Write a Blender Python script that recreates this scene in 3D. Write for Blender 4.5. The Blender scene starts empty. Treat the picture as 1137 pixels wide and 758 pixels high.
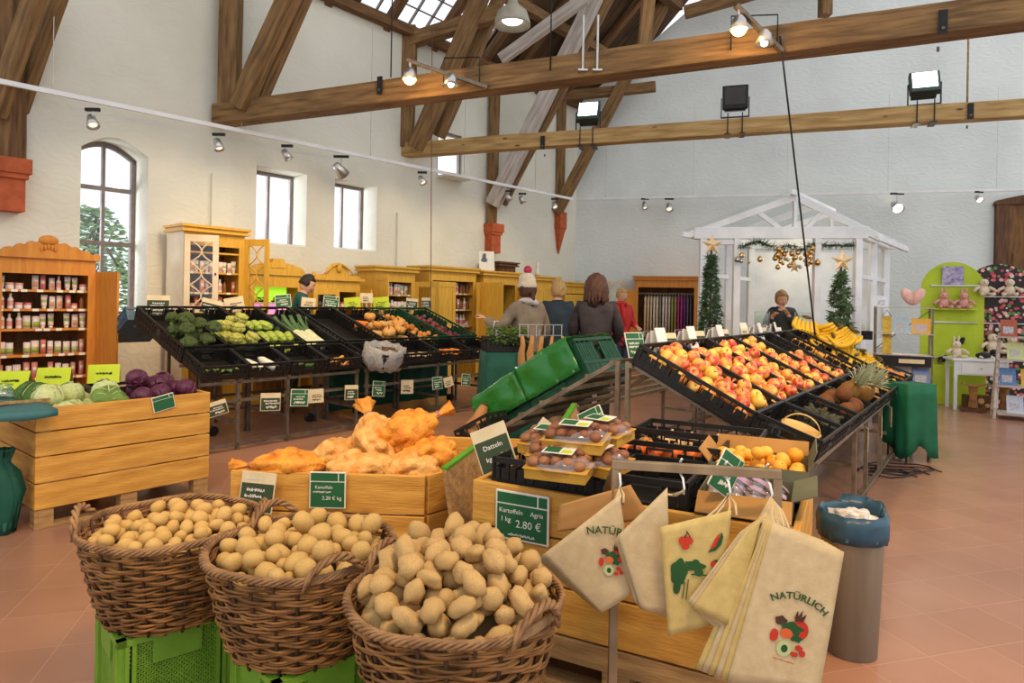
import bpy, bmesh, math, random
from mathutils import Matrix, Vector, noise as mnoise
PI = math.pi
rnd = random.Random(7)
scene = bpy.context.scene
COL = scene.collection
F, TH, HC, CX, HY = 740.0, .018, 1.42, 568.5, 335.0

# ---------------------------------------------------------------- measuring helpers (photo position -> place in the hall)
def uv(x, y):
    u = x - CX; v = y - HY
    return u + TH * v, v - TH * u
def atz(x, y, z):
    u, v = uv(x, y); Y = (HC - z) * F / v
    return Vector((u / F * Y, Y, z))
def aty(x, y, Y):
    u, v = uv(x, y)
    return Vector((u / F * Y, Y, HC - v / F * Y))
def onp(x, y, P, d):
    u, v = uv(x, y); dx = u / F
    n = (d[1], -d[0])
    k = (P[0] * n[0] + P[1] * n[1]) / (dx * n[0] + n[1])
    return Vector((dx * k, k, HC - v / F * k))
AA = math.atan(602 / 740.0)
D1 = (math.sin(AA), math.cos(AA)); D2 = (math.cos(AA), -math.sin(AA))
YAW = math.atan2(D1[1], D1[0])
def unst(s, t, z=0.0):
    return Vector((s * D1[0] + t * D2[0], s * D1[1] + t * D2[1], z))
def st(p):
    return p[0] * D1[0] + p[1] * D1[1], p[0] * D2[0] + p[1] * D2[1]
def att(x, y, t):
    return onp(x, y, unst(0, t), D1)

# ---------------------------------------------------------------- mesh builder
class MB:
    def __init__(s):
        s.v = []; s.f = []; s.m = []
    def add(s, vs, fs, mi=0):
        b = len(s.v); s.v += [tuple(p) for p in vs]
        s.f += [tuple(i + b for i in q) for q in fs]; s.m += [mi] * len(fs)
        return s
    def box(s, c, d, R=None, mi=0):
        x, y, z = d[0] / 2, d[1] / 2, d[2] / 2
        vs = [Vector(p) for p in ((-x,-y,-z),(x,-y,-z),(x,y,-z),(-x,y,-z),(-x,-y,z),(x,-y,z),(x,y,z),(-x,y,z))]
        if R is not None: vs = [R @ p for p in vs]
        c = Vector(c)
        return s.add([p + c for p in vs], [(0,3,2,1),(4,5,6,7),(0,1,5,4),(1,2,6,5),(2,3,7,6),(3,0,4,7)], mi)
    def bb(s, x0, x1, y0, y1, z0, z1, mi=0):
        return s.box(((x0+x1)/2,(y0+y1)/2,(z0+z1)/2), (abs(x1-x0),abs(y1-y0),abs(z1-z0)), None, mi)
    def bar(s, p0, p1, w, h, mi=0):
        p0 = Vector(p0); p1 = Vector(p1); d = p1 - p0
        M = frame(d)
        return s.box((p0 + p1) / 2, (d.length, w, h), M, mi)
    def cyl(s, p0, p1, r0, r1=None, n=10, mi=0):
        r1 = r0 if r1 is None else r1
        p0 = Vector(p0); p1 = Vector(p1); M = frame(p1 - p0); vs = []
        for p, r in ((p0, r0), (p1, r1)):
            for i in range(n):
                a = 2 * PI * i / n
                vs.append(p + M @ Vector((0, r * math.cos(a), r * math.sin(a))))
        fs = [(i, (i + 1) % n, n + (i + 1) % n, n + i) for i in range(n)]
        fs += [tuple(range(n - 1, -1, -1)), tuple(range(n, 2 * n))]
        return s.add(vs, fs, mi)
    def tube(s, pts, r, n=6, closed=False, mi=0):
        pts = [Vector(p) for p in pts]; N = len(pts); vs = []; fs = []
        rr = r if callable(r) else (lambda k: r)
        up = Vector((0.13, 0.21, 1)).normalized()
        for k in range(N):
            a = pts[(k - 1) % N] if (closed or k > 0) else pts[k]
            b = pts[(k + 1) % N] if (closed or k < N - 1) else pts[k]
            t = (b - a)
            if t.length < 1e-9: t = Vector((1, 0, 0))
            t.normalize()
            x = t.cross(up)
            if x.length < .05: x = t.cross(Vector((1, 0, 0)))
            x.normalize(); y = t.cross(x)
            for i in range(n):
                an = 2 * PI * i / n
                vs.append(pts[k] + (x * math.cos(an) + y * math.sin(an)) * rr(k / max(1, N - 1)))
        for k in range(N if closed else N - 1):
            k2 = (k + 1) % N
            for i in range(n):
                j = (i + 1) % n
                fs.append((k * n + i, k * n + j, k2 * n + j, k2 * n + i))
        if not closed:
            fs.append(tuple(range(n - 1, -1, -1))); fs.append(tuple((N - 1) * n + i for i in range(n)))
        return s.add(vs, fs, mi)
    def lathe(s, prof, n=24, c=(0, 0, 0), mi=0, sx=1, sy=1):
        vs = []; fs = []; c = Vector(c)
        for r, z in prof:
            for i in range(n):
                a = 2 * PI * i / n
                vs.append(c + Vector((r * math.cos(a) * sx, r * math.sin(a) * sy, z)))
        for k in range(len(prof) - 1):
            for i in range(n):
                j = (i + 1) % n
                fs.append((k * n + i, k * n + j, (k + 1) * n + j, (k + 1) * n + i))
        return s.add(vs, fs, mi)
    def ell(s, c, r, nu=14, nv=9, R=None, fn=None, mi=0):
        c = Vector(c); vs = [Vector((0, 0, -1))]
        for k in range(1, nv):
            ph = -PI / 2 + PI * k / nv
            for i in range(nu):
                a = 2 * PI * i / nu
                vs.append(Vector((math.cos(ph) * math.cos(a), math.cos(ph) * math.sin(a), math.sin(ph))))
        vs.append(Vector((0, 0, 1))); o = []
        for p in vs:
            q = Vector((p.x * r[0], p.y * r[1], p.z * r[2]))
            if fn: q = fn(p, q)
            if R is not None: q = R @ q
            o.append(q + c)
        fs = [(0, 1 + (i + 1) % nu, 1 + i) for i in range(nu)]
        for k in range(nv - 2):
            b = 1 + k * nu
            for i in range(nu):
                j = (i + 1) % nu
                fs.append((b + i, b + j, b + nu + j, b + nu + i))
        b = 1 + (nv - 2) * nu; t = len(vs) - 1
        fs += [(b + i, b + (i + 1) % nu, t) for i in range(nu)]
        return s.add(o, fs, mi)
    def prism(s, poly, h, M=None, mi=0):
        n = len(poly)
        vs = [Vector((p[0], p[1], 0)) for p in poly] + [Vector((p[0], p[1], h)) for p in poly]
        if M is not None: vs = [M @ p for p in vs]
        fs = [tuple(range(n - 1, -1, -1)), tuple(range(n, 2 * n))] + [(i, (i + 1) % n, n + (i + 1) % n, n + i) for i in range(n)]
        return s.add(vs, fs, mi)
    def xz(s, poly, y0, y1, mi=0):          # outline in x,z pushed from y0 to y1
        M = Matrix(((1,0,0,0),(0,0,1,y0),(0,1,0,0),(0,0,0,1)))
        return s.prism(poly, y1 - y0, M, mi)
    def yz(s, poly, x0, x1, mi=0):
        M = Matrix(((0,0,1,x0),(1,0,0,0),(0,1,0,0),(0,0,0,1)))
        return s.prism(poly, x1 - x0, M, mi)
    def sheet(s, g, th=.003, mi=0):         # grid of points -> cloth with thickness
        nu = len(g); nv = len(g[0]); P = [[Vector(p) for p in row] for row in g]; top = []; bot = []
        for i in range(nu):
            for j in range(nv):
                a = P[min(i + 1, nu - 1)][j] - P[max(i - 1, 0)][j]; b = P[i][min(j + 1, nv - 1)] - P[i][max(j - 1, 0)]
                nn = a.cross(b)
                if nn.length > 1e-12: nn.normalize()
                top.append(P[i][j] + nn * th / 2); bot.append(P[i][j] - nn * th / 2)
        N = nu * nv; fs = []
        for i in range(nu - 1):
            for j in range(nv - 1):
                a, b, c, d = i * nv + j, (i + 1) * nv + j, (i + 1) * nv + j + 1, i * nv + j + 1
                fs.append((a, b, c, d)); fs.append((N + d, N + c, N + b, N + a))
        for i in range(nu - 1):
            for j, fl in ((0, 1), (nv - 1, 0)):
                a, b = i * nv + j, (i + 1) * nv + j
                fs.append((a, N + a, N + b, b) if fl else (b, N + b, N + a, a))
        for j in range(nv - 1):
            for i, fl in ((0, 0), (nu - 1, 1)):
                a, b = i * nv + j, i * nv + j + 1
                fs.append((a, N + a, N + b, b) if fl else (b, N + b, N + a, a))
        return s.add(top + bot, fs, mi)
    def mesh(s, name, smooth=False, mats=()):
        me = bpy.data.meshes.new(name); me.from_pydata(s.v, [], s.f)
        for m in mats: me.materials.append(m)
        if len(mats) > 1: me.polygons.foreach_set('material_index', s.m)
        bm = bmesh.new(); bm.from_mesh(me); bmesh.ops.recalc_face_normals(bm, faces=bm.faces); bm.to_mesh(me); bm.free()
        if smooth: me.polygons.foreach_set('use_smooth', [True] * len(me.polygons))
        me.update(); return me
def frame(d):
    d = Vector(d).normalized()
    up = Vector((0, 0, 1)) if abs(d.z) < .98 else Vector((0, 1, 0))
    y = up.cross(d).normalized(); z = d.cross(y)
    return Matrix((d, y, z)).transposed()

def obj(name, mb, mat, parent=None, smooth=False, loc=None, rot=None, bevel=0):
    mats = mat if isinstance(mat, (list, tuple)) else [mat]
    me = mb if isinstance(mb, bpy.types.Mesh) else mb.mesh(name, smooth, mats)
    o = bpy.data.objects.new(name, me); COL.objects.link(o)
    if parent is not None: o.parent = parent
    if loc is not None: o.location = loc
    if rot is not None: o.rotation_euler = rot
    if bevel:
        b = o.modifiers.new('b', 'BEVEL'); b.width = bevel; b.segments = 2; b.limit_method = 'ANGLE'
    return o
def tag(o, label, cat, group=None, kind=None):
    o['label'] = label; o['category'] = cat
    if group: o['group'] = group
    if kind: o['kind'] = kind
    return o
def thing(name, label, cat, loc=(0, 0, 0), rz=0.0, group=None, M=None):
    o = bpy.data.objects.new(name, None); COL.objects.link(o); o.empty_display_size = .1
    if M is not None: o.matrix_world = M
    else: o.location = loc; o.rotation_euler = (0, 0, rz)
    return tag(o, label, cat, group)
def struct(name, mb, mat, smooth=False):
    o = obj(name, mb, mat, None, smooth); o['kind'] = 'structure'; return o
KIDS = {}
def kids(o):
    return [c for c in COL.objects if c.parent == o]
def dup(root, loc=None, rz=None, label=None, group=None, M=None, ch=None, scale=None):
    r = root.copy(); COL.objects.link(r)
    if M is not None: r.matrix_world = M
    if loc is not None: r.location = loc
    if rz is not None: r.rotation_euler = (0, 0, rz) if not isinstance(rz, (tuple, list)) else rz
    if scale is not None: r.scale = (scale,) * 3 if not isinstance(scale, (tuple, list)) else scale
    if label: r['label'] = label
    if group: r['group'] = group
    for c in (root.children if ch is None else ch):
        d = c.copy(); COL.objects.link(d); d.parent = r
        for g in c.children:
            e = g.copy(); COL.objects.link(e); e.parent = d
    return r
def TR(loc, yaw=0, pitch=0, roll=0, scale=1):
    return Matrix.Translation(Vector(loc)) @ Matrix.Rotation(yaw, 4, 'Z') @ Matrix.Rotation(pitch, 4, 'Y') @ Matrix.Rotation(roll, 4, 'X') @ Matrix.Scale(scale, 4)
def baked(o):
    COL.objects.link(o) if o.name not in COL.objects else None
    dg = bpy.context.evaluated_depsgraph_get(); dg.update()
    me = bpy.data.meshes.new_from_object(o.evaluated_get(dg)); return me
def drop(o):
    d = o.data; bpy.data.objects.remove(o)
    if isinstance(d, bpy.types.Mesh): bpy.data.meshes.remove(d)
    elif d is not None: bpy.data.curves.remove(d)
TXT = {}
def text(s, size, mat, parent, loc, rot=(PI / 2, 0, 0), align='CENTER', name='writing', sx=1.0):
    key = (s, size, align, mat.name)
    if key not in TXT:
        cu = bpy.data.curves.new('t', 'FONT'); cu.body = s; cu.size = size; cu.align_x = align; cu.extrude = .0006; cu.resolution_u = 2
        o = bpy.data.objects.new('t', cu); COL.objects.link(o)
        me = baked(o); drop(o); me.name = name; me.materials.clear(); me.materials.append(mat); TXT[key] = me
    o = obj(name, TXT[key], mat, parent, loc=loc, rot=rot)
    o.scale = (sx, 1, 1); return o
def skinmesh(verts, edges, radii, sub=2, root=0):
    me = bpy.data.meshes.new('sk'); me.from_pydata(verts, edges, []); o = bpy.data.objects.new('sk', me); COL.objects.link(o)
    o.modifiers.new('s', 'SKIN')
    for i, r in enumerate(radii):
        d = me.skin_vertices[0].data[i]
        d.radius = (r, r) if not isinstance(r, (tuple, list)) else r
        d.use_root = (i == root)
    m = o.modifiers.new('u', 'SUBSURF'); m.levels = sub; m.render_levels = sub
    r = baked(o); drop(o); return r
def meshdata(me):
    return [v.co.copy() for v in me.vertices], [tuple(p.vertices) for p in me.polygons]
def remesh(mb, vox, smooth_it=2):
    me = mb.mesh('rm'); o = bpy.data.objects.new('rm', me); COL.objects.link(o)
    m = o.modifiers.new('r', 'REMESH'); m.mode = 'VOXEL'; m.voxel_size = vox
    if smooth_it:
        k = o.modifiers.new('sm', 'SMOOTH'); k.iterations = smooth_it; k.factor = .5
    r = baked(o); drop(o); r.polygons.foreach_set('use_smooth', [True] * len(r.polygons)); return r

# ---------------------------------------------------------------- materials
def lin(c):
    return tuple(((x / 255) / 12.92 if x / 255 <= .04045 else ((x / 255 + .055) / 1.055) ** 2.4) for x in c[:3])
MATS = {}
def mat(name, col, col2=None, rough=.6, scale=6, stretch=(1, 1, 1), bump=0, bscale=None, metal=0, rnd2=None, trans=0, alpha=1, emit=None, estr=0, detail=4, spec=.4, contrast=(.3, .7), ior=1.45, sub=0, sheen=0, knots=None):
    if name in MATS: return MATS[name]
    m = bpy.data.materials.new(name); m.use_nodes = True; nt = m.node_tree; N = nt.nodes; L = nt.links
    b = N['Principled BSDF']; MATS[name] = m
    b.inputs['Roughness'].default_value = rough; b.inputs['Metallic'].default_value = metal
    b.inputs['Specular IOR Level'].default_value = spec; b.inputs['IOR'].default_value = ior
    c1 = lin(col); c2 = lin(col2) if col2 else tuple(x * .72 for x in c1)
    tc = N.new('ShaderNodeTexCoord'); mp = N.new('ShaderNodeMapping'); mp.inputs['Scale'].default_value = stretch
    L.new(tc.outputs['Object'], mp.inputs['Vector'])
    nz = N.new('ShaderNodeTexNoise'); nz.inputs['Scale'].default_value = scale; nz.inputs['Detail'].default_value = detail
    L.new(mp.outputs['Vector'], nz.inputs['Vector'])
    rp = N.new('ShaderNodeValToRGB'); rp.color_ramp.elements[0].position = contrast[0]; rp.color_ramp.elements[1].position = contrast[1]
    rp.color_ramp.elements[0].color = c2 + (1,); rp.color_ramp.elements[1].color = c1 + (1,)
    L.new(nz.outputs['Fac'], rp.inputs['Fac']); out = rp.outputs['Color']
    if rnd2:
        oi = N.new('ShaderNodeObjectInfo'); mx = N.new('ShaderNodeMix'); mx.data_type = 'RGBA'; mx.inputs[7].default_value = lin(rnd2) + (1,)
        L.new(oi.outputs['Random'], mx.inputs['Factor']); L.new(out, mx.inputs[6]); out = mx.outputs[2]
        va = N.new('ShaderNodeVectorMath'); va.operation = 'ADD'; L.new(mp.outputs['Vector'], va.inputs[0])
        cb = N.new('ShaderNodeMath'); cb.operation = 'MULTIPLY'; cb.inputs[1].default_value = 37.0; L.new(oi.outputs['Random'], cb.inputs[0])
        L.new(cb.outputs[0], va.inputs[1]); L.new(va.outputs[0], nz.inputs['Vector'])
    if knots:
        mk = N.new('ShaderNodeMapping'); mk.inputs['Scale'].default_value = (2.4, 6, 6); L.new(tc.outputs['Object'], mk.inputs['Vector'])
        vo = N.new('ShaderNodeTexVoronoi'); vo.inputs['Scale'].default_value = 1.0; L.new(mk.outputs[0], vo.inputs['Vector'])
        kr = N.new('ShaderNodeValToRGB'); kr.color_ramp.elements[0].position = .07; kr.color_ramp.elements[0].color = (1, 1, 1, 1); kr.color_ramp.elements[1].position = .15; kr.color_ramp.elements[1].color = (0, 0, 0, 1); L.new(vo.outputs['Distance'], kr.inputs[0])
        km = N.new('ShaderNodeMix'); km.data_type = 'RGBA'; km.inputs[7].default_value = lin(knots) + (1,); L.new(kr.outputs[0], km.inputs[0]); L.new(out, km.inputs[6]); out = km.outputs[2]
    L.new(out, b.inputs['Base Color'])
    if bump:
        nb = N.new('ShaderNodeTexNoise'); nb.inputs['Scale'].default_value = bscale or scale * 3; nb.inputs['Detail'].default_value = 5
        L.new(mp.outputs['Vector'], nb.inputs['Vector'])
        bp = N.new('ShaderNodeBump'); bp.inputs['Strength'].default_value = bump; bp.inputs['Distance'].default_value = .02
        L.new(nb.outputs['Fac'], bp.inputs['Height']); L.new(bp.outputs['Normal'], b.inputs['Normal'])
    if trans: b.inputs['Transmission Weight'].default_value = trans
    if alpha < 1: b.inputs['Alpha'].default_value = alpha
    if sub:
        b.inputs['Subsurface Weight'].default_value = sub; b.inputs['Subsurface Radius'].default_value = (.03, .015, .008)
    if emit:
        b.inputs['Emission Color'].default_value = lin(emit) + (1,); b.inputs['Emission Strength'].default_value = estr
    return m
def glass(name, tint=(235, 245, 245), mixf=.12, rough=.02):
    if name in MATS: return MATS[name]
    m = bpy.data.materials.new(name); m.use_nodes = True; nt = m.node_tree; N = nt.nodes; L = nt.links; N.clear(); MATS[name] = m
    o = N.new('ShaderNodeOutputMaterial'); t = N.new('ShaderNodeBsdfTransparent'); t.inputs[0].default_value = lin(tint) + (1,)
    g = N.new('ShaderNodeBsdfGlossy'); g.inputs['Roughness'].default_value = rough
    x = N.new('ShaderNodeMixShader'); x.inputs[0].default_value = mixf
    L.new(t.outputs[0], x.inputs[1]); L.new(g.outputs[0], x.inputs[2]); L.new(x.outputs[0], o.inputs[0]); return m
W_BOX = mat('box_wood', (224, 170, 78), (190, 134, 54), .62, 3.0, (1.2, 9, 9), .25, 14, knots=(128, 78, 32))
W_END = mat('box_wood_grey', (188, 150, 96), (140, 104, 62), .7, 4, (1.2, 9, 9), .2)
W_OLD = mat('old_timber', (152, 118, 74), (98, 72, 44), .8, 2.2, (1, 10, 10), .6, 10)
W_LIT = mat('floodlit_timber', (196, 164, 108), (150, 118, 70), .8, 2.2, (1, 10, 10), .5, 10, knots=(104, 72, 40))  # old timber lightened: floodlight on the farther beam put into the colour
W_OLD2 = mat('dark_timber', (134, 98, 62), (84, 60, 38), .85, 2.2, (1, 10, 10), .5, 10)
W_GREY = mat('pale_timber', (205, 196, 186), (160, 148, 134), .8, 2.2, (1, 10, 10), .4, 10)
W_ROOF = mat('roof_boards', (104, 78, 52), (58, 44, 30), .85, 1.5, (10, 1, 10), .4, 8)
W_CABO = mat('orange_pine', (212, 144, 56), (192, 120, 42), .5, 3, (9, 9, 1.2), .1)
W_CABY = mat('golden_pine', (222, 176, 66), (206, 156, 52), .5, 3, (9, 9, 1.2), .1)
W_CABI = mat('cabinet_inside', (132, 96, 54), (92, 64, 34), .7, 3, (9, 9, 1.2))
W_CABP = mat('cream_paint', (236, 222, 190), (214, 194, 156), .5, 3)
W_WHITE = mat('white_paint', (238, 240, 238), (220, 224, 224), .5, 4)
W_DARK = mat('walnut', (112, 74, 42), (72, 46, 26), .6, 3, (9, 9, 1.2))
W_DOOR = mat('door_wood', (130, 88, 36), (92, 58, 22), .5, 3, (9, 9, 1.2))
BLACK = mat('black_plastic', (34, 33, 31), (24, 23, 22), .42, 20, bump=.05)
DGREEN = mat('dark_green_plastic', (22, 78, 52), (16, 58, 40), .45, 20)
LGREEN = mat('light_green_plastic', (122, 166, 52), (102, 146, 42), .45, 10)
BLUEP = mat('blue_plastic', (66, 106, 128), (48, 80, 100), .45, 10)
METAL = mat('painted_steel', (128, 116, 100), (96, 86, 74), .45, 12, metal=.6)
STEEL = mat('brushed_steel', (186, 178, 168), (150, 142, 134), .35, 3, (1, 1, 12), metal=.85)
WHITEM = mat('white_metal', (236, 236, 232), (222, 222, 218), .4, 4)
BLKM = mat('black_metal', (40, 38, 36), (28, 27, 26), .4, 10, metal=.4)
SILVER = mat('lamp_silver', (200, 198, 192), (170, 168, 164), .3, 6, metal=.8)
BOARDG = mat('chalk_green', (40, 104, 62), (34, 92, 54), .6, 8)
BOARDD = mat('chalk_dark', (60, 76, 50), (48, 62, 42), .7, 8)
BOARDY = mat('lime_card', (196, 214, 44), (182, 200, 36), .6, 8)
BOARDC = mat('cream_card', (222, 208, 170), (204, 188, 148), .7, 8)
SIGNW = mat('sign_white', (238, 234, 216), (224, 218, 198), .6, 8)
CHALK = mat('chalk', (240, 238, 226), (226, 222, 208), .9, 8)
INK = mat('ink_green', (34, 72, 44), (28, 60, 36), .9, 8)
INKD = mat('ink_dark', (70, 64, 52), (54, 50, 42), .9, 8)
# ================================================================ THE SETTING
def floor_mat():
    m = bpy.data.materials.new('clay_tiles'); m.use_nodes = True; N = m.node_tree.nodes; L = m.node_tree.links; b = N['Principled BSDF']
    tc = N.new('ShaderNodeTexCoord'); mp = N.new('ShaderNodeMapping'); mp.inputs['Rotation'].default_value = (0, 0, -.277); mp.inputs['Location'].default_value = (.07, .02, 0)
    L.new(tc.outputs['Object'], mp.inputs[0])
    br = N.new('ShaderNodeTexBrick'); br.offset = 0; br.inputs['Scale'].default_value = 1; br.inputs['Brick Width'].default_value = .31; br.inputs['Row Height'].default_value = .31
    br.inputs['Mortar Size'].default_value = .0035; br.inputs['Mortar Smooth'].default_value = .3
    br.inputs['Color1'].default_value = lin((172, 128, 102)) + (1,); br.inputs['Color2'].default_value = lin((165, 121, 96)) + (1,); br.inputs['Mortar'].default_value = lin((180, 140, 114)) + (1,)
    L.new(mp.outputs[0], br.inputs['Vector'])
    nz = N.new('ShaderNodeTexNoise'); nz.inputs['Scale'].default_value = 1.7; nz.inputs['Detail'].default_value = 6; L.new(tc.outputs['Object'], nz.inputs[0])
    mx = N.new('ShaderNodeMix'); mx.data_type = 'RGBA'; mx.blend_type = 'MULTIPLY'; mx.inputs[0].default_value = .45
    rp = N.new('ShaderNodeValToRGB'); rp.color_ramp.elements[0].color = (.62, .6, .6, 1); rp.color_ramp.elements[1].color = (1, 1, 1, 1); rp.color_ramp.elements[0].position = .3; rp.color_ramp.elements[1].position = .7
    L.new(nz.outputs[0], rp.inputs[0]); L.new(br.outputs['Color'], mx.inputs[6]); L.new(rp.outputs[0], mx.inputs[7]); L.new(mx.outputs[2], b.inputs['Base Color'])
    b.inputs['Roughness'].default_value = .27; b.inputs['Specular IOR Level'].default_value = .5
    bp = N.new('ShaderNodeBump'); bp.inputs['Strength'].default_value = .25; bp.inputs['Distance'].default_value = .004; L.new(br.outputs['Fac'], bp.inputs['Height']); bp.invert = True
    L.new(bp.outputs[0], b.inputs['Normal']); return m
def plaster(name, col, col2):
    m = mat(name, col, col2, .9, .9, contrast=(.25, .6)); N = m.node_tree.nodes; L = m.node_tree.links; b = N['Principled BSDF']
    tc = N.new('ShaderNodeTexCoord'); mp = N.new('ShaderNodeMapping'); mp.inputs['Scale'].default_value = (1, 1, 1.9); L.new(tc.outputs['Object'], mp.inputs[0])
    nz = N.new('ShaderNodeTexNoise'); nz.inputs['Scale'].default_value = 1.6; nz.inputs['Detail'].default_value = 2; L.new(mp.outputs[0], nz.inputs[0])
    ad = N.new('ShaderNodeVectorMath'); ad.operation = 'MULTIPLY_ADD'; ad.inputs[1].default_value = (.5, .5, .5); L.new(nz.outputs['Color'], ad.inputs[0]); L.new(mp.outputs[0], ad.inputs[2])
    vo = N.new('ShaderNodeTexVoronoi'); vo.inputs['Scale'].default_value = 3.2; L.new(ad.outputs[0], vo.inputs['Vector'])
    sn = N.new('ShaderNodeMath'); sn.operation = 'MULTIPLY'; sn.inputs[1].default_value = 17; L.new(vo.outputs['Distance'], sn.inputs[0])
    si = N.new('ShaderNodeMath'); si.operation = 'SINE'; L.new(sn.outputs[0], si.inputs[0])
    bp = N.new('ShaderNodeBump'); bp.inputs['Strength'].default_value = .10; bp.inputs['Distance'].default_value = .02; L.new(si.outputs[0], bp.inputs['Height']); L.new(bp.outputs[0], b.inputs['Normal'])
    return m
PL_L = plaster('plaster_warm', (224, 222, 205), (210, 207, 188))
PL_B = plaster('plaster_cool', (222, 228, 222), (208, 214, 209))
WFRAME = mat('window_frame_paint', (136, 126, 120), (112, 104, 98), .5, 8)
PANE = glass('window_glass', (255, 255, 255), .04)
SAND = mat('red_sandstone', (190, 98, 58), (160, 76, 44), .85, 9, bump=.2)

struct('floor', MB().bb(-9, 16, -3, 22, -.12, 0), floor_mat())

# long left wall with real openings; local x runs along the wall, y points outdoors
TW = -8.7
WO = unst(0, TW)
wl = MB()
opn = [(2.80, 3.53, .95, 3.12), (4.97, 5.78, 2.18, 3.27), (6.28, 7.11, 2.20, 3.29), (8.47, 9.12, 3.66, 4.52)]
ZT, TH_W = 6.05, .5
xs = -3.0
for a, b_, z0, z1 in opn:
    wl.bb(xs, a, 0, TH_W, 0, ZT)
    wl.bb(a, b_, 0, TH_W, 0, z0)
    if a > 3 or a < 2.7: wl.bb(a, b_, 0, TH_W, z1, ZT)
    else:
        poly = [(b_, z1)] + [(b_, ZT), (a, ZT), (a, z1)] + [(a + (b_ - a) * k / 10, z1 + .17 * math.sin(PI * k / 10)) for k in range(1, 10)]
        wl.xz(poly, 0, TH_W)
    xs = b_
wl.bb(xs, 13.3, 0, TH_W, 0, ZT)
wall_left = struct('wall_left', wl, PL_L); wall_left.location = WO; wall_left.rotation_euler = (0, 0, YAW)
def window(n, x0, x1, z0, z1, y, arch=0, bars_v=1, bars_h=()):
    o = bpy.data.objects.new('window_%d' % n, None); COL.objects.link(o); o['kind'] = 'structure'
    o.location = WO; o.rotation_euler = (0, 0, YAW)
    m = MB(); w = .05
    m.bb(x0, x0 + w, y, y + .06, z0, z1); m.bb(x1 - w, x1, y, y + .06, z0, z1); m.bb(x0 + w, x1 - w, y, y + .06, z0, z0 + w)
    if arch:
        pts = [(x0 + (x1 - x0) * k / 12, z1 + arch * math.sin(PI * k / 12)) for k in range(13)]
        poly = pts + [(x, z - .06) for x, z in reversed(pts)]; m.xz(poly, y, y + .06)
    else: m.bb(x0 + w, x1 - w, y, y + .06, z1 - w, z1)
    for k in range(bars_v):
        x = x0 + (x1 - x0) * (k + 1) / (bars_v + 1); m.bb(x - .018, x + .018, y + .005, y + .055, z0 + w, z1 + arch * .85)
    for z in bars_h: m.bb(x0 + w, x1 - w, y + .006, y + .054, z - .025, z + .025)
    obj('window_frame', m, WFRAME, o)
    g = MB()
    if arch: g.xz([(x0 + .02, z0)] + [(x1 - .02, z0)] + [(x0 + (x1 - x0) * k / 12, z1 - .03 + arch * math.sin(PI * k / 12)) for k in range(11, 0, -1)], y + .026, y + .032)
    else: g.bb(x0 + .02, x1 - .02, y + .026, y + .032, z0 + .02, z1 - .02)
    obj('pane', g, PANE, o)
    s = MB().bb(x0 - .0, x1 + .0, y - .36, y - .002, z0 - .0, z0 + .025); obj('window_sill', s, W_WHITE, o)
window(1, 2.80, 3.53, .95, 3.12, .36, .17, 1, (2.05, 2.72))
window(2, 4.97, 5.78, 2.18, 3.27, .36)
window(3, 6.28, 7.11, 2.20, 3.29, .36)
window(4, 8.47, 9.12, 3.66, 4.52, .03, bars_v=0)
# shallow niches and pilaster strips in the plaster
for k, (px, py, w, z0, z1) in enumerate(((246, 200, .30, 1.9, 3.05), (446, 250, .26, 1.95, 2.9))):
    s = st(att(px, py, TW))[0]
    m = MB().bb(s - w / 2, s + w / 2, -.05, .01, z0, z1)
    o = struct('trim_%d' % (k + 1), m, PL_L); o.location = WO; o.rotation_euler = (0, 0, YAW)

# far wall, running off to the right a little towards us
BC = Vector((1.46, 15.58, 0)); BE = Vector((.964, -.266, 0)); BY = math.atan2(BE.y, BE.x)
RS = .88
bw = MB().xz([(-.6, 0), (16, 0), (16, 5), (8.2, 12.6), (0, 6.05), (-.6, 5.5)], 0, .4)
wb = struct('wall_back', bw, PL_B); wb.location = BC; wb.rotation_euler = (0, 0, BY)
def onback(px, py, off=0):
    return onp(px, py, BC - Vector((BE.y, -BE.x, 0)) * -off * 1.0, BE)
# wooden door on the far wall
dl = onp(1104, 228, BC, BE); dxl = (dl - BC).dot(BE)
do = bpy.data.objects.new('door_1', None); COL.objects.link(do); do['kind'] = 'structure'; do.location = BC; do.rotation_euler = (0, 0, BY)
m = MB(); x0, x1, zt = dxl, dxl + 1.5, dl.z
m.bb(x0, x0 + .22, -.12, -.002, 0, zt); m.bb(x1 - .22, x1, -.12, -.002, 0, zt)
m.xz([(x0 - .04, zt), (x1 + .04, zt), (x1 + .04, zt + .06)] + [(x0 + (x1 - x0) * k / 8, zt + .08 + .12 * math.sin(PI * k / 8)) for k in range(8, -1, -1)], -.14, -.002)
obj('door_frame', m, W_DARK, do)
m = MB().bb(x0 + .22, x1 - .22, -.06, -.003, 0, zt)
for k in range(3):
    for q in range(2): m.bb(x0 + .3 + q * .5, x0 + .66 + q * .5, -.08, -.06, .15 + k * .85, .85 + k * .85)
obj('door_leaf', m, W_DOOR, do)
obj('door_handle', MB().bb(x0 + .27, x0 + .42, -.13, -.1, 1.03, 1.06).bb(x0 + .27, x0 + .29, -.1, -.055, 1.03, 1.06), SILVER, do)

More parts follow.
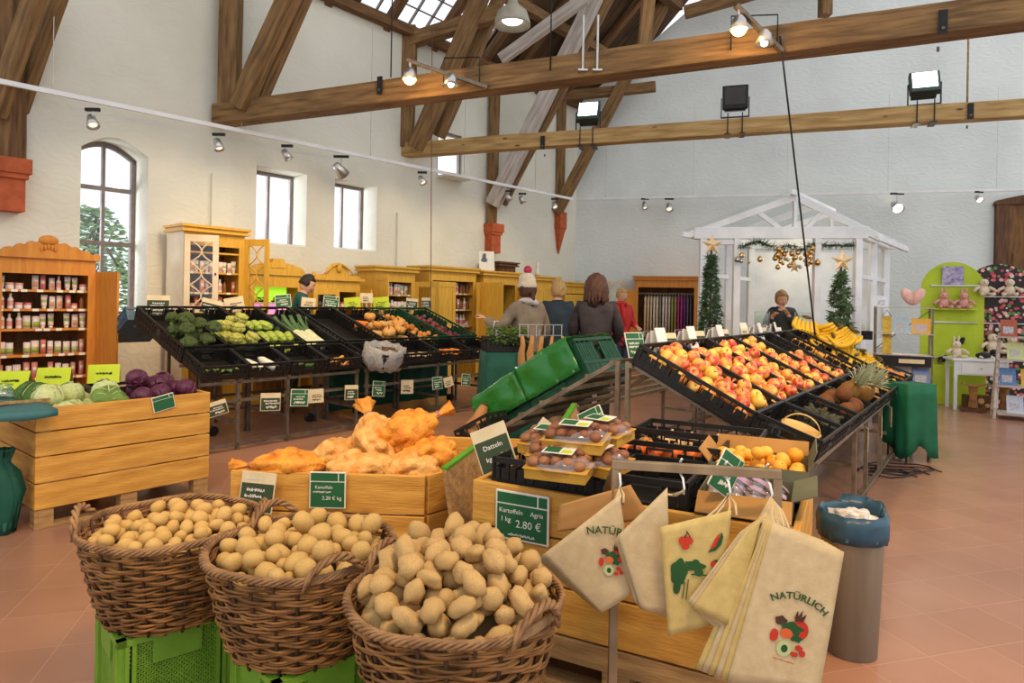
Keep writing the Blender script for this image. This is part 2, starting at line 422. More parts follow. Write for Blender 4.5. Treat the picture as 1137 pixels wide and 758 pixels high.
# roof slope over the left side: boards, with a glazed strip
RO = unst(0, TW, ZT); RA = math.atan(RS)
RM = Matrix.Translation(RO) @ Matrix.Rotation(YAW, 4, 'Z') @ Matrix.Rotation(-RA, 4, 'X')      # local x along, -y up the slope
def rf(mb):
    return mb
rm = MB(); L0 = -.7; g0, g1, gx0, gx1 = .06, 1.35, 6.7, 9.55
rm.bb(-3, gx0, -8, .7, .09, .16).bb(gx1, 13.9, -8, .7, .09, .16).bb(gx0, gx1, -g0, .7, .09, .16).bb(gx0, gx1, -8, -g1, .09, .16)
ce = struct('ceiling', rm, W_ROOF); ce.matrix_world = RM
o = bpy.data.objects.new('window_5', None); COL.objects.link(o); o['kind'] = 'structure'; o.matrix_world = RM
m = MB()
for k in range(9): m.bb(gx0 + k * .356 - .012, gx0 + k * .356 + .012, -g1, -g0, .1, .15)
for k in range(5): m.bb(gx0, gx1, -g0 - .3 * k - .02, -g0 - .3 * k, .1, .13)
obj('window_frame', m, WFRAME, o); obj('pane', MB().bb(gx0, gx1, -g1, -g0, .135, .14), PANE, o)

# ---------------------------------------------------------------- roof timbers: every beam, post and brace is one piece
def timber(name, label, p0, p1, w, h, m=None, group=None, cat='roof timber', roll=0):
    p0 = Vector(p0); p1 = Vector(p1); d = p1 - p0; n = 15
    mb = MB(); vs = []; sd = rnd.random() * 50
    for k in range(n):
        x = (k / (n - 1) - .5) * d.length
        for yy, zz in ((-1, -1), (1, -1), (1, 1), (-1, 1)):
            j = mnoise.noise(Vector((x * .7 + sd, yy * 3, zz * 5))) * .09
            vs.append((x, yy * w / 2 * (1 + j), zz * h / 2 * (1 + j) + .03 * h * mnoise.noise(Vector((x * .45, sd, 0)))))
    fs = [(3, 2, 1, 0), tuple(4 * (n - 1) + i for i in range(4))]
    for k in range(n - 1):
        for i in range(4):
            j = (i + 1) % 4; fs.append((4 * k + i, 4 * k + j, 4 * k + 4 + j, 4 * k + 4 + i))
    mb.add(vs, fs)
    o = obj(name, mb, m or W_OLD, bevel=.012); o.matrix_world = Matrix.Translation((p0 + p1) / 2) @ frame(d).to_4x4() @ Matrix.Rotation(roll, 4, 'X')
    return tag(o, label, cat, group)
E1 = Vector((8.29, -3.22, 0)).normalized(); E2 = Vector((8.47, -2.85, 0)).normalized(); E3 = Vector(BE)
G = 'timbers of the roof trusses'
P1 = unst(4.44, TW + .2); P2 = unst(7.81, TW + .2); P3 = unst(9.99, TW + .2); P4 = unst(12.32, TW + .15); P0 = unst(2.11, TW + .2)
def tl(P, E, a, b, w, h, name, label, m=None, off=0.0):
    nrm = Vector((-E.y, E.x, 0)) * off
    return timber(name, label, onp(a[0], a[1], P + nrm, E), onp(b[0], b[1], P + nrm, E), w, h, m)
b1a = onp(243, 129, P1, E1); b1b = onp(1175, 8, P1, E1)
timber('tie_beam', 'long weathered tie beam across the top of the picture, the nearer of two', b1a, b1b, .26, .27)
b2a = onp(445, 167, P2, E2); b2b = onp(1180, 118, P2, E2)
timber('tie_beam', 'long tie beam coloured pale as floodlit, carrying three floodlights, the farther of two', b2a, b2b, .22, .23, W_LIT)
tl(P1, E1, (255, 122), (258, -40), .24, .22, 'post', 'upright oak post on the left end of the nearer tie beam', off=.02)
tl(P1, E1, (266, 120), (338, -40), .2, .22, 'brace', 'slanting brace rising right from the left end of the nearer tie beam', off=-.14)
tl(P1, E1, (287, 110), (352, -40), .16, .2, 'brace', 'second slanting brace just behind the first on the nearer tie beam', off=.22)
tl(P2, E2, (451, 165), (455, 30), .24, .26, 'post', 'upright oak post on the left end of the farther tie beam', off=.02)
tl(P2, E2, (448, 47), (560, 14), .2, .24, 'collar_beam', 'short level beam from the post head to the brace under the skylight')
tl(P2, E2, (462, 165), (545, -30), .2, .26, 'brace', 'slanting brace rising right from the left end of the farther tie beam', off=-.13)
tl(P2, E2, (487, 152), (566, -30), .16, .2, 'brace', 'second slanting brace just behind the first on the farther tie beam', off=.22)
tl(P3, E3, (546, 252), (550, 92), .2, .22, 'post', 'tall post above the square orange stone bracket on the long wall')
tl(P3, E3, (547, 228), (662, -5), .22, .28, 'brace', 'broad pale brace leaning right above the square orange stone bracket', W_GREY, off=-.12)
tl(P3, E3, (556, 226), (676, -5), .14, .24, 'brace', 'brown brace just behind the broad pale one', off=.14)
tl(P4, E3, (621, 240), (624, 108), .2, .2, 'post', 'upright post in the far corner above the pointed stone bracket')
tl(P4, E3, (618, 236), (742, -5), .2, .24, 'brace', 'long slanting brace in front of the far wall', off=-.1)
tl(P4, E3, (618, 108), (728, 96), .18, .2, 'collar_beam', 'short level beam end sticking out before the far wall')
tl(P0, E1, (6, 190), (10, -30), .26, .24, 'post', 'dark upright post at the left edge of the picture', W_OLD2)
tl(P0, E1, (-4, 128), (44, -20), .12, .2, 'brace', 'pale slanting brace at the left edge of the picture', off=-.15)
tl(P0, E1, (18, 128), (70, -20), .12, .2, 'brace', 'orange brown slanting brace crossing the top left corner', off=.18)
# rafters and purlins under the roof boards
def onroof(px, py, off=0):
    u, v = uv(px, py); dx, dz = u / F, -v / F
    k = (ZT - off + RS * -TW - HC) / (dz - RS * (dx * D2[0] + D2[1])); return Vector((dx * k, k, HC + dz * k))
def rp(s, t, off=.06):
    return unst(s, t, ZT + RS * (t - TW) - off)
for k, s in enumerate((6.1, 7.25, 8.35, 9.6, 10.5, 11.4, 12.3)):
    timber('rafter', 'brown rafter under the roof boards, number %s from the skylight end' % ('first', 'second', 'third', 'fourth', 'fifth', 'sixth', 'seventh')[k] if False else ('brown rafter on the near side of the skylight', 'brown rafter across the skylight, the nearer', 'brown rafter across the skylight, the farther', 'brown rafter on the far side of the skylight', 'brown rafter over the middle of the pale brace', 'brown rafter over the upper end of the pale brace', 'brown rafter next to the far wall')[k],
           rp(s, TW - .2), rp(s, -3.5), .14, .15, W_OLD2)
timber('wall_plate', 'dark timber plate along the top of the long wall', unst(-2, TW + .1, ZT - .05), unst(13.1, TW + .1, ZT - .05), .16, .14, W_OLD2)
timber('purlin', 'brown purlin running under the rafters to the far wall, the lower', rp(5.5, -7.6, .2), rp(13.0, -7.6, .2), .18, .18, W_OLD)
timber('purlin', 'brown purlin running under the rafters to the far wall, the upper', rp(8.5, -6.4, .2), rp(13.4, -6.4, .2), .2, .2, W_OLD2)
timber('strut', 'pale strut coloured as white-lit, running up to the purlin', onp(556, 66, P2 + Vector((.3, 1.0, 0)), E2), onp(650, -2, P2 + Vector((.3, 1.0, 0)), E2), .14, .2, W_GREY)  # bright light on the strut put into its pale wood colour
timber('hanging_post', 'short hanging post above the nearer tie beam', onp(722, 48, P1, E1) + Vector((0, .4, 0)), onp(730, -30, P1, E1) + Vector((0, .4, 0)), .13, .14)
timber('hanging_post', 'thin brown post standing on the pale brace', onp(649, 28, P3, E3) , onp(650, -8, P3, E3), .14, .14)
tl(P4, E3, (760, 14), (915, -30), .2, .24, 'collar_beam', 'level beam under the gable, cut by the top edge of the picture')
tl(P4, E3, (916, 18), (916, -30), .22, .22, 'post', 'short post before the far wall above the nearer tie beam')
# sandstone brackets
def corbel(px0, px1, py0, py1, s, t, pointed=False, n=1):
    P = unst(s, t); a = onp(px0, py0, P, E3); b = onp(px1, py1, P, E3); w = abs(b.x - a.x); h = a.z - b.z
    m = MB(); c = Vector(((a.x + b.x) / 2, (a.y + b.y) / 2, 0))
    if pointed: m.lathe([(w / 2, h), (w / 2, h * .62), (w * .42, h * .58), (.01, 0)], 4)
    else:
        m.bb(-w / 2, w / 2, -w * .45, w * .6, h * .72, h).bb(-w * .44, w * .44, -w * .38, w * .6, h * .62, h * .72).bb(-w * .38, w * .38, -w * .3, w * .6, 0, h * .62)
    o = struct('trim_%d' % n, m, SAND); o.location = (c.x, c.y, b.z); o.rotation_euler = (0, 0, YAW if not pointed else YAW + PI / 4)
corbel(-8, 22, 177, 234, 2.11, TW + .18, n=3)
corbel(537, 556, 249, 281, 9.99, TW + .18, n=4)
corbel(612, 629, 236, 282, 12.32, TW + .15, True, n=5)

# ---------------------------------------------------------------- lamps on rails
LAMP = mat('lamp_glow', (255, 246, 224), (255, 246, 224), .4, emit=(255, 240, 205), estr=14)
LAMPW = mat('lamp_warm_glow', (255, 226, 160), (255, 226, 160), .4, emit=(255, 196, 96), estr=30)
LAMPD = mat('lamp_dull', (230, 226, 214), (214, 210, 200), .2, emit=(255, 244, 220), estr=.9)
ra = att(-40, 82, TW + .5); rb = att(636, 221, TW + .5); rc0 = onp(640, 221, BC - Vector((-BE.y, BE.x, 0)) * .45, BE); rc1 = onp(1190, 209, BC - Vector((-BE.y, BE.x, 0)) * .45, BE)
for (p, q, lb) in ((ra, rb, 'white lighting rail hung along the long window wall'), (rc0, rc1, 'white lighting rail hung along the far wall')):
    r = thing('light_rail', lb, 'light rail', p); d = q - p
    obj('rail', MB().bar((0, 0, 0), d, .035, .05), WHITEM, r)
    n = 5
    for k in range(n):
        c = d * ((k + .35) / n); obj('hanger', MB().cyl(c + Vector((0, 0, .02)), c + Vector((0, 0, 2.0)), .004, n=5), SILVER, r)
def spot(px, py, A, d, label, glow, aim, s=1.0):
    p = onp(px, py, A, d)
    r = thing('track_spotlight', label, 'spotlight', p)
    obj('adapter', MB().bb(-.07 * s, .07 * s, -.018, .018, -.055, -.02), BLKM, r)
    ad = MB().cyl((0, 0, -.05), (0, 0, -.12 * s), .008, n=6); obj('stem', ad, SILVER, r)
    a = Vector(aim).normalized(); c = Vector((0, 0, -.16 * s)); M = frame(a)
    hd = MB(); hd.lathe([(.02, -.09), (.035, -.08), (.045, -.03), (.06, .05), (.055, .05), (.04, 0)], 14)
    R = M.to_4x4() @ Matrix.Rotation(PI / 2, 4, 'Y')
    h = obj('head', hd, SILVER, r, True); h.matrix_local = Matrix.Translation(c) @ R @ Matrix.Scale(s, 4)
    bl = obj('bulb', MB().ell((0, 0, .02), (.042, .042, .03), 10, 6), glow, h, True)
    return r
dl_ = Vector((D1[0], D1[1], 0)); A = unst(0, TW + .5)
for (px, py, lb, aim) in ((103, 118, 'chrome spotlight above the arched window', (.5, -.4, -1)), (243, 146, 'chrome spotlight left of the first square window', (.4, -.2, -1)), (319, 159, 'chrome spotlight above the first square window', (.6, .2, -1)),
        (379, 171, 'larger chrome spotlight above the second square window', (.5, .6, -.7)), (469, 189, 'small chrome spotlight under the bright high opening', (.5, -.3, -.8)), (565, 210, 'chrome spotlight beside the square orange stone bracket', (.6, .2, -.8)), (580, 213, 'small chrome spotlight right of the tall post', (.5, .1, -1)), (616, 219, 'small lit spotlight in the far corner', (.3, -.5, -.8))):
    spot(px, py, A, dl_, lb, LAMPD, aim, 1.1 if 'larger' not in lb else 1.6)
A2 = BC - Vector((-BE.y, BE.x, 0)) * .45
for (px, py, lb, g, aim, s) in ((716, 219, 'small chrome spotlight on the far rail, leftmost', LAMPD, (.1, -.4, -1), 1.2), (743, 219, 'white square spotlight on the far rail, second from left', LAMPD, (0, -.6, -.8), 1.4), (996, 213, 'brightly lit spotlight on the far rail above the white hut', LAMP, (-.1, -.8, -.5), 1.9), (1087, 211, 'small lit spotlight on the far rail near the brown door', LAMP, (0, -.7, -.6), 1.1)):
    spot(px, py, A2, BE, lb, g, aim, s)
# arms with warm lamps on the nearer tie beam
def arm(label, pa, pb, lamps):
    off = Vector((-.12, -.45, 0)); a = onp(pa[0], pa[1], P1 + off, E1); b = onp(pb[0], pb[1], P1 + Vector((0, -.15, 0)), E1)
    r = thing('lamp_arm', label, 'lamp', a); d = b - a
    obj('arm', MB().bar((0, 0, 0), d, .05, .035), METAL, r)
    obj('hook', MB().tube([d * .9 + Vector((0, 0, .0)), d * .9 + Vector((0, 0, .3)), d * .9 + Vector((-.4, .1, .32)), d * .9 + Vector((-.4, .1, 0))], .008, 5), BLKM, r)
    for (f, s, g, nm) in lamps:
        c = d * f
        hd = MB().cyl(c, c + Vector((0, 0, -.1)), .015, n=8); obj('stem', hd, SILVER, r)
        c2 = c + Vector((0, -.02, -.16 * s)); sh = obj('lamp_shade', MB().lathe([(.03, .1), (.06, .06), (.085, -.03), (.08, -.03), (.05, .05)], 16, c2), SILVER, r, True)
        obj('bulb', MB().ell(c2 + Vector((0, 0, -.02)), (.062 * s, .062 * s, .06 * s), 12, 8), g, sh, True)
    return a, b
arm('angled lamp arm with a glowing warm bulb left of the bell lamp', (452, 67), (541, 97), ((.04, 1.1, LAMPW, ''), (.55, .55, LAMP, '')))
arm('angled lamp arm with a glowing warm bulb at the top right', (817, 6), (868, 57), ((.06, 1.1, LAMPW, ''), (.6, .5, LAMP, '')))
def flood(px, py, label, lit, yaw, k):
    p = onp(px, py, P2, E2)
    r = thing('floodlight', label, 'floodlight', p, yaw)
    tilt = Matrix.Rotation(-.45 if lit else .1, 3, 'X')
    obj('housing', MB().box((0, 0, .26), (.36, .1, .34), tilt).box((0, .06, .14), (.3, .12, .12), tilt), BLKM if not lit else mat('flood_green', (58, 70, 62), (44, 54, 48), .5), r, bevel=.012)
    obj('lens', MB().box(Vector((0, 0, .26)) + tilt @ Vector((0, -.054, .02)), (.29, .008, .25), tilt), mat('flood_glow', (235, 255, 245), (235, 255, 245), .3, emit=(225, 255, 240), estr=6) if lit else mat('flood_glass', (52, 46, 36), (42, 38, 30), .2), r)
    br = MB().bb(-.2, -.185, -.02, .02, -.02, .26).bb(.185, .2, -.02, .02, -.02, .26).bb(-.2, .2, -.02, .02, -.035, -.02)
    for x in (-.1, .1): br.cyl((x, -.14, .0), (x, -.14, -.3), .008, n=6).bb(x - .04, x + .04, -.15, .15, -.3, -.29)
    obj('bracket', br, BLKM, r)
flood(653, 143, 'lit floodlight on the farther tie beam beside the pale brace', True, -.3, 0)
flood(816, 128, 'unlit black floodlight on the middle of the farther tie beam', False, -.3, 1)
flood(1026, 114, 'lit floodlight on the right half of the farther tie beam', True, -.4, 2)
# bell lamp
p = onp(569, 20, P1 + Vector((.4, 1.2, 0)), E1)
r = thing('pendant_lamp', 'grey bell shaped pendant lamp near the skylight', 'lamp', p)
sh = obj('lamp_shade', MB().lathe([(.05, .28), (.07, .2), (.1, .15), (.19, .08), (.235, -.06), (.24, -.1), (.225, -.1), (.18, .06), (.05, .17)], 28), mat('lamp_grey', (176, 172, 152), (150, 146, 128), .45), r, True)
obj('bulb', MB().ell((0, 0, -.03), (.14, .14, .05), 14, 7), mat('pend_glow', (255, 255, 255), None, .4, emit=(250, 255, 255), estr=2.2), r, True)
obj('cord', MB().cyl((0, 0, .25), (0, 0, 2.2), .012, n=6), BLKM, r)
obj('canopy', MB().bb(-.05, .05, -.05, .05, .27, .42), mat('lamp_grey', (176, 172, 152)), r)
# loose cables and rods
def cable(name, label, pts, r=.006, m=None):
    return tag(obj(name, MB().tube(pts, r, 6), m or BLKM, None, True), label, 'cable' if name != 'threaded_rod' else 'rod')
a = onp(866, 40, P1 + Vector((0, -.2, 0)), E1); b_ = aty(905, 372, 7.0)
cable('hanging_cable', 'thin dark cable hanging down in front of the white hut', [a.lerp(b_, k / 8) for k in range(9)], .009)
a = onp(480, 30, P2 + Vector((-.2, -.3, 0)), E2); b_ = att(478, 372, -7.2)
cable('hanging_cable', 'thin red brown cable hanging before the long wall', [a.lerp(b_, k / 8) for k in range(9)], .007, mat('cable_red', (120, 66, 52)))
for k, (px, y0, lb) in enumerate(((434, 86, 'thin black rod hung by the left end of the nearer tie beam'), (611, 78, 'thin black rod between pale strut and bell lamp'))):
    a = onp(px, y0, P1 + Vector((0, -.16, 0)), E1); cable('threaded_rod', lb, [a, a + Vector((0, 0, 1.6))], .008)
for px, lb in ((647, 'steel clamp rod on the nearer tie beam, left of the pair'), (663, 'steel clamp rod on the nearer tie beam, right of the pair')):
    a = onp(px, 76, P1 + Vector((0, -.15, 0)), E1); r = thing('clamp_rod', lb, 'rod', a)
    obj('rod', MB().cyl((0, 0, -.02), (0, 0, .55), .013, n=8), SILVER, r); obj('foot_plate', MB().bb(-.05, .05, -.03, .3, -.03, -.012), SILVER, r)

for k, (px, py, P, E, lb) in enumerate(((1042, 32, P1, E1, 'dark steel strap on the right part of the nearer tie beam'), (430, 99, P1, E1, 'dark steel strap near the left end of the nearer tie beam'), (1074, 126, P2, E2, 'small steel strap on the right part of the farther tie beam'), (605, 160, P2, E2, 'small steel strap on the left part of the farther tie beam'))):
    a = onp(px, py, P, E); h_ = .16 if k < 2 else .13
    r = thing('beam_strap', lb, 'metal strap', M=Matrix.Translation(a) @ Matrix.Rotation(math.atan2(E.y, E.x), 4, 'Z')); obj('plate', MB().bb(-.035, .035, -h_ - .008, -h_, -.11, .1), BLKM, r); obj('bolt', MB().cyl((0, -h_ - .02, -.06), (0, -h_ - .006, -.06), .015, n=6).cyl((0, 0, -.2), (0, 0, -.16), .012, n=6), METAL, r)
a = onp(1074, 108, P2, E2); cable('threaded_rod', 'thin pale rod rising from the right part of the farther tie beam', [a + Vector((0, -.0, -.1)), a + Vector((0, 0, 2.2))], .012, W_LIT)
# shrubs outdoors, seen through the arched window
LEAF = mat('outdoor_leaf', (164, 196, 146), (112, 150, 108), .6, 5)
BARK = mat('bark', (98, 86, 70), (70, 60, 48), .9, 8)
for k, (s, t, h) in enumerate(((3.3, -11.2, 2.5), (4.0, -11.9, 2.8), (2.6, -11.5, 2.6), (4.4, -10.6, 2.2))):
    r = thing('shrub', ('leafy shrub outside the arched window, in the middle', 'leafy shrub outside the arched window, farthest back', 'leafy shrub outside the arched window, to the left', 'low leafy shrub outside the arched window, nearest')[k], 'shrub', unst(s, t, 0))
    fo = MB()
    for q in range(1500):
        a = rnd.random() * 2 * PI; z = h * (.15 + .85 * rnd.random() ** .8); rr = .75 * math.sqrt(rnd.random()) * math.sin(PI * min(.95, max(.12, z / h * .9)))
        c = Vector((rr * math.cos(a), rr * math.sin(a), z)); R = Matrix.Rotation(rnd.random() * 6, 3, 'Z') @ Matrix.Rotation(rnd.random() * 3, 3, 'X'); l = .07
        fo.add([c + R @ Vector(p) for p in ((-l, 0, 0), (0, -l * .4, .01), (l, 0, 0), (0, l * .4, .01))], [(0, 1, 2, 3)])
    obj('foliage', fo, LEAF, r)
    tr = MB()
    for q in range(7): tr.tube([(0, 0, 0), (rnd.uniform(-.2, .2), rnd.uniform(-.2, .2), h * .5), (rnd.uniform(-.5, .5), rnd.uniform(-.5, .5), h * .95)], .02, 5)
    obj('stem', tr, BARK, r)
g = MB().bb(-4, 14, .5, 9, -.2, -.05); o = struct('trim_6', g, mat('lawn', (110, 130, 80), (84, 102, 60), .9, 3)); o.location = WO; o.rotation_euler = (0, 0, YAW)

# ---------------------------------------------------------------- daylight, lamps, added fill lights, camera
w = bpy.data.worlds.new('World'); scene.world = w; w.use_nodes = True
bg = w.node_tree.nodes['Background']; bg.inputs[0].default_value = lin((246, 248, 255)) + (1,); bg.inputs[1].default_value = 1.28
def lamp(kind, loc, energy, col, size=.2, aim=None, angle=1.4, blend=.6):
    d = bpy.data.lights.new('lamp_and_fill', kind); d.energy = energy; d.color = lin(col) if max(col) > 1 else col
    if kind == 'SPOT': d.spot_size = angle; d.spot_blend = blend; d.shadow_soft_size = size
    elif kind == 'AREA': d.size = size
    else: d.shadow_soft_size = size
    o = bpy.data.objects.new('lamp_and_fill', d); COL.objects.link(o); o.location = loc
    if aim is not None:
        o.rotation_euler = (Vector(aim) - Vector(loc)).to_track_quat('-Z', 'Y').to_euler()
    return o
WARM = (255, 206, 140)
lamp('SPOT', (.6, .9, 3.9), 270, WARM, .18, (-.2, 2.6, .5), 1.5)  # added unseen warm fill over foreground and racks, no fixtures modelled
lamp('SPOT', (2.6, 1.6, 3.9), 300, WARM, .18, (2.6, 4.2, .2), 1.5)
lamp('SPOT', (-1.6, 1.4, 3.9), 210, WARM, .18, (-2.4, 4.2, .5), 1.5)
lamp('SPOT', (1.3, 4.2, 3.9), 260, WARM, .18, (2.6, 6.2, .8), 1.5)
lamp('SPOT', (-1.6, 5.6, 3.9), 300, WARM, .18, (-2.6, 7.2, .8), 1.5)
lamp('POINT', tuple(onp(456, 92, P1 + Vector((-.12, -.5, 0)), E1) + Vector((0, -.1, -.12))), 16, WARM, .08)
lamp('POINT', tuple(onp(819, 40, P1 + Vector((-.12, -.5, 0)), E1) + Vector((0, -.1, -.12))), 16, WARM, .08)
lamp('SPOT', tuple(onp(996, 232, A2, BE) + Vector((0, -.2, 0))), 60, (255, 236, 200), .08, (6.5, 9.5, 1), 1.8)
lamp('SPOT', tuple(onp(743, 236, A2, BE) + Vector((0, -.3, -.1))), 55, (255, 236, 205), .08, (3.6, 13.9, 1.0), 1.3)
for q, (s, t) in enumerate(((3.6, -7.2), (5.4, -7.2), (7.4, -7.2), (9.4, -7.2))):
    lamp('SPOT', tuple(unst(s, t + .6, 3.5)), 55, (255, 226, 180), .1, tuple(unst(s, -8.4, 1.5)), 1.7)
for (a, b_, z0, z1) in opn:
    lamp('AREA', tuple(unst((a + b_) / 2 - .9, TW - 1.0, (z0 + z1) / 2 + .2)), 42, (236, 242, 255), .7, tuple(unst(b_ + .05, TW - .1, (z0 + z1) / 2)))  # added area lights outside the windows, there to brighten the reveals
cam = bpy.data.cameras.new('Camera'); co = bpy.data.objects.new('Camera', cam); COL.objects.link(co); scene.camera = co
cam.sensor_width = 36; cam.lens = F / 1137 * 36; co.location = (0, 0, HC); cam.clip_start = .05
co.rotation_euler = Matrix(((1, 0, 0), (0, 0, -1), (0, 1, 0))).to_euler()
co.matrix_world = Matrix.Translation((0, 0, HC)) @ Matrix.Rotation(PI / 2, 4, 'X') @ Matrix.Rotation(TH, 4, 'Z')
cam.shift_y = -(379.0 - HY) / 1137
scene.view_settings.view_transform = 'Standard'; scene.view_settings.look = 'None'; scene.view_settings.gamma = 1; scene.view_settings.use_curve_mapping = False
scene.view_settings.exposure = 0.0
# ================================================================ PILES
def pile(n, pick, base, rad, tries=30, seed=1, top=None):
    rr = random.Random(seed); out = []
    for q in range(n):
        r = rad(rr); best = None
        for k in range(tries):
            x, y = pick(rr, r); z = base(x, y) + r
            for (a, b, c, s) in out:
                d2 = (a - x) ** 2 + (b - y) ** 2; R = (r + s) * .93
                if d2 < R * R: z = max(z, c + math.sqrt(R * R - d2))
            sc = z - (top(x, y) if top else 0)
            if best is None or sc < best[0]: best = (sc, x, y, z)
        out.append((best[1], best[2], best[3], r))
    return out
def blob(name, r, seed, lump=.12, freq=1.3, nu=14, nv=9):
    sd = Vector((seed * 3.7, seed * 1.3, seed))
    def fn(p, q): return q * (1 + lump * mnoise.noise(p * freq + sd))
    return MB().ell((0, 0, 0), r, nu, nv, fn=fn).mesh(name, True)
def rot3(rr=rnd):
    return (rr.uniform(0, 6.3), rr.uniform(-.5, .5), rr.uniform(0, 6.3))
def scatter(protos, spots, M, label, group, tilt=None, upright=False, size=1.0):
    out = []
    for k, (x, y, z, r) in enumerate(spots):
        pr = protos[k % len(protos)]
        R = Matrix.Rotation(rnd.uniform(0, 6.28), 4, 'Z')
        if not upright: R = R @ Matrix.Rotation(rnd.uniform(-.9, .9), 4, 'Y') @ Matrix.Rotation(rnd.uniform(-.9, .9), 4, 'X')
        elif tilt: R = R @ Matrix.Rotation(rnd.uniform(-tilt, tilt), 4, 'X')
        MM = M @ Matrix.Translation((x, y, z)) @ R @ Matrix.Scale(r * size, 4)
        out.append(dup(pr, M=MM, label=label, group=group))
    return out
PROTO = []
def proto_mesh(name, meshes, mats, cat):
    res = []
    for me in meshes:
        if mats: me.materials.clear(); me.materials.append(mats)
        o = bpy.data.objects.new(name, me); COL.objects.link(o); o['label'] = 'x'; o['category'] = cat; res.append(o); PROTO.append(o)
    return res

# ================================================================ SIGNS
def scribble(w, h, rr):
    mb = MB(); n = max(4, int(w / h * 5)); pts = []
    for k in range(n * 3):
        x = -w / 2 + w * k / (n * 3 - 1); pts.append((x, rr.uniform(-h / 2, h / 2)))
    t = h * .09
    for a, b in zip(pts[:-1], pts[1:]):
        dx, dz = b[0] - a[0], b[1] - a[1]; l = math.hypot(dx, dz) or 1; nx, nz = -dz / l * t, dx / l * t
        mb.add([(a[0] + nx, 0, a[1] + nz), (a[0] - nx, 0, a[1] - nz), (b[0] - nx, 0, b[1] - nz), (b[0] + nx, 0, b[1] + nz)], [(0, 1, 2, 3)])
    return mb
def sign(label, M, w, h, style='green', lines=(), seed=0, head='', group=None, stick=0, card=False):
    rr = random.Random(seed + 5)
    r = thing('price_sign', label, 'sign', M=M, group=group)
    face = {'green': BOARDG, 'dark': BOARDD, 'lime': BOARDY, 'cream': BOARDC}[style]; ink = CHALK if style in ('green', 'dark') else INKD
    if card:
        obj('panel', MB().bb(-w / 2, w / 2, -.002, .002, 0, h), face, r)
    else:
        f = MB(); e = w * .035; f.bb(-w / 2, w / 2, -.003, .004, 0, h); obj('frame', f, BOARDC if style == 'dark' else SIGNW, r, bevel=.002)
        p = MB(); p.bb(-w / 2 + e, w / 2 - e, -.0042, -.003, e, h * .72)
        if style == 'green': p.bb(-w / 2 + e, w * .28, -.0042, -.003, h * .75, h - e).bb(w * .31, w / 2 - e, -.0042, -.003, h * .75, h - e)
        obj('panel', p, face, r)
    if stick: obj('stake', MB().bb(-.008, .008, .004, .012, -stick, h * .5), W_GREY, r)
    y = -.0047 if not card else -.0028
    if head and not card: text(head, h * .15, INKD if style != 'green' else CHALK, r, (-w * .42, y, h * .78), align='LEFT')
    for k, ln in enumerate(lines):
        s, sz, zz = ln[:3]; ax = ln[3] if len(ln) > 3 else 0
        if s[:1] == '~': obj('writing', scribble(w * .5, sz * h, rr), ink, r, loc=(ax * w, y, zz * h))
        else: text(s, sz * h, ink, r, (ax * w, y, zz * h))
    if not lines:
        for k, zz in enumerate((.56, .42, .22)):
            obj('writing', scribble(w * rr.uniform(.4, .7), h * (.1 if k < 2 else .17), rr), ink, r, loc=(w * rr.uniform(-.1, .1), y, zz * h))
    return r

# ================================================================ PALLET BOXES
def plank(par, a, b, z0, z1, th, m, name='board'):
    a = Vector((a[0], a[1], (z0 + z1) / 2)); b = Vector((b[0], b[1], (z0 + z1) / 2)); L = (b - a).length
    o = obj(name, MB().bb(-L / 2, L / 2, -th / 2, th / 2, -(z1 - z0) / 2, (z1 - z0) / 2), m, par, bevel=.004)
    o.location = (a + b) / 2; o.rotation_euler = (0, 0, math.atan2(b.y - a.y, b.x - a.x)); return o
def pallet_box(label, M, W, D, zs, feet=True, corners=None, shelf=.1, gap=.008):
    r = thing('pallet_box', label, 'wooden box', M=M); th = .025
    C = corners or [(0, 0), (W, 0), (W, D), (0, D)]
    for z0, z1 in zs:
        for k in range(4):
            a = Vector(C[k]); b = Vector(C[(k + 1) % 4]); d = (b - a).normalized(); nrm = Vector((-d.y, d.x))
            e = .0 if k % 2 == 0 else th
            plank(r, a + d * e + nrm * th / 2, b - d * e + nrm * th / 2, z0 + gap / 2, z1 - gap / 2, th, W_BOX if z0 > .1 or not feet else W_END)
    zt = zs[0][1]; zb = zs[-1][0]
    for k in range(4):
        p = Vector(C[k]); q = Vector(C[(k + 2) % 4]); d = (q - p).normalized() * .065
        obj('corner_post', MB().bb(-.03, .03, -.03, .03, (0 if feet else zb), zt - .01), W_END, r, loc=(p.x + d.x, p.y + d.y, 0), rot=(0, 0, math.atan2((C[1][1] - C[0][1]), (C[1][0] - C[0][0]))))
    if feet:
        for k in (0, 2):
            a = Vector(C[k]); b = Vector(C[(k + 1) % 4]); d = (b - a).normalized(); nrm = Vector((-d.y, d.x)); L = (b - a).length
            for f in (.05, .5, .95):
                c = a + d * (L * f) + nrm * .05
                obj('foot_block', MB().bb(-.05, .05, -.04, .04, .02, zb), W_END, r, loc=(c.x, c.y, 0), rot=(0, 0, math.atan2(d.y, d.x)))
            plank(r, a + nrm * .05, b + nrm * .05, 0, .02, .09, W_END, 'skid')
    mc = [Vector(c) for c in C]; ctr = sum(mc, Vector((0, 0))) / 4
    obj('floor_board', MB().prism([tuple(ctr + (c - ctr) * .95) for c in mc], .02), W_END, r, loc=(0, 0, zt - shelf - .02))
    return r
LBM = TR((-2.83, 3.98, 0), YAW)
pallet_box('tall slatted wooden pallet box full of cabbages at the left', LBM, 1.06, .75, [(.585, .735), (.435, .585), (.275, .435), (.115, .275)], shelf=.16)
A_, B_ = atz(256, 521, .58), atz(472, 528, .58)
o2 = Vector(D1) * 1.18
MBM = TR((A_.x, A_.y, 0))
c1 = Vector((B_.x - A_.x, B_.y - A_.y))
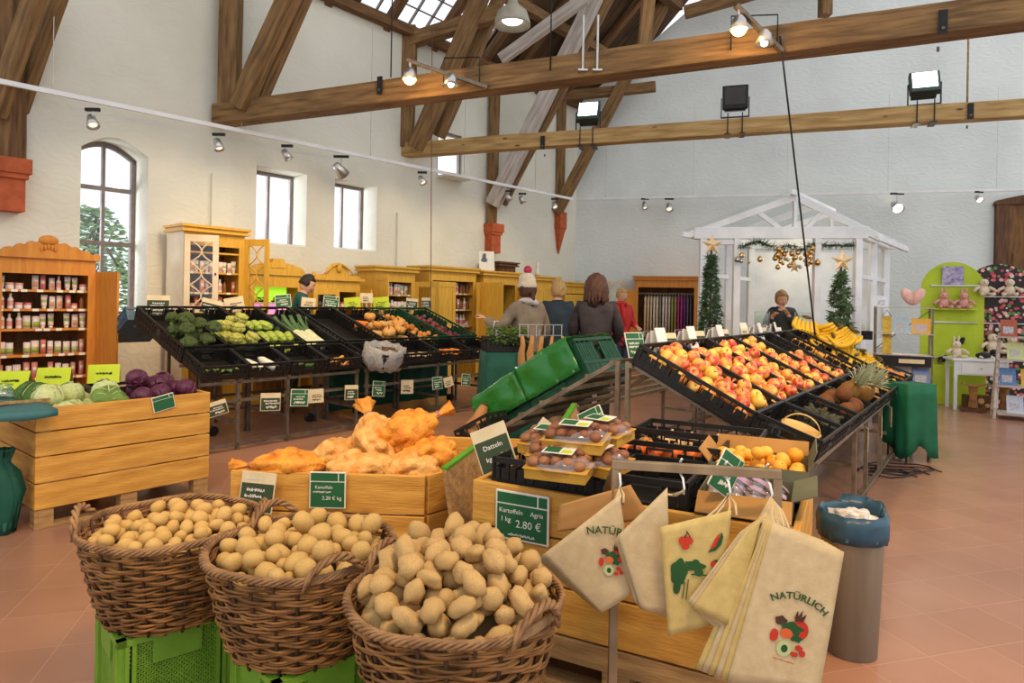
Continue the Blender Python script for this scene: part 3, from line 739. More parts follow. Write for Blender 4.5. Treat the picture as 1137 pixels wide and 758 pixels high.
pallet_box('low wooden collar box holding the orange net sacks', MBM, 0, 0, [(.385, .58), (.19, .385)], corners=[(0, 0), tuple(c1), tuple(c1 + o2), tuple(o2)], shelf=.12)
RA_, RB_ = atz(525, 531, .72), atz(895, 590, .72)
RY = math.atan2(RB_.y - RA_.y, RB_.x - RA_.x); RBM = TR((RA_.x, RA_.y, 0), RY)
pallet_box('wooden collar box with black crates behind the cotton bags', RBM, 1.19, .74, [(.545, .72), (.37, .545), (.195, .37), (.1, .195)], shelf=.07)
pallet_box('wooden box standing behind the one with the persimmons', RBM @ TR((.0, .78, 0)), 1.0, .42, [(.48, .66), (.3, .48), (.12, .3)], shelf=.04)

# green edged divider boards
for (pa, pb, zt, h, lb, sh) in (((491, 521), (548, 479), .66, .30, 'wooden divider board with green edge on the right side of the net sack box', 0), ((610, 490), (636, 449), .76, .24, 'wooden divider board with green edge behind the mushroom packs', 0)):
    a = atz(pa[0], pa[1], zt); b = atz(pb[0], pb[1], zt + .06)
    r = thing('divider_board', lb, 'board', a); d = b - a; d2_ = Vector((d.x, d.y, 0)); n = Vector((-d2_.y, d2_.x, 0)).normalized() * -.02
    mb = MB(); P = [Vector((0, 0, 0)), d, d + Vector((.05, -.02, -h)), Vector((.05, -.02, -h))]
    mb.add([p for p in P] + [p + n for p in P], [(0, 1, 2, 3), (7, 6, 5, 4), (0, 4, 5, 1), (1, 5, 6, 2), (2, 6, 7, 3), (3, 7, 4, 0)])
    obj('board', mb, W_END, r)
    obj('edge_strip', MB().bar(Vector((0, 0, .004)) + n / 2, d + n / 2 + Vector((0, 0, .004)), .03, .012), mat('grass_green', (92, 160, 36), (76, 138, 28), .5), r)

# ================================================================ BASKETS WITH POTATOES
WICK = mat('wicker', (166, 116, 62), (98, 64, 30), .65, 14, (1, 1, 1), .2, rnd2=None)
WICK2 = mat('wicker_rim', (168, 128, 84), (112, 80, 50), .65, 18, bump=.2)
WICK3 = mat('wicker_dark', (92, 60, 34), (66, 42, 24), .8, 10)
def make_basket(label, loc, yaw, dome):
    r = thing('wicker_basket', label, 'basket', loc, yaw)
    R0, R1, H = .205, .285, .31
    def rad(z): t = z / H; return R0 + (R1 - R0) * (t ** .8)
    ns = 26; wv = MB(); rows = 13
    for row in range(rows):
        ph = PI * (row % 2); z0 = .018 + (H - .05) * row / (rows - 1)
        for q in range(3):
            pts = []; n = ns * 4
            for k in range(n):
                a = 2 * PI * k / n; z = z0 + (q - 1) * .0072 + .0034 * math.sin(a * 5 + row + q * 2) + .0018 * math.sin(a * 13 + row * 2)
                rr = rad(z) + .0075 * math.sin(a * ns / 2 + ph) * 1.0 + .0028 * math.sin(a * 7 + q * 2.1 + row) + .002 * math.sin(a * 17 + row * 3 + q)
                pts.append((rr * math.cos(a), rr * math.sin(a), z))
            wv.tube(pts, .0040, 5, True)
    obj('woven_side', wv, WICK, r, True)
    sk = MB()
    for k in range(ns):
        a = 2 * PI * (k + .5) / ns
        sk.tube([(rad(z) * math.cos(a), rad(z) * math.sin(a), z) for z in (0, H * .33, H * .66, H)], .0055, 5)
    obj('stakes', sk, WICK3, r, True)
    rim = MB()
    for q in range(5):
        pts = []; n = 120
        for k in range(n):
            a = 2 * PI * k / n; t = a * 17 + q * 2 * PI / 5
            pts.append(((R1 + .004 + .0011 * math.cos(t)) * math.cos(a), (R1 + .004 + .011 * math.cos(t)) * math.sin(a), H - .004 + .0095 * math.sin(t) + .004 * math.sin(a * 5)))
        rim.tube(pts, .0052, 5, True)
    obj('rim', rim, WICK2, r, True)
    for sgn in (0, PI):
        h = MB()
        for q in range(3):
            pts = []
            for k in range(19):
                f = k / 18; a = sgn + (f - .5) * .62; lift = .085 * math.sin(PI * f) ** .7; t = f * 16 + q * 2.1
                rr = R1 + .008 + .012 * math.sin(PI * f) + .0085 * math.cos(t)
                pts.append((rr * math.cos(a), rr * math.sin(a), H - .03 + lift + .0085 * math.sin(t)))
            h.tube(pts, .0066, 6)
        obj('handle', h, WICK2, r, True)
    li = MB().lathe([(.001, .0), (R0 - .01, 0), (R0 - .012, .01), (R1 - .035, H - .092), (R1 * .6, H - .083 + dome * .55), (R1 * .3, H - .078 + dome * .9), (.001, H - .078 + dome)], 32)
    obj('liner', li, mat('basket_inside', (120, 96, 58), (92, 72, 44), .9, 10), r, True)
    return r
POT = mat('potato_skin', (214, 180, 112), (184, 146, 82), .75, 9, (1, 1, 1), .12, 40, rnd2=(198, 160, 90))
POT2 = mat('potato_skin_pale', (208, 174, 114), (176, 138, 84), .8, 8, (1, 1, 1), .2, 30, rnd2=(190, 154, 94))
pround = proto_mesh('potato', [blob('potato', (1.12, .96, .9), 1, .10), blob('potato', (1.0, .95, .92), 2, .1), blob('potato', (1.25, .95, .9), 3, .12), blob('potato', (1.05, .92, .86), 9, .14)], POT, 'potato')
pknob = proto_mesh('potato', [blob('potato', (1.3, .92, .85), 4, .3, 1.5), blob('potato', (1.1, .95, .9), 5, .28, 1.6), blob('potato', (1.6, .85, .8), 6, .34, 1.4), blob('potato', (1.15, .98, .85), 7, .3, 1.9), blob('potato', (1.45, .95, .85), 8, .4, 1.2)], POT2, 'potato')
BK = []
for k, (px, py, yaw, dome, n, rr0, protos, lb, plb, gr) in enumerate((
    (192, 577, .15, .02, 84, (.0225, .0305), pround, 'round wicker basket of potatoes, leftmost of the three', 'small round potato in the leftmost wicker basket', 'potatoes in the leftmost basket'),
    (336, 603, -.95, .025, 72, (.024, .037), pround, 'round wicker basket of potatoes, middle of the three', 'round yellow potato in the middle wicker basket', 'potatoes in the middle basket'),
    (506, 655, -.72, .115, 126, (.0235, .0335), pknob, 'round wicker basket heaped with knobbly potatoes, rightmost of the three', 'knobbly dusty potato heaped in the rightmost wicker basket', 'potatoes in the rightmost basket'))):
    p = atz(px, py, .63); loc = Vector((p.x, p.y, .32)); BK.append(loc)
    make_basket(lb, loc, yaw, dome)
    H = .31
    def base(x, y, D=dome):
        q = math.hypot(x, y) / .285; return H - .078 + D * max(0, 1 - q * q * 1.3)
    def pick(r_, r): 
        a = r_.uniform(0, 2 * PI); R = (.268 - r) * math.sqrt(r_.random()); return R * math.cos(a), R * math.sin(a)
    sp = pile(n, pick, base, lambda q: q.uniform(*rr0), 22, 11 + k, top=lambda x, y, D=dome: D * .85 * max(0, 1 - (math.hypot(x, y) / .285) ** 2))
    scatter(protos, sp, Matrix.Translation(loc), plb, gr)

# light green stacking crates under the baskets
def mesh_panel(mb, L, H, th, nx, nz, y, bar=.006):
    for k in range(-nz, nx + 1):
        pass
def crate_green(label, loc, yaw):
    r = thing('plastic_crate', label, 'crate', loc, yaw, )
    W, D, H = .36, .36, .31
    for k in range(4):
        M = Matrix.Rotation(k * PI / 2, 4, 'Z')
        mb = MB(); y = -D / 2 + .012
        for x in (-W / 2 + .03, W / 2 - .03):
            for q in (-.02, 0, .02): mb.bb(x + q - .006, x + q + .006, y - .012, y + .012, 0, H - .02)
        mb.bb(-W / 2, W / 2, y - .012, y + .016, H - .022, H).bb(-W / 2 + .05, W / 2 - .05, y - .006, y + .006, 0, .035)
        mb.bb(-.075, .075, y - .011, y + .006, H - .1, H - .022)
        nn = 17; x0 = -W / 2 + .05; x1 = W / 2 - .05; z0 = .03; z1 = H - .02; s = .0155
        u = -(z1 - z0)
        while u < (x1 - x0):        # lattice of crossing strips
            for sg in (1, -1):
                a0 = max(0, -u); b0 = min(z1 - z0, x1 - x0 - u)
                if b0 > a0 + .004:
                    xa, xb = u + a0, u + b0
                    if sg < 0: xa, xb = (x1 - x0) - xa, (x1 - x0) - xb
                    mb.bar((x0 + xa, y, z0 + a0), (x0 + xb, y, z0 + b0), .004, .0055)
            u += s
        me = mb.mesh('side_panel', False, [LGREEN])
        o = obj('side_panel', me, LGREEN, r); o.rotation_euler = (0, 0, k * PI / 2)
    obj('bottom', MB().bb(-W / 2 + .02, W / 2 - .02, -D / 2 + .02, D / 2 - .02, .005, .02), LGREEN, r)
    return r
for k, (lb, dx, dy, yaw) in enumerate((('light green plastic crate under the leftmost potato basket', -.03, .01, .72), ('light green plastic crate under the middle potato basket', .02, .0, .72), ('light green plastic crate under the heaped potato basket', .0, .03, .62))):
    crate_green(lb, (BK[k].x + dx, BK[k].y + dy, 0.009), yaw)

# ================================================================ CABBAGES
SAV = mat('cabbage_pale', (220, 224, 168), (182, 198, 120), .55, 4, (1, 1, 1), .5, 9, rnd2=(206, 216, 146))
SAVD = mat('cabbage_dark', (92, 128, 56), (60, 96, 40), .6, 5, bump=.6, bscale=12)
REDC = mat('red_cabbage', (110, 54, 78), (68, 28, 48), .35, 3.5, bump=.25, bscale=7, rnd2=(92, 42, 66))
RIBC = mat('cabbage_rib', (226, 226, 180), (206, 210, 150), .5, 6)
def cabbage(name, m, ribm, seed, cat):
    def fn(p, q): return q * (1 + .06 * math.sin(5 * math.atan2(p.y, p.x) + 3 * p.z) + .05 * mnoise.noise(p * 2 + Vector((seed, 0, 0))))
    o = obj(name, MB().ell((0, 0, 0), (1, 1, .88), 26, 16, fn=fn), m, None, True); o['label'] = 'x'; o['category'] = cat; PROTO.append(o)
    for q in range(3):
        lf = []; a0 = q * 2.1 + seed
        for i in range(9):
            row = []
            for j in range(7):
                a = a0 + (i - 4) * .19; ph = -1.0 + j * .33
                rr = 1.03 + .05 * abs(math.sin(i * 1.3)) + (.07 if j == 6 else 0); row.append((rr * math.cos(ph) * math.cos(a), rr * math.cos(ph) * math.sin(a), rr * .9 * math.sin(ph)))
            lf.append(row)
        obj('outer_leaf', MB().sheet(lf, .02), m, o, True)
    rb = MB()
    for q in range(5):
        a = q * 1.256 + seed; rb.tube([((1.05) * math.cos(ph) * math.cos(a + .1 * math.sin(3 * ph)), 1.05 * math.cos(ph) * math.sin(a), .93 * math.sin(ph)) for ph in (-.9, -.4, .1, .6, 1.1)], lambda f: .03 * (1 - f * .7), 5)
    obj('leaf_ribs', rb, ribm, o, True)
    return o
cabp = [cabbage('cabbage', SAV, RIBC, 1, 'cabbage'), cabbage('cabbage', SAV, RIBC, 2, 'cabbage')]
cabd = [cabbage('savoy_cabbage', SAVD, RIBC, 3, 'cabbage')]
cabr = [cabbage('red_cabbage', REDC, mat('red_rib', (150, 92, 130), (120, 66, 104), .4), 4, 'cabbage')]
zf = .575
sp = pile(11, lambda q, r: (q.uniform(.1, .5), q.uniform(.1, .62)), lambda x, y: zf, lambda q: q.uniform(.075, .095), 25, 5)
scatter(cabp, sp, LBM, 'pale green cabbage heaped at the left end of the tall pallet box', 'pale cabbages in the pallet box', upright=True, tilt=.8)
scatter(cabd, [(.10, .40, zf + .17, .11), (.04, .62, zf + .15, .1)], LBM, 'dark green savoy cabbage at the back left of the tall pallet box', 'dark savoy cabbages in the pallet box', upright=True, tilt=.4)
sp = pile(17, lambda q, r: (q.uniform(.64, .97), q.uniform(.09, .45)), lambda x, y: zf, lambda q: q.uniform(.058, .072), 25, 8)
scatter(cabr, sp, LBM, 'glossy red cabbage heaped at the right end of the tall pallet box', 'red cabbages in the pallet box', upright=True, tilt=1.2)
lf = [[(-.14 + .035 * i, -.02 * math.sin(j * .8) + (.03 if i % 2 else 0) * .4, (j * .028) * (1 - ((i - 4) / 4.6) ** 2) ** .5) for j in range(7)] for i in range(9)]
lo = obj('cabbage_leaf', MB().sheet([[(x, -.01 - z * .25 + y + .012 * math.sin(x * 60) * z * 8, z + .008 * math.sin(x * 50)) for (x, y, z) in row] for row in lf], .003), mat('leaf_mid', (132, 158, 72), (84, 120, 48), .6, 6, bump=.4), None, True); lo.matrix_world = LBM @ TR((.42, .05, .70), .1, 0, -.5, .8); lb_ = MB().tube([(0, -.016, 0), (0, -.03, .07), (0, -.05, .16)], .004, 5)
for sg in (-1, 1):
    for z in (.03, .07, .11): lb_.tube([(0, -.016 - z * .25, z), (sg * .05, -.022 - z * .25, z + .025), (sg * .09, -.02 - z * .25, z + .03)], .0025, 5)
obj('leaf_ribs', lb_, RIBC, lo, True)
tag(lo, 'loose dark green cabbage leaf hanging over the front of the cabbage heap', 'leaf')
# ================================================================ STACKING CRATES
def crate(label, M, W, D, H, m=None, group=None, name='produce_crate', hole=True):
    m = m or BLACK
    r = thing(name, label, 'crate', M=M, group=group); th = .012
    obj('base', MB().bb(0, W, 0, D, 0, .01), m, r)
    for nm, L, fx in (('side_wall', W, 0), ('end_wall', D, 1)):
        mb = MB(); hz = H * .5; hw = .055 if hole else 0
        mb.bb(0, L, 0, th, H - .022, H).bb(0, L, 0, th * .6, 0, H * .34)
        mb.bb(0, L, -.004, 0, H * .3, H * .38)
        n = max(5, int(L / .035))
        for k in range(n):
            x = L * (k + .5) / n
            if abs(x - L / 2) > hw: mb.bb(x - L / n * .38, x + L / n * .38, .001, th * .7, H * .34, H - .04)
        for k in range(n + 1):
            x = min(max(.006, L * k / n), L - .006); mb.bb(x - .004, x + .004, -.003, th, 0, H - .02) if (abs(x - L / 2) > hw and k % 2 == 0) else None
        if hole: mb.tube([(L / 2 - hw, .004, H * .45), (L / 2 - hw * .8, .004, H * .36), (L / 2 + hw * .8, .004, H * .36), (L / 2 + hw, .004, H * .45), (L / 2 + hw, .004, H - .03), (L / 2 - hw, .004, H - .03)], .007, 5, True)
        me = mb.mesh(nm, False, [m])
        if fx == 0:
            obj(nm, me, m, r); obj(nm, me, m, r, loc=(W, D, 0), rot=(0, 0, PI))
        else:
            obj(nm, me, m, r, loc=(0, D, 0), rot=(0, 0, -PI / 2)); obj(nm, me, m, r, loc=(W, 0, 0), rot=(0, 0, PI / 2))
    return r
CR = {}
def put_crate(label, M, W, D, H, m=None):
    k = (W, D, H, (m or BLACK).name)
    if k not in CR: CR[k] = crate(label, M, W, D, H, m); return CR[k]
    return dup(CR[k], M=M, label=label)

# ================================================================ FRUIT AND VEGETABLE KINDS
APM = bpy.data.materials.new('apple_skin'); APM.use_nodes = True
def two_tone(m, a, b, c, scale=1.1, lo=.35, hi=.62, rough=.32, shift=.35):
    m.use_nodes = True; N = m.node_tree.nodes; L = m.node_tree.links; P = N['Principled BSDF']; P.inputs['Roughness'].default_value = rough
    tc = N.new('ShaderNodeTexCoord'); oi = N.new('ShaderNodeObjectInfo'); va = N.new('ShaderNodeVectorMath'); va.operation = 'ADD'
    mu = N.new('ShaderNodeMath'); mu.operation = 'MULTIPLY'; mu.inputs[1].default_value = 61; L.new(oi.outputs['Random'], mu.inputs[0])
    L.new(tc.outputs['Object'], va.inputs[0]); L.new(mu.outputs[0], va.inputs[1])
    nz = N.new('ShaderNodeTexNoise'); nz.inputs['Scale'].default_value = scale; nz.inputs['Detail'].default_value = 3; L.new(va.outputs[0], nz.inputs[0])
    ad = N.new('ShaderNodeMath'); ad.operation = 'MULTIPLY_ADD'; ad.inputs[1].default_value = shift; L.new(oi.outputs['Random'], ad.inputs[0]); L.new(nz.outputs['Fac'], ad.inputs[2])
    sb = N.new('ShaderNodeMath'); sb.operation = 'SUBTRACT'; sb.inputs[1].default_value = shift / 2; L.new(ad.outputs[0], sb.inputs[0])
    rp = N.new('ShaderNodeValToRGB'); e = rp.color_ramp.elements; e[0].position = lo; e[1].position = hi; e[0].color = lin(a) + (1,); e[1].color = lin(c) + (1,)
    k = e.new((lo + hi) / 2); k.color = lin(b) + (1,); L.new(sb.outputs[0], rp.inputs[0]); L.new(rp.outputs[0], P.inputs['Base Color']); return m
two_tone(APM, (240, 200, 84), (232, 148, 78), (196, 62, 52), lo=.36, hi=.7)
def lathe_fruit(prof, n=16): return MB().lathe(prof, n)
def proto(name, mb, m, cat, parts=()):
    o = obj(name, mb, m, None, True); o['label'] = 'x'; o['category'] = cat; PROTO.append(o)
    for nm, pm, mm in parts: obj(nm, pm, mm, o, True)
    return o
APPROF = [(.001, .62), (.12, .66), (.3, .84), (.55, .9), (.82, .7), (.98, .3), (1, 0), (.94, -.35), (.78, -.7), (.5, -.92), (.3, -.95), (.12, -.82), (.001, -.78)]
STALK = mat('stalk', (96, 72, 40), None, .8)
apple = proto('apple', lathe_fruit(APPROF), APM, 'apple', (('stalk', MB().tube([(0, 0, .62), (.03, .02, .85), (.1, .05, 1.1)], .05, 5), STALK),))
ORM = mat('orange_peel', (240, 142, 36), (226, 118, 24), .45, 5, (1, 1, 1), .15, 26, rnd2=(244, 160, 50))
orange = proto('orange', MB().ell((0, 0, 0), (1, 1, .93), 16, 10), ORM, 'orange', (('navel', MB().ell((0, 0, .92), (.13, .13, .05), 7, 4), STALK),))
KAK = mat('persimmon_skin', (238, 112, 34), (214, 84, 20), .3, 3, rnd2=(246, 134, 48))
CAL = mat('calyx', (150, 136, 74), (110, 98, 52), .8)
cal = MB()
for q in range(4):
    a = q * PI / 2; cal.add([(0, 0, .83), (.5 * math.cos(a - .4), .5 * math.sin(a - .4), .86), (.78 * math.cos(a), .78 * math.sin(a), .74), (.5 * math.cos(a + .4), .5 * math.sin(a + .4), .86)], [(0, 1, 2, 3)])
kaki = proto('persimmon', MB().ell((0, 0, 0), (1, 1, .82), 16, 10, fn=lambda p, q: q * (1 + .03 * math.cos(4 * math.atan2(p.y, p.x)))), KAK, 'persimmon', (('calyx', cal, CAL),))
LEM = mat('lemon_peel', (244, 206, 52), (232, 188, 36), .4, 6, bump=.1)
lemon = proto('lemon', MB().lathe([(.001, 1.35), (.1, 1.3), (.3, 1.1), (.7, .75), (.93, .3), (.95, -.2), (.75, -.7), (.35, -1.08), (.12, -1.25), (.001, -1.28)], 14), LEM, 'lemon')
AVO = mat('avocado_skin', (86, 84, 58), (58, 60, 40), .5, 12, bump=.5, bscale=30)
avocado = proto('avocado', MB().lathe([(.001, 1.5), (.25, 1.42), (.45, 1.1), (.62, .6), (.9, .05), (.98, -.4), (.8, -.85), (.4, -1.08), (.001, -1.12)], 14), AVO, 'avocado')
COC = mat('coconut_husk', (150, 96, 54), (106, 64, 34), .9, 8, (1, 1, 4), .7, 16, rnd2=(134, 84, 46))
coconut = proto('coconut', MB().ell((0, 0, 0), (1, 1, 1.08), 18, 12), COC, 'coconut', (('tuft', MB().lathe([(.2, 1.0), (.12, 1.15), (.001, 1.25)], 8), COC),))
ONB = mat('onion_skin', (222, 138, 52), (190, 106, 34), .35, 3, (4, 4, .6), .08, rnd2=(232, 160, 76))
ONR = mat('red_onion_skin', (128, 56, 58), (96, 36, 42), .32, 3, (4, 4, .6), .08, rnd2=(150, 78, 78))
ONPROF = [(.001, 1.35), (.06, 1.3), (.1, 1.05), (.3, .86), (.75, .6), (1, .1), (.95, -.3), (.65, -.72), (.2, -.88), (.001, -.92)]
onion = proto('onion', MB().lathe(ONPROF, 14), ONB, 'onion'); redon = proto('red_onion', MB().lathe(ONPROF, 14), ONR, 'onion')
SQM = mat('squash_skin', (228, 168, 84), (206, 138, 56), .5, 3, rnd2=(216, 178, 110))
def sqf(p, q): return q * (1 + .07 * math.cos(9 * math.atan2(p.y, p.x))) * (1 - .25 * (p.z > .8) * (p.z - .8) * 5)
squash = proto('pumpkin', MB().ell((0, 0, 0), (1, 1, .75), 36, 12, fn=sqf), SQM, 'pumpkin', (('stalk', MB().tube([(0, 0, .55), (.03, .02, .85), (.14, .04, 1.0)], .1, 6), mat('pumpkin_stalk', (150, 140, 84), None, .8)),))
CARM = mat('carrot_skin', (234, 122, 34), (210, 96, 22), .5, 4, (1, 1, 6), rnd2=(238, 142, 54))
CARPROF = [(.001, 3.2), (.3, 3.15), (.75, 2.9), (.85, 2.4), (.62, .5), (.4, -1.5), (.16, -3), (.001, -3.4)]
GRN = mat('leaf_green', (74, 120, 46), (48, 90, 32), .6, 6, rnd2=(96, 138, 56))
carrot = proto('carrot', MB().lathe(CARPROF, 10), CARM, 'carrot', (('leaf_stub', MB().tube([(0, 0, 3.1), (.1, 0, 3.6), (.2, .1, 4)], .2, 5), GRN),))
PARM = mat('parsnip_skin', (222, 202, 156), (196, 172, 122), .7, 4, (1, 1, 6), rnd2=(206, 186, 140))
parsnip = proto('parsnip', MB().lathe(CARPROF, 10), PARM, 'parsnip', (('leaf_stub', MB().tube([(0, 0, 3.1), (.1, 0, 3.5)], .25, 5), GRN),))
DARM = mat('dark_root', (112, 84, 60), (80, 58, 40), .85, 5)
darkroot = proto('salsify_root', MB().lathe(CARPROF, 10), DARM, 'root')
DAIM = mat('daikon_skin', (240, 240, 226), (222, 224, 200), .4, 3)
daikon = proto('white_radish', MB().lathe([(.001, 3.3), (.5, 3.25), (.9, 2.9), (1, 2), (.98, 0), (.9, -2), (.55, -3), (.12, -3.7), (.001, -3.9)], 14), DAIM, 'radish', (('green_top', MB().lathe([(.001, 3.6), (.3, 3.5), (.52, 3.24)], 10), GRN),))
CUCM = mat('cucumber_skin', (96, 128, 52), (60, 94, 34), .4, 5, (6, 6, .5), rnd2=(120, 150, 70))
cucumber = proto('cucumber', MB().tube([(0, .25 * math.sin(PI * k / 8), -3.4 + .85 * k) for k in range(9)], lambda f: max(.15, math.sin(PI * min(.97, max(.03, f))) ** .3), 10), CUCM, 'cucumber')
BRM = mat('broccoli_floret', (116, 134, 78), (70, 92, 48), .9, 16, (1, 1, 1), .9, 40, rnd2=(98, 118, 66)); BRS = mat('broccoli_stalk', (156, 180, 96), (128, 156, 76), .6)
def flower(name, m, sm, n, seed, cat):
    rr = random.Random(seed); mb = MB()
    for q in range(n):
        ph = math.acos(1 - rr.random() * 1.15); a = q * 2.4
        c = Vector((math.sin(ph) * math.cos(a), math.sin(ph) * math.sin(a), math.cos(ph) * .85)) * .68
        sd = Vector((q, seed, 0)); mb.ell(c, (.36,) * 3, 10, 7, fn=lambda p, q_: q_ * (1 + .22 * mnoise.noise(p * 5 + sd)))
    st_ = MB().lathe([(.25, -.95), (.28, -.5), (.5, .2)], 10)
    for q in range(6):
        a = q * 1.05; st_.tube([(.15 * math.cos(a), .15 * math.sin(a), -.5), (.55 * math.cos(a), .55 * math.sin(a), .25)], .14, 6)
    o = proto(name, mb, m, cat); obj('stalk', st_, sm, o, True); return o
broccoli = flower('broccoli', BRM, BRS, 26, 3, 'broccoli')
CFM = mat('cauliflower_curd', (226, 216, 122), (196, 190, 86), .8, 14, (1, 1, 1), .7, 30, rnd2=(218, 220, 128))
cauli = flower('cauliflower', CFM, BRS, 24, 5, 'cauliflower')
lm = MB()
for q in range(6):
    a0 = q * 1.05; lm.sheet([[((.6 + .3 * j / 5 + .1 * j * j / 25) * math.cos(a0 + (i - 3) * .16), (.6 + .3 * j / 5 + .1 * j * j / 25) * math.sin(a0 + (i - 3) * .16), -.7 + .26 * j + .05 * math.sin(i * 2)) for j in range(6)] for i in range(7)], .03)
obj('leaves', lm, mat('cauli_leaf', (178, 194, 84), (140, 164, 60), .6, 5), cauli, True)
PCM = mat('pointed_cabbage_leaf', (196, 210, 104), (150, 180, 66), .5, 3, (3, 3, .7), .4, 10, rnd2=(176, 198, 84))
pcab = proto('pointed_cabbage', MB().ell((0, 0, 0), (.72, .68, 1.5), 18, 12, fn=lambda p, q: q * (1 + .05 * math.sin(7 * math.atan2(p.y, p.x) + 2 * p.z))), PCM, 'cabbage')
for q in range(3):
    a0 = q * 2.1; obj('outer_leaf', MB().sheet([[(.78 * math.cos(ph) ** .6 * math.cos(a0 + (i - 3) * .25), .74 * math.cos(ph) ** .6 * math.sin(a0 + (i - 3) * .25), 1.45 * math.sin(ph)) for ph in (-1.1, -.6, -.1, .4, .9)] for i in range(7)], .03), PCM, pcab, True)
LKW = mat('leek_white', (232, 234, 200), (206, 214, 160), .4, 3, (6, 6, .4)); LKG = mat('leek_green', (96, 128, 84), (66, 100, 62), .5, 3, (6, 6, .4))
leek = proto('leek', MB().lathe([(.001, -4.2), (.5, -4.1), (.8, -3.7), (.7, -2), (.72, 1.2)], 12), LKW, 'leek')
for q in range(7):
    a = q * .9; lx, ly = math.cos(a), math.sin(a)
    obj('leaf', MB().sheet([[(.55 * lx + (i - 1) * .3 * -ly + j * j * .05 * lx, .55 * ly + (i - 1) * .3 * lx + j * j * .05 * ly, 1.1 + j * .75 - .05 * (i - 1) ** 2) for j in range(6)] for i in range(3)], .03), LKG, leek, True)
BAN = mat('banana_peel', (244, 202, 44), (228, 176, 24), .45, 4, rnd2=(240, 196, 60)); BANT = mat('banana_tip', (120, 100, 40), (82, 66, 30), .7)
def banana_hand():
    r = thing('banana_bunch', 'x', 'bananas'); PROTO.append(r)
    for k in range(6):
        a = (k - 2.5) * .26; pts = []
        for q in range(9):
            f = q / 8; th = -1.15 + 2.0 * f; R = .115
            x, z = R * math.cos(th) - .03, R * math.sin(th)
            pts.append((x * math.cos(a), x * math.sin(a) + (k - 2.5) * .022, z))
        o = obj('banana', MB().tube(pts, lambda f: .006 + .0165 * max(0, math.sin(PI * min(1, f * .95 + .04))) ** .45, 8), BAN, r, True)
        obj('tip', MB().ell(pts[0], (.007,) * 3, 7, 5), BANT, o)
    obj('crown', MB().ell((.02, 0, .1), (.018, .05, .014), 8, 6), BANT, r, True)
    return r
banana = banana_hand()
PINM = mat('pineapple_skin', (176, 128, 52), (112, 82, 34), .7, 2.5, bump=.4); PINL = mat('pineapple_leaf', (178, 186, 152), (130, 146, 108), .5, 4, rnd2=(176, 182, 150))
def pineapple():
    o = proto('pineapple', MB().ell((0, 0, 0), (.058, .058, .085), 28, 18, fn=lambda p, q: q * (1 + .05 * abs(math.sin(6 * math.atan2(p.y, p.x) + 9 * p.z) * math.sin(6 * math.atan2(p.y, p.x) - 9 * p.z)))), PINM, 'pineapple')
    mb = MB()
    for ring in range(5):
        for k in range(9 - ring):
            a = k * 2 * PI / (9 - ring) + ring * .4; L = .09 + ring * .022; sp = .085 - ring * .019; row = []
            for j in range(5):
                f = j / 4; w = .012 * (1 - f) ** .7; R = .012 + sp * f ** 1.3; z = .075 + L * f - .02 * f * f * (5 - ring) / 3
                row.append([(R * math.cos(a) + s * w * -math.sin(a), R * math.sin(a) + s * w * math.cos(a), z + (.003 if s else 0)) for s in (-1, 0, 1)])
            mb.sheet(row, .0015)
    obj('leaf_crown', mb, PINL, o, True); return o
pine = pineapple()

# ================================================================ RIGHT RACK
def rack(label, M, posts, rails, m=METAL):
    r = thing('display_rack', label, 'rack', M=M)
    for a, b in posts: obj('post', MB().bar(a, b, .028, .028), m, r)
    for a, b in rails: obj('rail', MB().bar(a, b, .028, .028), m, r)
    return r
RN, RF = atz(905, 515, .58), atz(1012, 418, .66)
RRY = math.atan2(RF.y - RN.y, RF.x - RN.x); RRM = TR((RN.x, RN.y, 0), RRY); RL = 4.72
RLM = mat('rack_steel', (150, 136, 114), (112, 100, 82), .4, 12, metal=.5)
posts = []; rails = []
for x in (1.35, 1.85, 2.6, 3.35, 4.1, 4.65): posts.append(((x, .02, 0), (x, .02, .58 + .012 * x)))
for x in (.04, 1.4, 3.0, 4.65):
    posts.append(((x, 1.13, 0), (x, 1.13, 1.05))); posts.append(((x, 1.2, 0), (x, 1.2, 1.05)))
    rails.append(((x, .0, .56), (x, .36, .68))); rails.append(((x, .36, .68), (x, 1.11, 1.04))); rails.append(((x, 1.22, 1.04), (x, 2.2, .46)))
    posts.append(((x, 2.16, 0), (x, 2.16, .47)))
    rails.append(((x, .02, .3), (x, 1.13, .3))); rails.append(((x, 1.2, .3), (x, 2.16, .3)))
rails += [((1.35, .02, .04), (4.65, .02, .04)), ((0, .02, .57), (RL, .02, .60)), ((0, .37, .67), (RL, .37, .67)), ((0, 1.1, 1.03), (RL, 1.1, 1.03))]
for y in (1.24, 1.42, 1.6, 1.78, 1.96, 2.14): rails.append(((.02, y, 1.03 - (y - 1.22) * .59 + .02), (RL, y, 1.03 - (y - 1.22) * .59 + .02)))
rails += [((.04, 2.16, .05), (RL, 2.16, .05)), ((.04, 1.16, .3), (RL, 1.16, .3))]
rack('long steel frame rack carrying the sloping fruit crates on the right', RRM, posts, rails, RLM)
NC = 8; CW = RL / NC; aU = math.atan2(.36, .74); aL = math.atan2(.12, .36)
UC = ['yellow red apples nearest the camera', 'red apples, second column from the camera', 'apples, third column from the camera', 'apples, fourth column from the camera', 'yellow apples below the pale cards', 'brown kiwis beside the small oranges', 'small oranges beside the bananas', 'bananas']
LC = ['the small wooden basket', 'avocados', 'coconuts', 'pineapples', 'sweet potatoes', 'a few lemons next to the sweet potatoes', 'lemons second from the far end', 'large oranges at the far end']
UM = []; LM = []
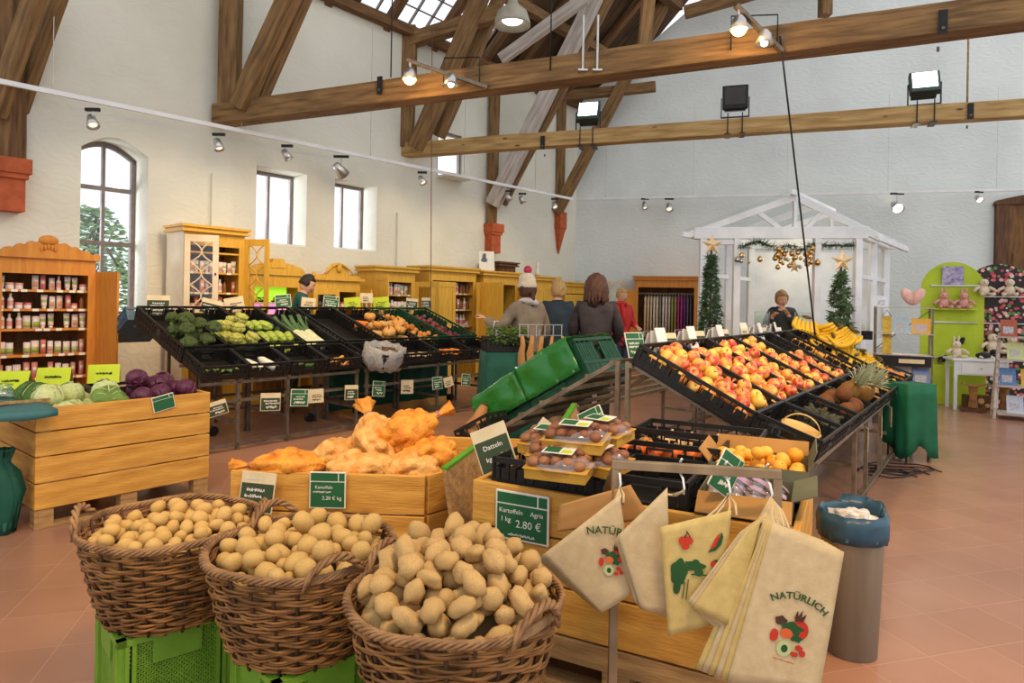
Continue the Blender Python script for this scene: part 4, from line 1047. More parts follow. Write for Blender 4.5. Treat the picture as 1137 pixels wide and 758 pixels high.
for k in range(NC):
    x = k * CW + .006
    Mu = RRM @ TR((x, .375, .695)) @ Matrix.Rotation(aU, 4, 'X'); Ml = RRM @ TR((x, 0, .592)) @ Matrix.Rotation(aL, 4, 'X')
    UM.append(Mu); LM.append(Ml)
    put_crate('long sloping crate of ' + UC[k], Mu, CW - .012, .8, .14)
    put_crate('black crate in the low front row holding ' + LC[k], Ml, CW - .012, .37, .12)
W_ = CW - .012
def fill(protos, n, M, W, D, rad, label, group, seed, y0=.03, y1=None, tries=14, **kw):
    y1 = y1 if y1 is not None else D - .03
    sp = pile(n, lambda q, r: (q.uniform(.02 + r, W - .02 - r), q.uniform(y0 + r, y1 - r)), lambda x, y: .012, lambda q: q.uniform(*rad), tries, seed)
    return scatter(protos, sp, M, label, group, **kw)
for k, (n, r, lb) in enumerate(((56, (.042, .047), 'yellow and red apple in the long crate nearest the camera'), (56, (.041, .046), 'apple in the second long crate from the camera'), (58, (.039, .044), 'apple in the third long crate from the camera'), (54, (.038, .043), 'apple in the fourth long crate from the camera'))):
    fill([apple], n, UM[k], W_, .8, r, lb, 'apples in the %s long crate' % ('first', 'second', 'third', 'fourth')[k], 20 + k)
fill([apple], 30, UM[4], W_, .8, (.036, .042), 'apple in the long crate next to the kiwis', 'apples beside the kiwis', 31, y1=.5)
KIW = mat('kiwi_skin', (170, 134, 88), (130, 98, 60), .9, 12, bump=.3, rnd2=(150, 118, 74))
kiwi = proto('kiwi_fruit', MB().ell((0, 0, 0), (.9, .9, 1.15), 14, 9), KIW, 'kiwi', (('stem_end', MB().ell((0, 0, 1.12), (.2, .2, .08), 7, 4), STALK),))
fill([kiwi], 34, UM[5], W_, .8, (.03, .034), 'brown kiwi fruit in the long crate beside the small oranges', 'kiwis on the sloping rack', 32, y1=.55)
MANM = mat('mandarin_peel', (240, 170, 48), (226, 146, 32), .45, 5, bump=.12, rnd2=(242, 184, 70))
mand = proto('mandarin', MB().ell((0, 0, 0), (1, 1, .84), 14, 9), MANM, 'mandarin', (('stem_end', MB().ell((0, 0, .82), (.12, .12, .06), 7, 4), GRN),))
fill([mand], 44, UM[6], W_, .8, (.029, .034), 'small orange in the long crate beside the bananas', 'small oranges on the sloping rack', 33)
rb_ = random.Random(4)
for k in range(17):
    x = .1 + .13 * (k % 4); y = .08 + .17 * (k // 4); z = .07 + .10 * ((k * 7) % 3) / 2 + .12 * (y > .4)
    dup(banana, M=UM[7] @ TR((x, y, z), rb_.uniform(0, 6.28), 1.0 + rb_.uniform(-.5, .4), rb_.uniform(-.6, .6), 1.25), label='yellow banana bunch in the heap at the far end of the fruit rack', group='banana bunches')
# low front row
r = thing('wooden_basket', 'small pale wooden basket with a handle in the nearest low crate', 'basket', M=LM[0] @ TR((.22, .16, .012), .25, 0, 0, .82))
PW = mat('chip_wood', (226, 190, 120), (198, 158, 88), .6, 6, (1, 1, 5))
obj('bowl', MB().lathe([(.001, .004), (.11, .004), (.13, .08), (.137, .08), (.137, .095), (.125, .095), (.106, .012), (.001, .012)], 24, sx=1.25), PW, r, True)
obj('handle', MB().sheet([[(.0 + d, .13 * math.cos(PI * k / 12), .07 + .12 * math.sin(PI * k / 12)) for d in (-.012, .012)] for k in range(13)], .006), PW, r, True)
fill([avocado], 18, LM[1], W_, .37, (.03, .034), 'dark avocado in the low crate beside the wooden basket', 'avocados', 41)
for k, (x, y, s) in enumerate(((.12, .1, .06), (.27, .09, .063), (.43, .1, .065), (.16, .25, .06), (.33, .25, .062), (.46, .26, .06), (.25, .17, .058))):
    dup(coconut, M=LM[2] @ TR((x, y, .075 + (.09 if k == 6 else 0)), k * 1.3, .4 + .3 * k, .2 * k, s), label='brown hairy coconut in the low crate before the apples', group='coconuts')
for k, (x, y, a) in enumerate(((.1, .2, .2), (.29, .12, 1.4), (.48, .2, 2.5))):
    dup(pine, M=LM[3] @ TR((x, y, .12), 0, -.35 + .1 * k, .35, 1.2) @ TR((0, 0, 0), a), label='pineapple with pale spiky leaves in the low front row, %s' % ('nearest of the three', 'middle of the three', 'farthest of the three')[k])
SWP = mat('sweet_potato_skin', (206, 150, 88), (170, 112, 60), .75, 5, bump=.2, rnd2=(190, 138, 84))
swp = proto_mesh('sweet_potato', [blob('sweet_potato', (1.7, .9, .85), 21, .25), blob('sweet_potato', (1.5, .95, .85), 22, .25)], SWP, 'sweet potato')
fill(swp, 16, LM[4], W_, .37, (.034, .04), 'tan sweet potato in the low crate beside the pineapples', 'sweet potatoes', 42, upright=True)
fill([lemon], 6, LM[5], W_, .37, (.028, .031), 'lemon in the low crate beside the sweet potatoes', 'lemons near the sweet potatoes', 43, y1=.22)
fill([lemon], 12, LM[6], W_, .37, (.028, .031), 'lemon in the second low crate from the far end', 'lemons near the far end', 44, y1=.28)
fill([orange], 9, LM[7], W_, .37, (.042, .048), 'large orange in the low crate at the far end', 'large oranges at the far end', 45)

# signs and paper bag packs along the ridge
SG = [('green', 0, (('', 0, 0),), .16, .17), ('dark', .3, None, .13, .15), ('dark', .2, None, .12, .15), ('dark', .1, None, .12, .15), ('cream', .1, None, .1, .2), ('dark', .1, None, .11, .14), ('lime', .1, None, .1, .13)]
WH = ['green framed sign at the head of the nearest apple crate', 'dark sign above the second apple crate', 'dark sign above the third apple crate', 'dark sign above the fourth apple crate', 'pale tall card above the yellow apples', 'dark sign above the kiwi crate', 'yellow card above the small orange crate']
for k, (sty, ya, ln, w, h) in enumerate(SG):
    M = RRM @ TR((k * CW + .16, 1.12, 1.07), .55 - RRY * .0 - .9 + ya * 0, 0, -.3)
    sign(WH[k], M, w, h, sty if sty != 'lime' else 'cream', seed=k, stick=.05)
PAPW = mat('white_paper', (240, 238, 232), (224, 222, 216), .7, 6)
for k, (x, lb) in enumerate(((.45, 'white paper bags hanging behind the nearest apple sign'), (1.0, 'white paper bags behind the second apple crate'), (1.62, 'white paper bags behind the third apple crate'), (2.75, 'white paper bags behind the yellow apples'), (3.3, 'white paper bags behind the kiwis'))):
    r = thing('paper_bag_pack', lb, 'paper bags', M=RRM @ TR((x, 1.16, 1.06), -.3 + .1 * k))
    for q in range(3): obj('paper_bag', MB().sheet([[(-.05 + .05 * i, -.01 - .03 * q - .05 * (1 - j / 3) * (q - 1), .16 * j / 3 + .02 * q) for j in range(4)] for i in range(3)], .006), PAPW, r)
    obj('holder', MB().tube([(-.06, .02, -.02), (-.06, .02, .17), (.06, .02, .17), (.06, .02, -.02)], .005, 5), SILVER, r)
for k, (x, lb) in enumerate(((1.6, 'nearest cream card hanging from the front rail of the fruit rack'), (2.3, 'second cream card hanging from the front rail of the fruit rack'), (2.9, 'third cream card hanging from the front rail of the fruit rack'), (3.5, 'farthest cream card hanging from the front rail of the fruit rack'))):
    sign(lb, RRM @ TR((x, -.02, .38), .3), .11, .17, 'cream', seed=70 + k, card=True)

# green crates lying on the bare slope, one with green film
gM = lambda x, y: RRM @ TR((x, y, 1.06 - (y - 1.22) * .59)) @ Matrix.Rotation(-math.atan(.59), 4, 'X')
FILM = bpy.data.materials.new('green_film'); FILM.use_nodes = True; b = FILM.node_tree.nodes['Principled BSDF']
b.inputs['Base Color'].default_value = lin((44, 140, 54)) + (1,); b.inputs['Roughness'].default_value = .14; b.inputs['Alpha'].default_value = .76; b.inputs['Transmission Weight'].default_value = .25
gx = .30
put_crate('dark green crate tipped up at the ridge of the bare slope', gM(gx, 1.50) @ TR((.02, .05, .04)), .6, .42, .30, DGREEN)
put_crate('dark green crate under the green film, upper', gM(gx, 1.72), .6, .36, .24, DGREEN)
put_crate('dark green crate under the green film, lower', gM(gx, 2.02), .6, .3, .24, DGREEN)
def film(label, M, W, D, H, seed):
    g = []
    for i in range(25):
        row = []; s_ = i / 24 * (W + H * 1.3)
        for j in range(15):
            y = -.02 + (D + .04) * j / 14
            wob = .018 * mnoise.noise(Vector((s_ * 7, y * 7, seed))) + .012 * mnoise.noise(Vector((s_ * 17, y * 13, seed + 3)))
            if s_ < H * 1.0: row.append((-.03 + wob, y, H * .0 + s_ * 1.03 + .0))
            else: row.append((s_ - H - .02, y, H + .01 + wob * .8 + .012 * math.sin(PI * j / 14)))
        g.append(row)
    o = obj('plastic_film', MB().sheet(g, .002), FILM, None, True); o.matrix_world = M; return tag(o, label, 'plastic film')
film('shiny green plastic film over the crates nearest the ridge of the bare slope', gM(gx, 1.58) @ TR((0, 0, .10)), .6, .5, .26, 1)
film('shiny green plastic film over the lower crate of the bare slope', gM(gx - .02, 2.03) @ TR((0, 0, .10)), .6, .46, .24, 2)
bM = TR(tuple(atz(528, 474, .42)), RRY - .2) @ Matrix.Rotation(.0, 4, 'X')
put_crate('black crate of squashes at the foot of the bare slope', RRM @ TR((.02, 2.2, .47)) @ Matrix.Rotation(-.5, 4, 'X'), .56, .36, .14)
BRD = mat('bread_crust', (206, 152, 96), (164, 108, 58), .8, 5, bump=.3)
for k, (x, y, s, lb) in enumerate(((.12, .22, 1, 'large orange brown squash in the black crate at the foot of the slope'), (.3, .12, .55, 'small pale gourd next to the large squash at the foot of the slope'))):
    o = obj('butternut_squash', MB().lathe([(.001, .16), (.03, .155), (.045, .1), (.055, .05), (.082, -.02), (.085, -.06), (.06, -.1), (.001, -.115)], 20), BRD, None, True)
    o.matrix_world = RRM @ TR((.02, 2.2, .47)) @ Matrix.Rotation(-.5, 4, 'X') @ TR((x, y, .12), 0, .5, .6, s); tag(o, lb, 'squash'); obj('stalk', MB().cyl((0, 0, .15), (0, 0, .19), .012, n=7), STALK, o)

# ================================================================ LEFT RACK
LO = unst(2.86, -5.85); LRM = TR((LO.x, LO.y, 0), YAW)
aLf = math.atan2(.135, .41); aUf = math.atan2(.37, 1.07)
for (x0, x1, lb) in ((0, 1.74, 'near section of the steel rack under the vegetable crates'), (1.82, 4.05, 'far section of the steel rack under the vegetable crates')):
    posts = []; rails = []
    n = 3
    for k in range(n):
        x = x0 + .03 + (x1 - x0 - .06) * k / (n - 1) if not (x0 == 0 and k == 0) else .35
        posts += [((x, .03, 0), (x, .03, .64)), ((x, .75, 0), (x, .75, .86)), ((x, .82, 0), (x, .82, .86)), ((x, 1.46, 0), (x, 1.46, 1.1))]
        rails += [((x, .0, .645), (x, .42, .78)), ((x, .42, .78), (x, 1.5, 1.14)), ((x, .03, .25), (x, 1.46, .25))]
    rails += [((x0, .03, .63), (x1, .03, .63)), ((x0, .03, .46), (x1, .03, .46)), ((x0, .03, .05), (x1, .03, .05)), ((x0, .8, .25), (x1, .8, .25)), ((x0, .44, .77), (x1, .44, .77)), ((x0, 1.46, 1.1), (x1, 1.46, 1.1)), ((x0, 1.46, .3), (x1, 1.46, .3))]
    r = rack(lb, LRM, posts, rails)
    for x in (x0 + .5, x1 - .1):
        obj('caster', MB().cyl((x, .76, .05), (x, .82, .05), .05, n=16), BLKM, r)
VU = ['broccoli', 'pale cauliflower', 'pointed cabbages', 'leeks', 'nothing, next to the leeks', 'carrots and pumpkins', 'brown onions', 'red onions']
VL = ['short green gherkins', 'long white radishes', 'two cucumbers', 'a few yellow roots', 'cream celery pieces', 'pale parsley roots', 'short orange carrots', 'pale mushrooms at the far end']
VUM = []; VLM = []; VW = []
for k in range(8):
    x0, w = (k * .435, .425) if k < 4 else (1.82 + (k - 4) * .5575, .545)
    Mu = LRM @ TR((x0, .43, .792)) @ Matrix.Rotation(aUf, 4, 'X'); Ml = LRM @ TR((x0, 0, .662)) @ Matrix.Rotation(aLf, 4, 'X')
    VUM.append(Mu); VLM.append(Ml); VW.append(w)
    put_crate(('long %s sloping crate on the window side with ' % ('black' if k < 6 else 'dark green')) + VU[k], Mu, w, 1.1, .17, BLACK if k < 6 else DGREEN)
    put_crate('low front crate on the window side with ' + VL[k], Ml, w, .41, .14)
fill([broccoli], 13, VUM[0], VW[0], 1.1, (.068, .08), 'green broccoli head in the long crate near the tall glass cabinet', 'broccoli heads', 51, y1=.62, upright=True, tilt=.4)
fill([cauli], 13, VUM[1], VW[1], 1.1, (.065, .075), 'pale yellow green cauliflower in the long crate', 'cauliflowers', 52, y1=.6, upright=True, tilt=.5)
def lay(pr, spots, M, label, group=None):
    for (x, y, z, yaw, s) in spots:
        dup(pr, M=M @ TR((x, y, z), yaw, 0, PI / 2, s), label=label, group=group)
rr = random.Random(3)
lay(pcab, [(.1 + .1 * (k % 4), .1 + .17 * (k // 4) + rr.uniform(-.02, .02), .06 + .06 * ((k // 4) % 2), rr.uniform(-.5, .5), .066) for k in range(15)], VUM[2], 'pale green pointed cabbage in the long crate beside the leeks', 'pointed cabbages')
for k, (x, a, y) in enumerate(((.1, .25, .36), (.17, .1, .36), (.24, -.12, .38), (.31, -.2, .36))):
    dup(leek, M=VUM[3] @ TR((x, y, .06 + .02 * (k % 2)), a * .6, 0, -PI / 2, .075), label='thick leek with spread green leaves in the long crate', group='leeks')
sp = [(.08 + .13 * (k % 4) , .16 + .1 * (k // 4), .05 + .03 * (k % 3)) for k in range(24)]
for k, (x, y, z) in enumerate(sp):
    if y < .3: continue
    dup(carrot, M=VUM[5] @ TR((x * .8, y + .12, z), rr.uniform(-1.2, 1.2), 0, PI / 2, rr.uniform(.022, .028)), label='orange carrot piled at the top of the carrot and pumpkin crate', group='carrots in the long crate')
fill([squash], 16, VUM[5], VW[5], 1.1, (.055, .085), 'ribbed pale orange pumpkin in the long crate beside the onions', 'pumpkins', 54, y1=.55, upright=True, tilt=.5)
fill([onion], 62, VUM[6], VW[6], 1.1, (.032, .042), 'brown onion in the dark green crate', 'brown onions', 55)
fill([redon], 62, VUM[7], VW[7], 1.1, (.03, .04), 'red onion in the dark green crate', 'red onions', 56)
lay(cucumber, [(.1 + .05 * k, .13, .03 + .012 * (k % 2), rr.uniform(-.8, .8), .018) for k in range(6)], VLM[0], 'short green gherkin in the nearest low crate', 'gherkins')
lay(daikon, [(.13, .17, .05, .25, .04), (.29, .18, .055, .15, .042)], VLM[1], 'long white radish lying in the low crate', 'white radishes')
lay(cucumber, [(.22, .1, .035, 1.4, .026), (.27, .15, .035, 1.2, .025)], VLM[2], 'green cucumber lying in the low crate behind the white radishes', 'cucumbers')
GING = mat('turmeric', (226, 160, 62), (200, 126, 36), .8, 6, rnd2=(230, 176, 92))
ging = proto_mesh('turmeric_root', [blob('turmeric_root', (1.6, .7, .7), 31, .4, 2)], GING, 'root')
fill(ging, 22, VLM[3], VW[3], .41, (.018, .024), 'small yellow root in the low crate beside the plastic lined box', 'yellow roots', 57, y1=.25)
fill(swp, 10, VLM[4], VW[4], .41, (.024, .03), 'cream root in the low crate behind the plastic lined box', 'cream roots', 58)
lay(parsnip, [(.07 + .035 * k, .15 + .03 * (k % 3), .03 + .015 * (k % 2), rr.uniform(-.5, .5) + 1.2, .02) for k in range(13)], VLM[5], 'pale parsley root in the low crate between carrots and cream roots', 'parsley roots')
lay(carrot, [(.07 + .035 * k, .15 + .03 * (k % 3), .03 + .018 * (k % 3), rr.uniform(-.5, .5) + 1.1, .02) for k in range(14)], VLM[6], 'short orange carrot in the low crate next to the last one', 'carrots in the low crate')
fill([kiwi], 12, VLM[7], VW[7], .41, (.02, .03), 'pale mushroom in the last low crate of the window side', 'pale mushrooms', 59, y1=.25)
for o in [o for o in COL.objects if o.get('group') == 'pale mushrooms']: o.name = 'mushroom'
CREAMM = mat('mushroom_cream', (228, 204, 164), (204, 176, 132), .7, 6)
mk = None
for o in [o for o in COL.objects if o.get('group') == 'pale mushrooms']:
    if mk is None:
        mk = MB().lathe([(.001, .8), (.5, .7), (.9, .3), (1, -.05), (.8, -.2), (.35, -.2), (.3, -.9), (.001, -.95)], 14).mesh('mushroom', True, [CREAMM])
    o.data = mk; o['category'] = 'mushroom'
# plastic lined box of dark roots pushed out at the front
pm = LRM @ TR((1.86, -.22, .66)) @ Matrix.Rotation(.25, 4, 'X')
put_crate('small black crate lined with clear plastic bag', pm, .36, .4, .16)
CLR = mat('clear_film', (236, 236, 232), (214, 214, 210), .2, 9, bump=.5, alpha=.26)
g = []
for i in range(33):
    a = 2 * PI * i / 32; row = []
    for j, (rr_, z) in enumerate(((.12, .05), (.16, .12), (.19, .2), (.225, .2), (.24, .13), (.245, .05), (.22, -.02), (.17, -.06))):
        q = 1 + .16 * mnoise.noise(Vector((math.cos(a) * 3, math.sin(a) * 3, j * .5))) + .07 * mnoise.noise(Vector((math.cos(a) * 9, math.sin(a) * 9, j))); row.append((.16 + rr_ * q * math.cos(a), .2 + rr_ * q * math.sin(a) * .95, z + .012 * math.sin(a * 9)))
    g.append(row)
o = obj('plastic_liner', MB().sheet(g, .0015), CLR, None, True); o.matrix_world = pm; tag(o, 'crumpled clear plastic bag lining the box of dark roots', 'plastic bag')
for k in range(16):
    dup(darkroot, M=pm @ TR((.09 + .02 * (k % 9), .12 + .03 * (k % 5), .14 + .025 * (k // 8)), rr.uniform(-.5, .5), rr.uniform(-.2, .2), PI / 2 - .1, .022), label='thin brown root in the plastic lined box', group='dark roots')
# blue crate at the near end and cloths below
put_crate('blue grey crate hanging on the back slope at the near end of the vegetable rack', LRM @ TR((-.02, 1.58, 1.16)) @ Matrix.Rotation(-.5, 4, 'X'), .42, .55, .15, BLUEP)
CLOTHG = mat('dark_green_cloth', (30, 92, 74), (20, 72, 56), .75, 5); CLOTHG2 = mat('bottle_green_cloth', (22, 104, 70), (14, 82, 54), .65, 5)
def drape(x0, x1, z0, z1, y, amp=.02, n=40, fr=9, ph=0):
    return [[(x0 + (x1 - x0) * i / n, y + amp * math.sin(fr * i / n * 2 * PI + ph) * (1 - j / 5 * .6) , z0 + (z1 - z0) * j / 5) for j in range(6)] for i in range(n + 1)]
o = obj('cloth_skirt', MB().sheet(drape(1.9, 4.0, .06, .72, .9), .004), CLOTHG, None, True); o.matrix_world = LRM; tag(o, 'dark green cloth hanging under the far section of the vegetable rack', 'cloth')
o = obj('cloth_skirt', MB().sheet(drape(2.6, 4.66, .12, .58, .5), .004), CLOTHG, None, True); o.matrix_world = RRM; tag(o, 'dark green cloth hanging under the far half of the fruit rack', 'cloth')
# signs along the back of the vegetable rack
for k, (px, py, w, h, sty, roll, lb) in enumerate(((175, 348, .18, .16, 'dark', 0, 'dark sign with a cream top above the broccoli, leftmost'), (232, 349, .18, .14, 'dark', .25, 'dark sign tilted back above the cauliflower'), (262, 346, .17, .14, 'cream', -.2, 'cream sign tilted above the pointed cabbages'), (315, 341, .15, .13, 'green', -.1, 'green sign above the leeks beside the stooping person'), (342, 341, .14, .1, 'cream', .1, 'pinkish cream card between two green signs'), (367, 342, .16, .13, 'green', .1, 'green sign above the empty crate'), (392, 343, .17, .13, 'lime', -.1, 'lime yellow card above the carrots, left of the two'), (407, 336, .14, .11, 'cream', 0, 'cream card between the two lime cards'), (424, 343, .18, .14, 'lime', -.1, 'lime yellow card above the pumpkins, right of the two'), (457, 343, .14, .13, 'dark', .1, 'dark sign above the brown onions'), (474, 342, .12, .13, 'dark', 0, 'dark sign above the red onions'))):
    p = att(px, py, -5.85 - 1.5); sign(lb, TR(tuple(p), YAW - .55, roll, -.25), w * 1.25, h * 1.25, sty, seed=k + 20, stick=.08 if p.z > 1.2 else .02, card=sty in ('lime', 'cream'))
for k, (px, py, w, h, sty, roll, lb) in enumerate(((243, 461, .18, .13, 'dark', .25, 'dark sign dangling askew on the rail behind the tall pallet box'), (300, 456, .19, .17, 'dark', -.05, 'dark green sign on the rail below the cucumbers'), (332, 451, .18, .17, 'green', -.08, 'plain green sign on the rail left of the cream card'), (351, 447, .16, .14, 'cream', 0, 'cream card on the rail right of the plain green sign'), (390, 444, .15, .16, 'dark', -.05, 'dark sign on the rail left of the plastic lined box'), (420, 440, .15, .17, 'green', -.1, 'green sign on the rail under the plastic lined box'), (452, 437, .16, .16, 'cream', -.05, 'cream card on the rail right of the plastic lined box'), (486, 432, .14, .15, 'green', .03, 'green sign on the rail left of the last cream card'), (499, 429, .13, .12, 'cream', .2, 'last cream card on the rail'), (517, 428, .13, .15, 'green', -.1, 'green sign on the rail right of the last cream card'), (540, 426, .13, .15, 'green', -.1, 'green sign at the far end of the rail'))):
    p = att(px, py, -5.85 + .03); sign(lb, TR(tuple(p), YAW - .25, -roll, -.1), w, h, sty, seed=k + 40, card=sty == 'cream')
# ================================================================ ORANGE NET SACKS
NET = mat('orange_net', (242, 176, 64), (212, 118, 30), .5, 16, (1, 1, 1), .5, 60); NETK = mat('net_label', (196, 120, 110), (150, 84, 120), .6, 12)
NETS = mat('net_over_onions', (240, 196, 116), (222, 140, 50), .5, 16, (1, 1, 1), .5, 60)
def net_sack(label, p, yaw, L, r_, pitch=0, seed=0, neck=True):
    r = thing('net_sack', label, 'net sack', M=TR(p, yaw, pitch), group='orange net sacks')
    rq = random.Random(seed * 99); cells = []
    for k in range(70):
        v = Vector((rq.gauss(0, 1), rq.gauss(0, 1), rq.gauss(0, 1))).normalized(); cells.append(Vector((v.x * L * .5, v.y * r_, v.z * r_ * .85)))
    def fn(p_, q):
        d = min((q - c).length for c in cells)
        b = math.sqrt(max(0, 1 - (d / .034) ** 2))
        return q * (.9 + .18 * mnoise.noise(p_ * 1.6 + Vector((seed, 0, 0)))) + q.normalized() * .03 * b
    obj('net', MB().ell((0, 0, 0), (L * .5, r_ * 1.05, r_ * .85), 54, 36, fn=fn), NET if seed % 2 else NETS, r, True)
    if neck:
        x = L * .46
        nk = MB(); pr = [(r_ * .5, x - .04), (r_ * .2, x + .02), (r_ * .16, x + .04), (r_ * .38, x + .085), (r_ * .5, x + .12)]
        vs = []; n = 18
        for q, z in pr:
            for i in range(n):
                a = 2 * PI * i / n; w = 1 + .28 * math.sin(a * 5 + z * 40); vs.append((z, q * w * math.cos(a), q * w * math.sin(a) * .7))
        nk.add(vs, [(k * n + i, k * n + (i + 1) % n, (k + 1) * n + (i + 1) % n, (k + 1) * n + i) for k in range(4) for i in range(n)])
        obj('neck', nk, NET, r, True)
        obj('tie', MB().lathe([(r_ * .18, -.008), (r_ * .22, 0), (r_ * .18, .008)], 12), NETK, r, True, loc=(x + .03, 0, 0), rot=(0, PI / 2, 0))
    return r
def at(px, py, z): return tuple(atz(px, py, z))
net_sack('orange net sack lying along the front left edge of the collar box', at(322, 516, .59), PI + .06, .36, .075, 0, 1)
net_sack('orange net sack in the middle of the heap with an upright tied neck', at(420, 490, .65), 2.2, .34, .12, -.75, 2)
net_sack('orange net sack on top of the heap with its neck to the right', at(450, 478, .71), .25, .36, .105, -.45, 3)
net_sack('orange net sack at the front of the heap', at(402, 519, .575), .2, .34, .085, 0, 4, False)
net_sack('orange net sack at the right end of the heap', at(478, 503, .60), .5, .3, .09, 0, 5, False)
net_sack('orange net sack low at the front right of the heap', at(455, 520, .58), -.1, .3, .08, 0, 6, False)
net_sack('orange net sack behind the others at the left of the heap', at(380, 501, .58), .8, .32, .085, 0, 8, False)

# signs on the pallet boxes
p = atz(286, 523, .585); sign('black and green price sign leaning behind the left basket on the collar box', TR((p.x, p.y - .03, p.z - .19), 0, .08, -.12), .165, .19, 'dark', [('Bioland-', .13, .8, -.12), ('kg 2,8', .22, .12, .1), ('~', .09, .56, -.05), ('~', .09, .41, -.1)], 3)
p = atz(365, 524, .585); sign('square green price sign clipped on the front of the collar box', TR((p.x, p.y - .012, p.z - .17), -.02), .175, .175, 'green', [('Kartoffeln', .12, .54, -.1), ('~', .06, .45, -.15), ('2,20 € kg', .14, .24, .12)], 1)
sp_ = RBM @ TR((.225, -.012, .515), .0)
sign('large green price sign reading Agria on the front of the right collar box', sp_, .225, .185, 'green', [('Kartoffeln', .135, .55, -.2), ('Agria', .135, .55, .28), ('1 kg', .14, .37, -.3), ('2.80 €', .22, .28, .13), ('~', .06, .12, .0)], 2)
p = atz(556, 522, .72); sign('dark slate sign tilted left above the mushroom packs, front one', TR(tuple(p), -.2, -.42, -.25), .16, .19, 'dark', [('Datteln', .155, .5, 0), ('kg', .15, .25, -.2), ('7,5', .15, .25, .25)], 6)
p = atz(590, 512, .74); sign('dark slate sign tilted right behind the front slate sign', TR(tuple(p), -.2, .62, -.25), .15, .18, 'dark', (), 7)
p = atz(667, 489, .74); sign('pale green price sign leaning behind the mushroom packs', TR(tuple(p), -.3, -.5, -.35), .13, .17, 'green', [('9,80 €', .25, .25, 0), ('~', .12, .54, 0)], 8)
p = atz(796, 545, .80); sign('green price sign stuck askew among the persimmons', TR(tuple(p), .2, .62, -.2), .09, .14, 'green', (), 9)
p = LBM @ Vector((.74, -.012, .64)); sign('green price sign nailed askew on the tall pallet box', TR(tuple(p), YAW, -.2), .145, .105, 'green', [('~', .0001, .5)], 4)
for k, (x, y, lb) in enumerate(((.04, .62, 'lime green tent card behind the dark savoy cabbages'), (.30, .70, 'lime green tent card behind the pale cabbages'), (.62, .72, 'lime green tent card behind the black crate of sprouts'))):
    r = thing('tent_card', lb, 'card', M=LBM @ TR((x, y, .78), -.6 + .1 * k))
    f = MB().box((0, -.04, .06), (.2, .003, .15), Matrix.Rotation(-.55, 3, 'X')); obj('front_panel', f, BOARDY, r)
    obj('back_panel', MB().box((0, .04, .06), (.2, .003, .15), Matrix.Rotation(.55, 3, 'X')), W_END, r)
    obj('writing', scribble(.1, .02, rnd), INK, r, loc=(0, -.045, .065), rot=(-.55, 0, 0)); obj('foot', MB().bb(-.06, .06, -.03, .03, -.09, -.005), W_END, r)
# sprouts crate on the pallet box
Mx = LBM @ TR((.46, .40, .64), -.05); put_crate('black crate of brussels sprouts at the back of the tall pallet box', Mx, .38, .32, .13)
spm = proto('brussels_sprout', MB().ell((0, 0, 0), (1, 1, 1.1), 10, 7), GRN, 'sprout', (('outer_leaf', MB().sheet([[(1.05 * math.cos(b_) * math.cos(a_), 1.05 * math.cos(b_) * math.sin(a_), 1.1 * math.sin(b_)) for b_ in (-1, -.4, .2, .8)] for a_ in (0, .5, 1, 1.5, 2)], .05), SAVD),))
sp = pile(60, lambda q, r: (q.uniform(.03, .35), q.uniform(.03, .29)), lambda x, y: .03, lambda q: q.uniform(.014, .019), 10, 4)
scatter([spm], sp, Mx, 'small green sprout in the black crate on the tall pallet box', 'brussels sprouts')
# green covered table at the left edge
r = thing('table', 'table end under a green cloth beside the tall pallet box', 'table', M=LBM)
obj('tabletop', MB().bb(-1.0, -.01, -.16, .6, .715, .735), W_END, r)
for x in (-.95, -.6): obj('leg', MB().bb(x, x + .05, .45, .5, 0, .715), W_DARK, r)
g = []
TC = mat('petrol_cloth', (64, 116, 116), (48, 96, 98), .6, 3)
for i in range(21):
    x = -1.02 + 1.08 * i / 20
    g.append([(x, -.17 - .012, .70 + .006 * math.sin(i)), (x, -.175, .742)] + [(x, -.16 + .76 * j / 8, .745 + .004 * math.sin(i * .9 + j)) for j in range(9)])
o = obj('tablecloth', MB().sheet(g, .004), TC, None, True); o.matrix_world = LBM; tag(o, 'petrol green cloth over the table at the left edge', 'tablecloth')
p = atz(0, 592, 0); g = [[(p.x + .12 * math.cos(a) * q, p.y + .1 * math.sin(a) * q, z) for (q, z) in ((.55, .0), (.75, .12), (.95, .25), (.7, .36), (.3, .42), (.5, .5))] for a in [2 * PI * k / 24 for k in range(25)]]
g = [[(x + .012 * math.sin(i * 2.6 + j), y + .012 * math.cos(i * 1.9 + j), z) for j, (x, y, z) in enumerate(row)] for i, row in enumerate(g)]
tag(obj('refuse_sack', MB().sheet(g, .004), CLOTHG, None, True), 'dark green sack with a tied neck on the floor at the left edge', 'sack')
tag(obj('wooden_lath', MB().bar(LBM @ Vector((-.55, .1, .77)), LBM @ Vector((.12, .18, .755)), .03, .015), W_END), 'pale wooden lath lying on the cabbage end of the table', 'lath')
CLRG = glass('cloudy_plastic', (226, 238, 226), .25, .2)
g = [[(-.95 + .8 * i / 8, .25 + .03 * math.sin(i * 1.3 + j), .76 + (.22 - .015 * i) * j / 5) for j in range(6)] for i in range(9)]
o = obj('plastic_bag', MB().sheet(g, .003), CLRG, None, True); o.matrix_world = LBM @ TR((.1, 0, 0)); tag(o, 'clear plastic bag standing on the green covered table', 'plastic bag')

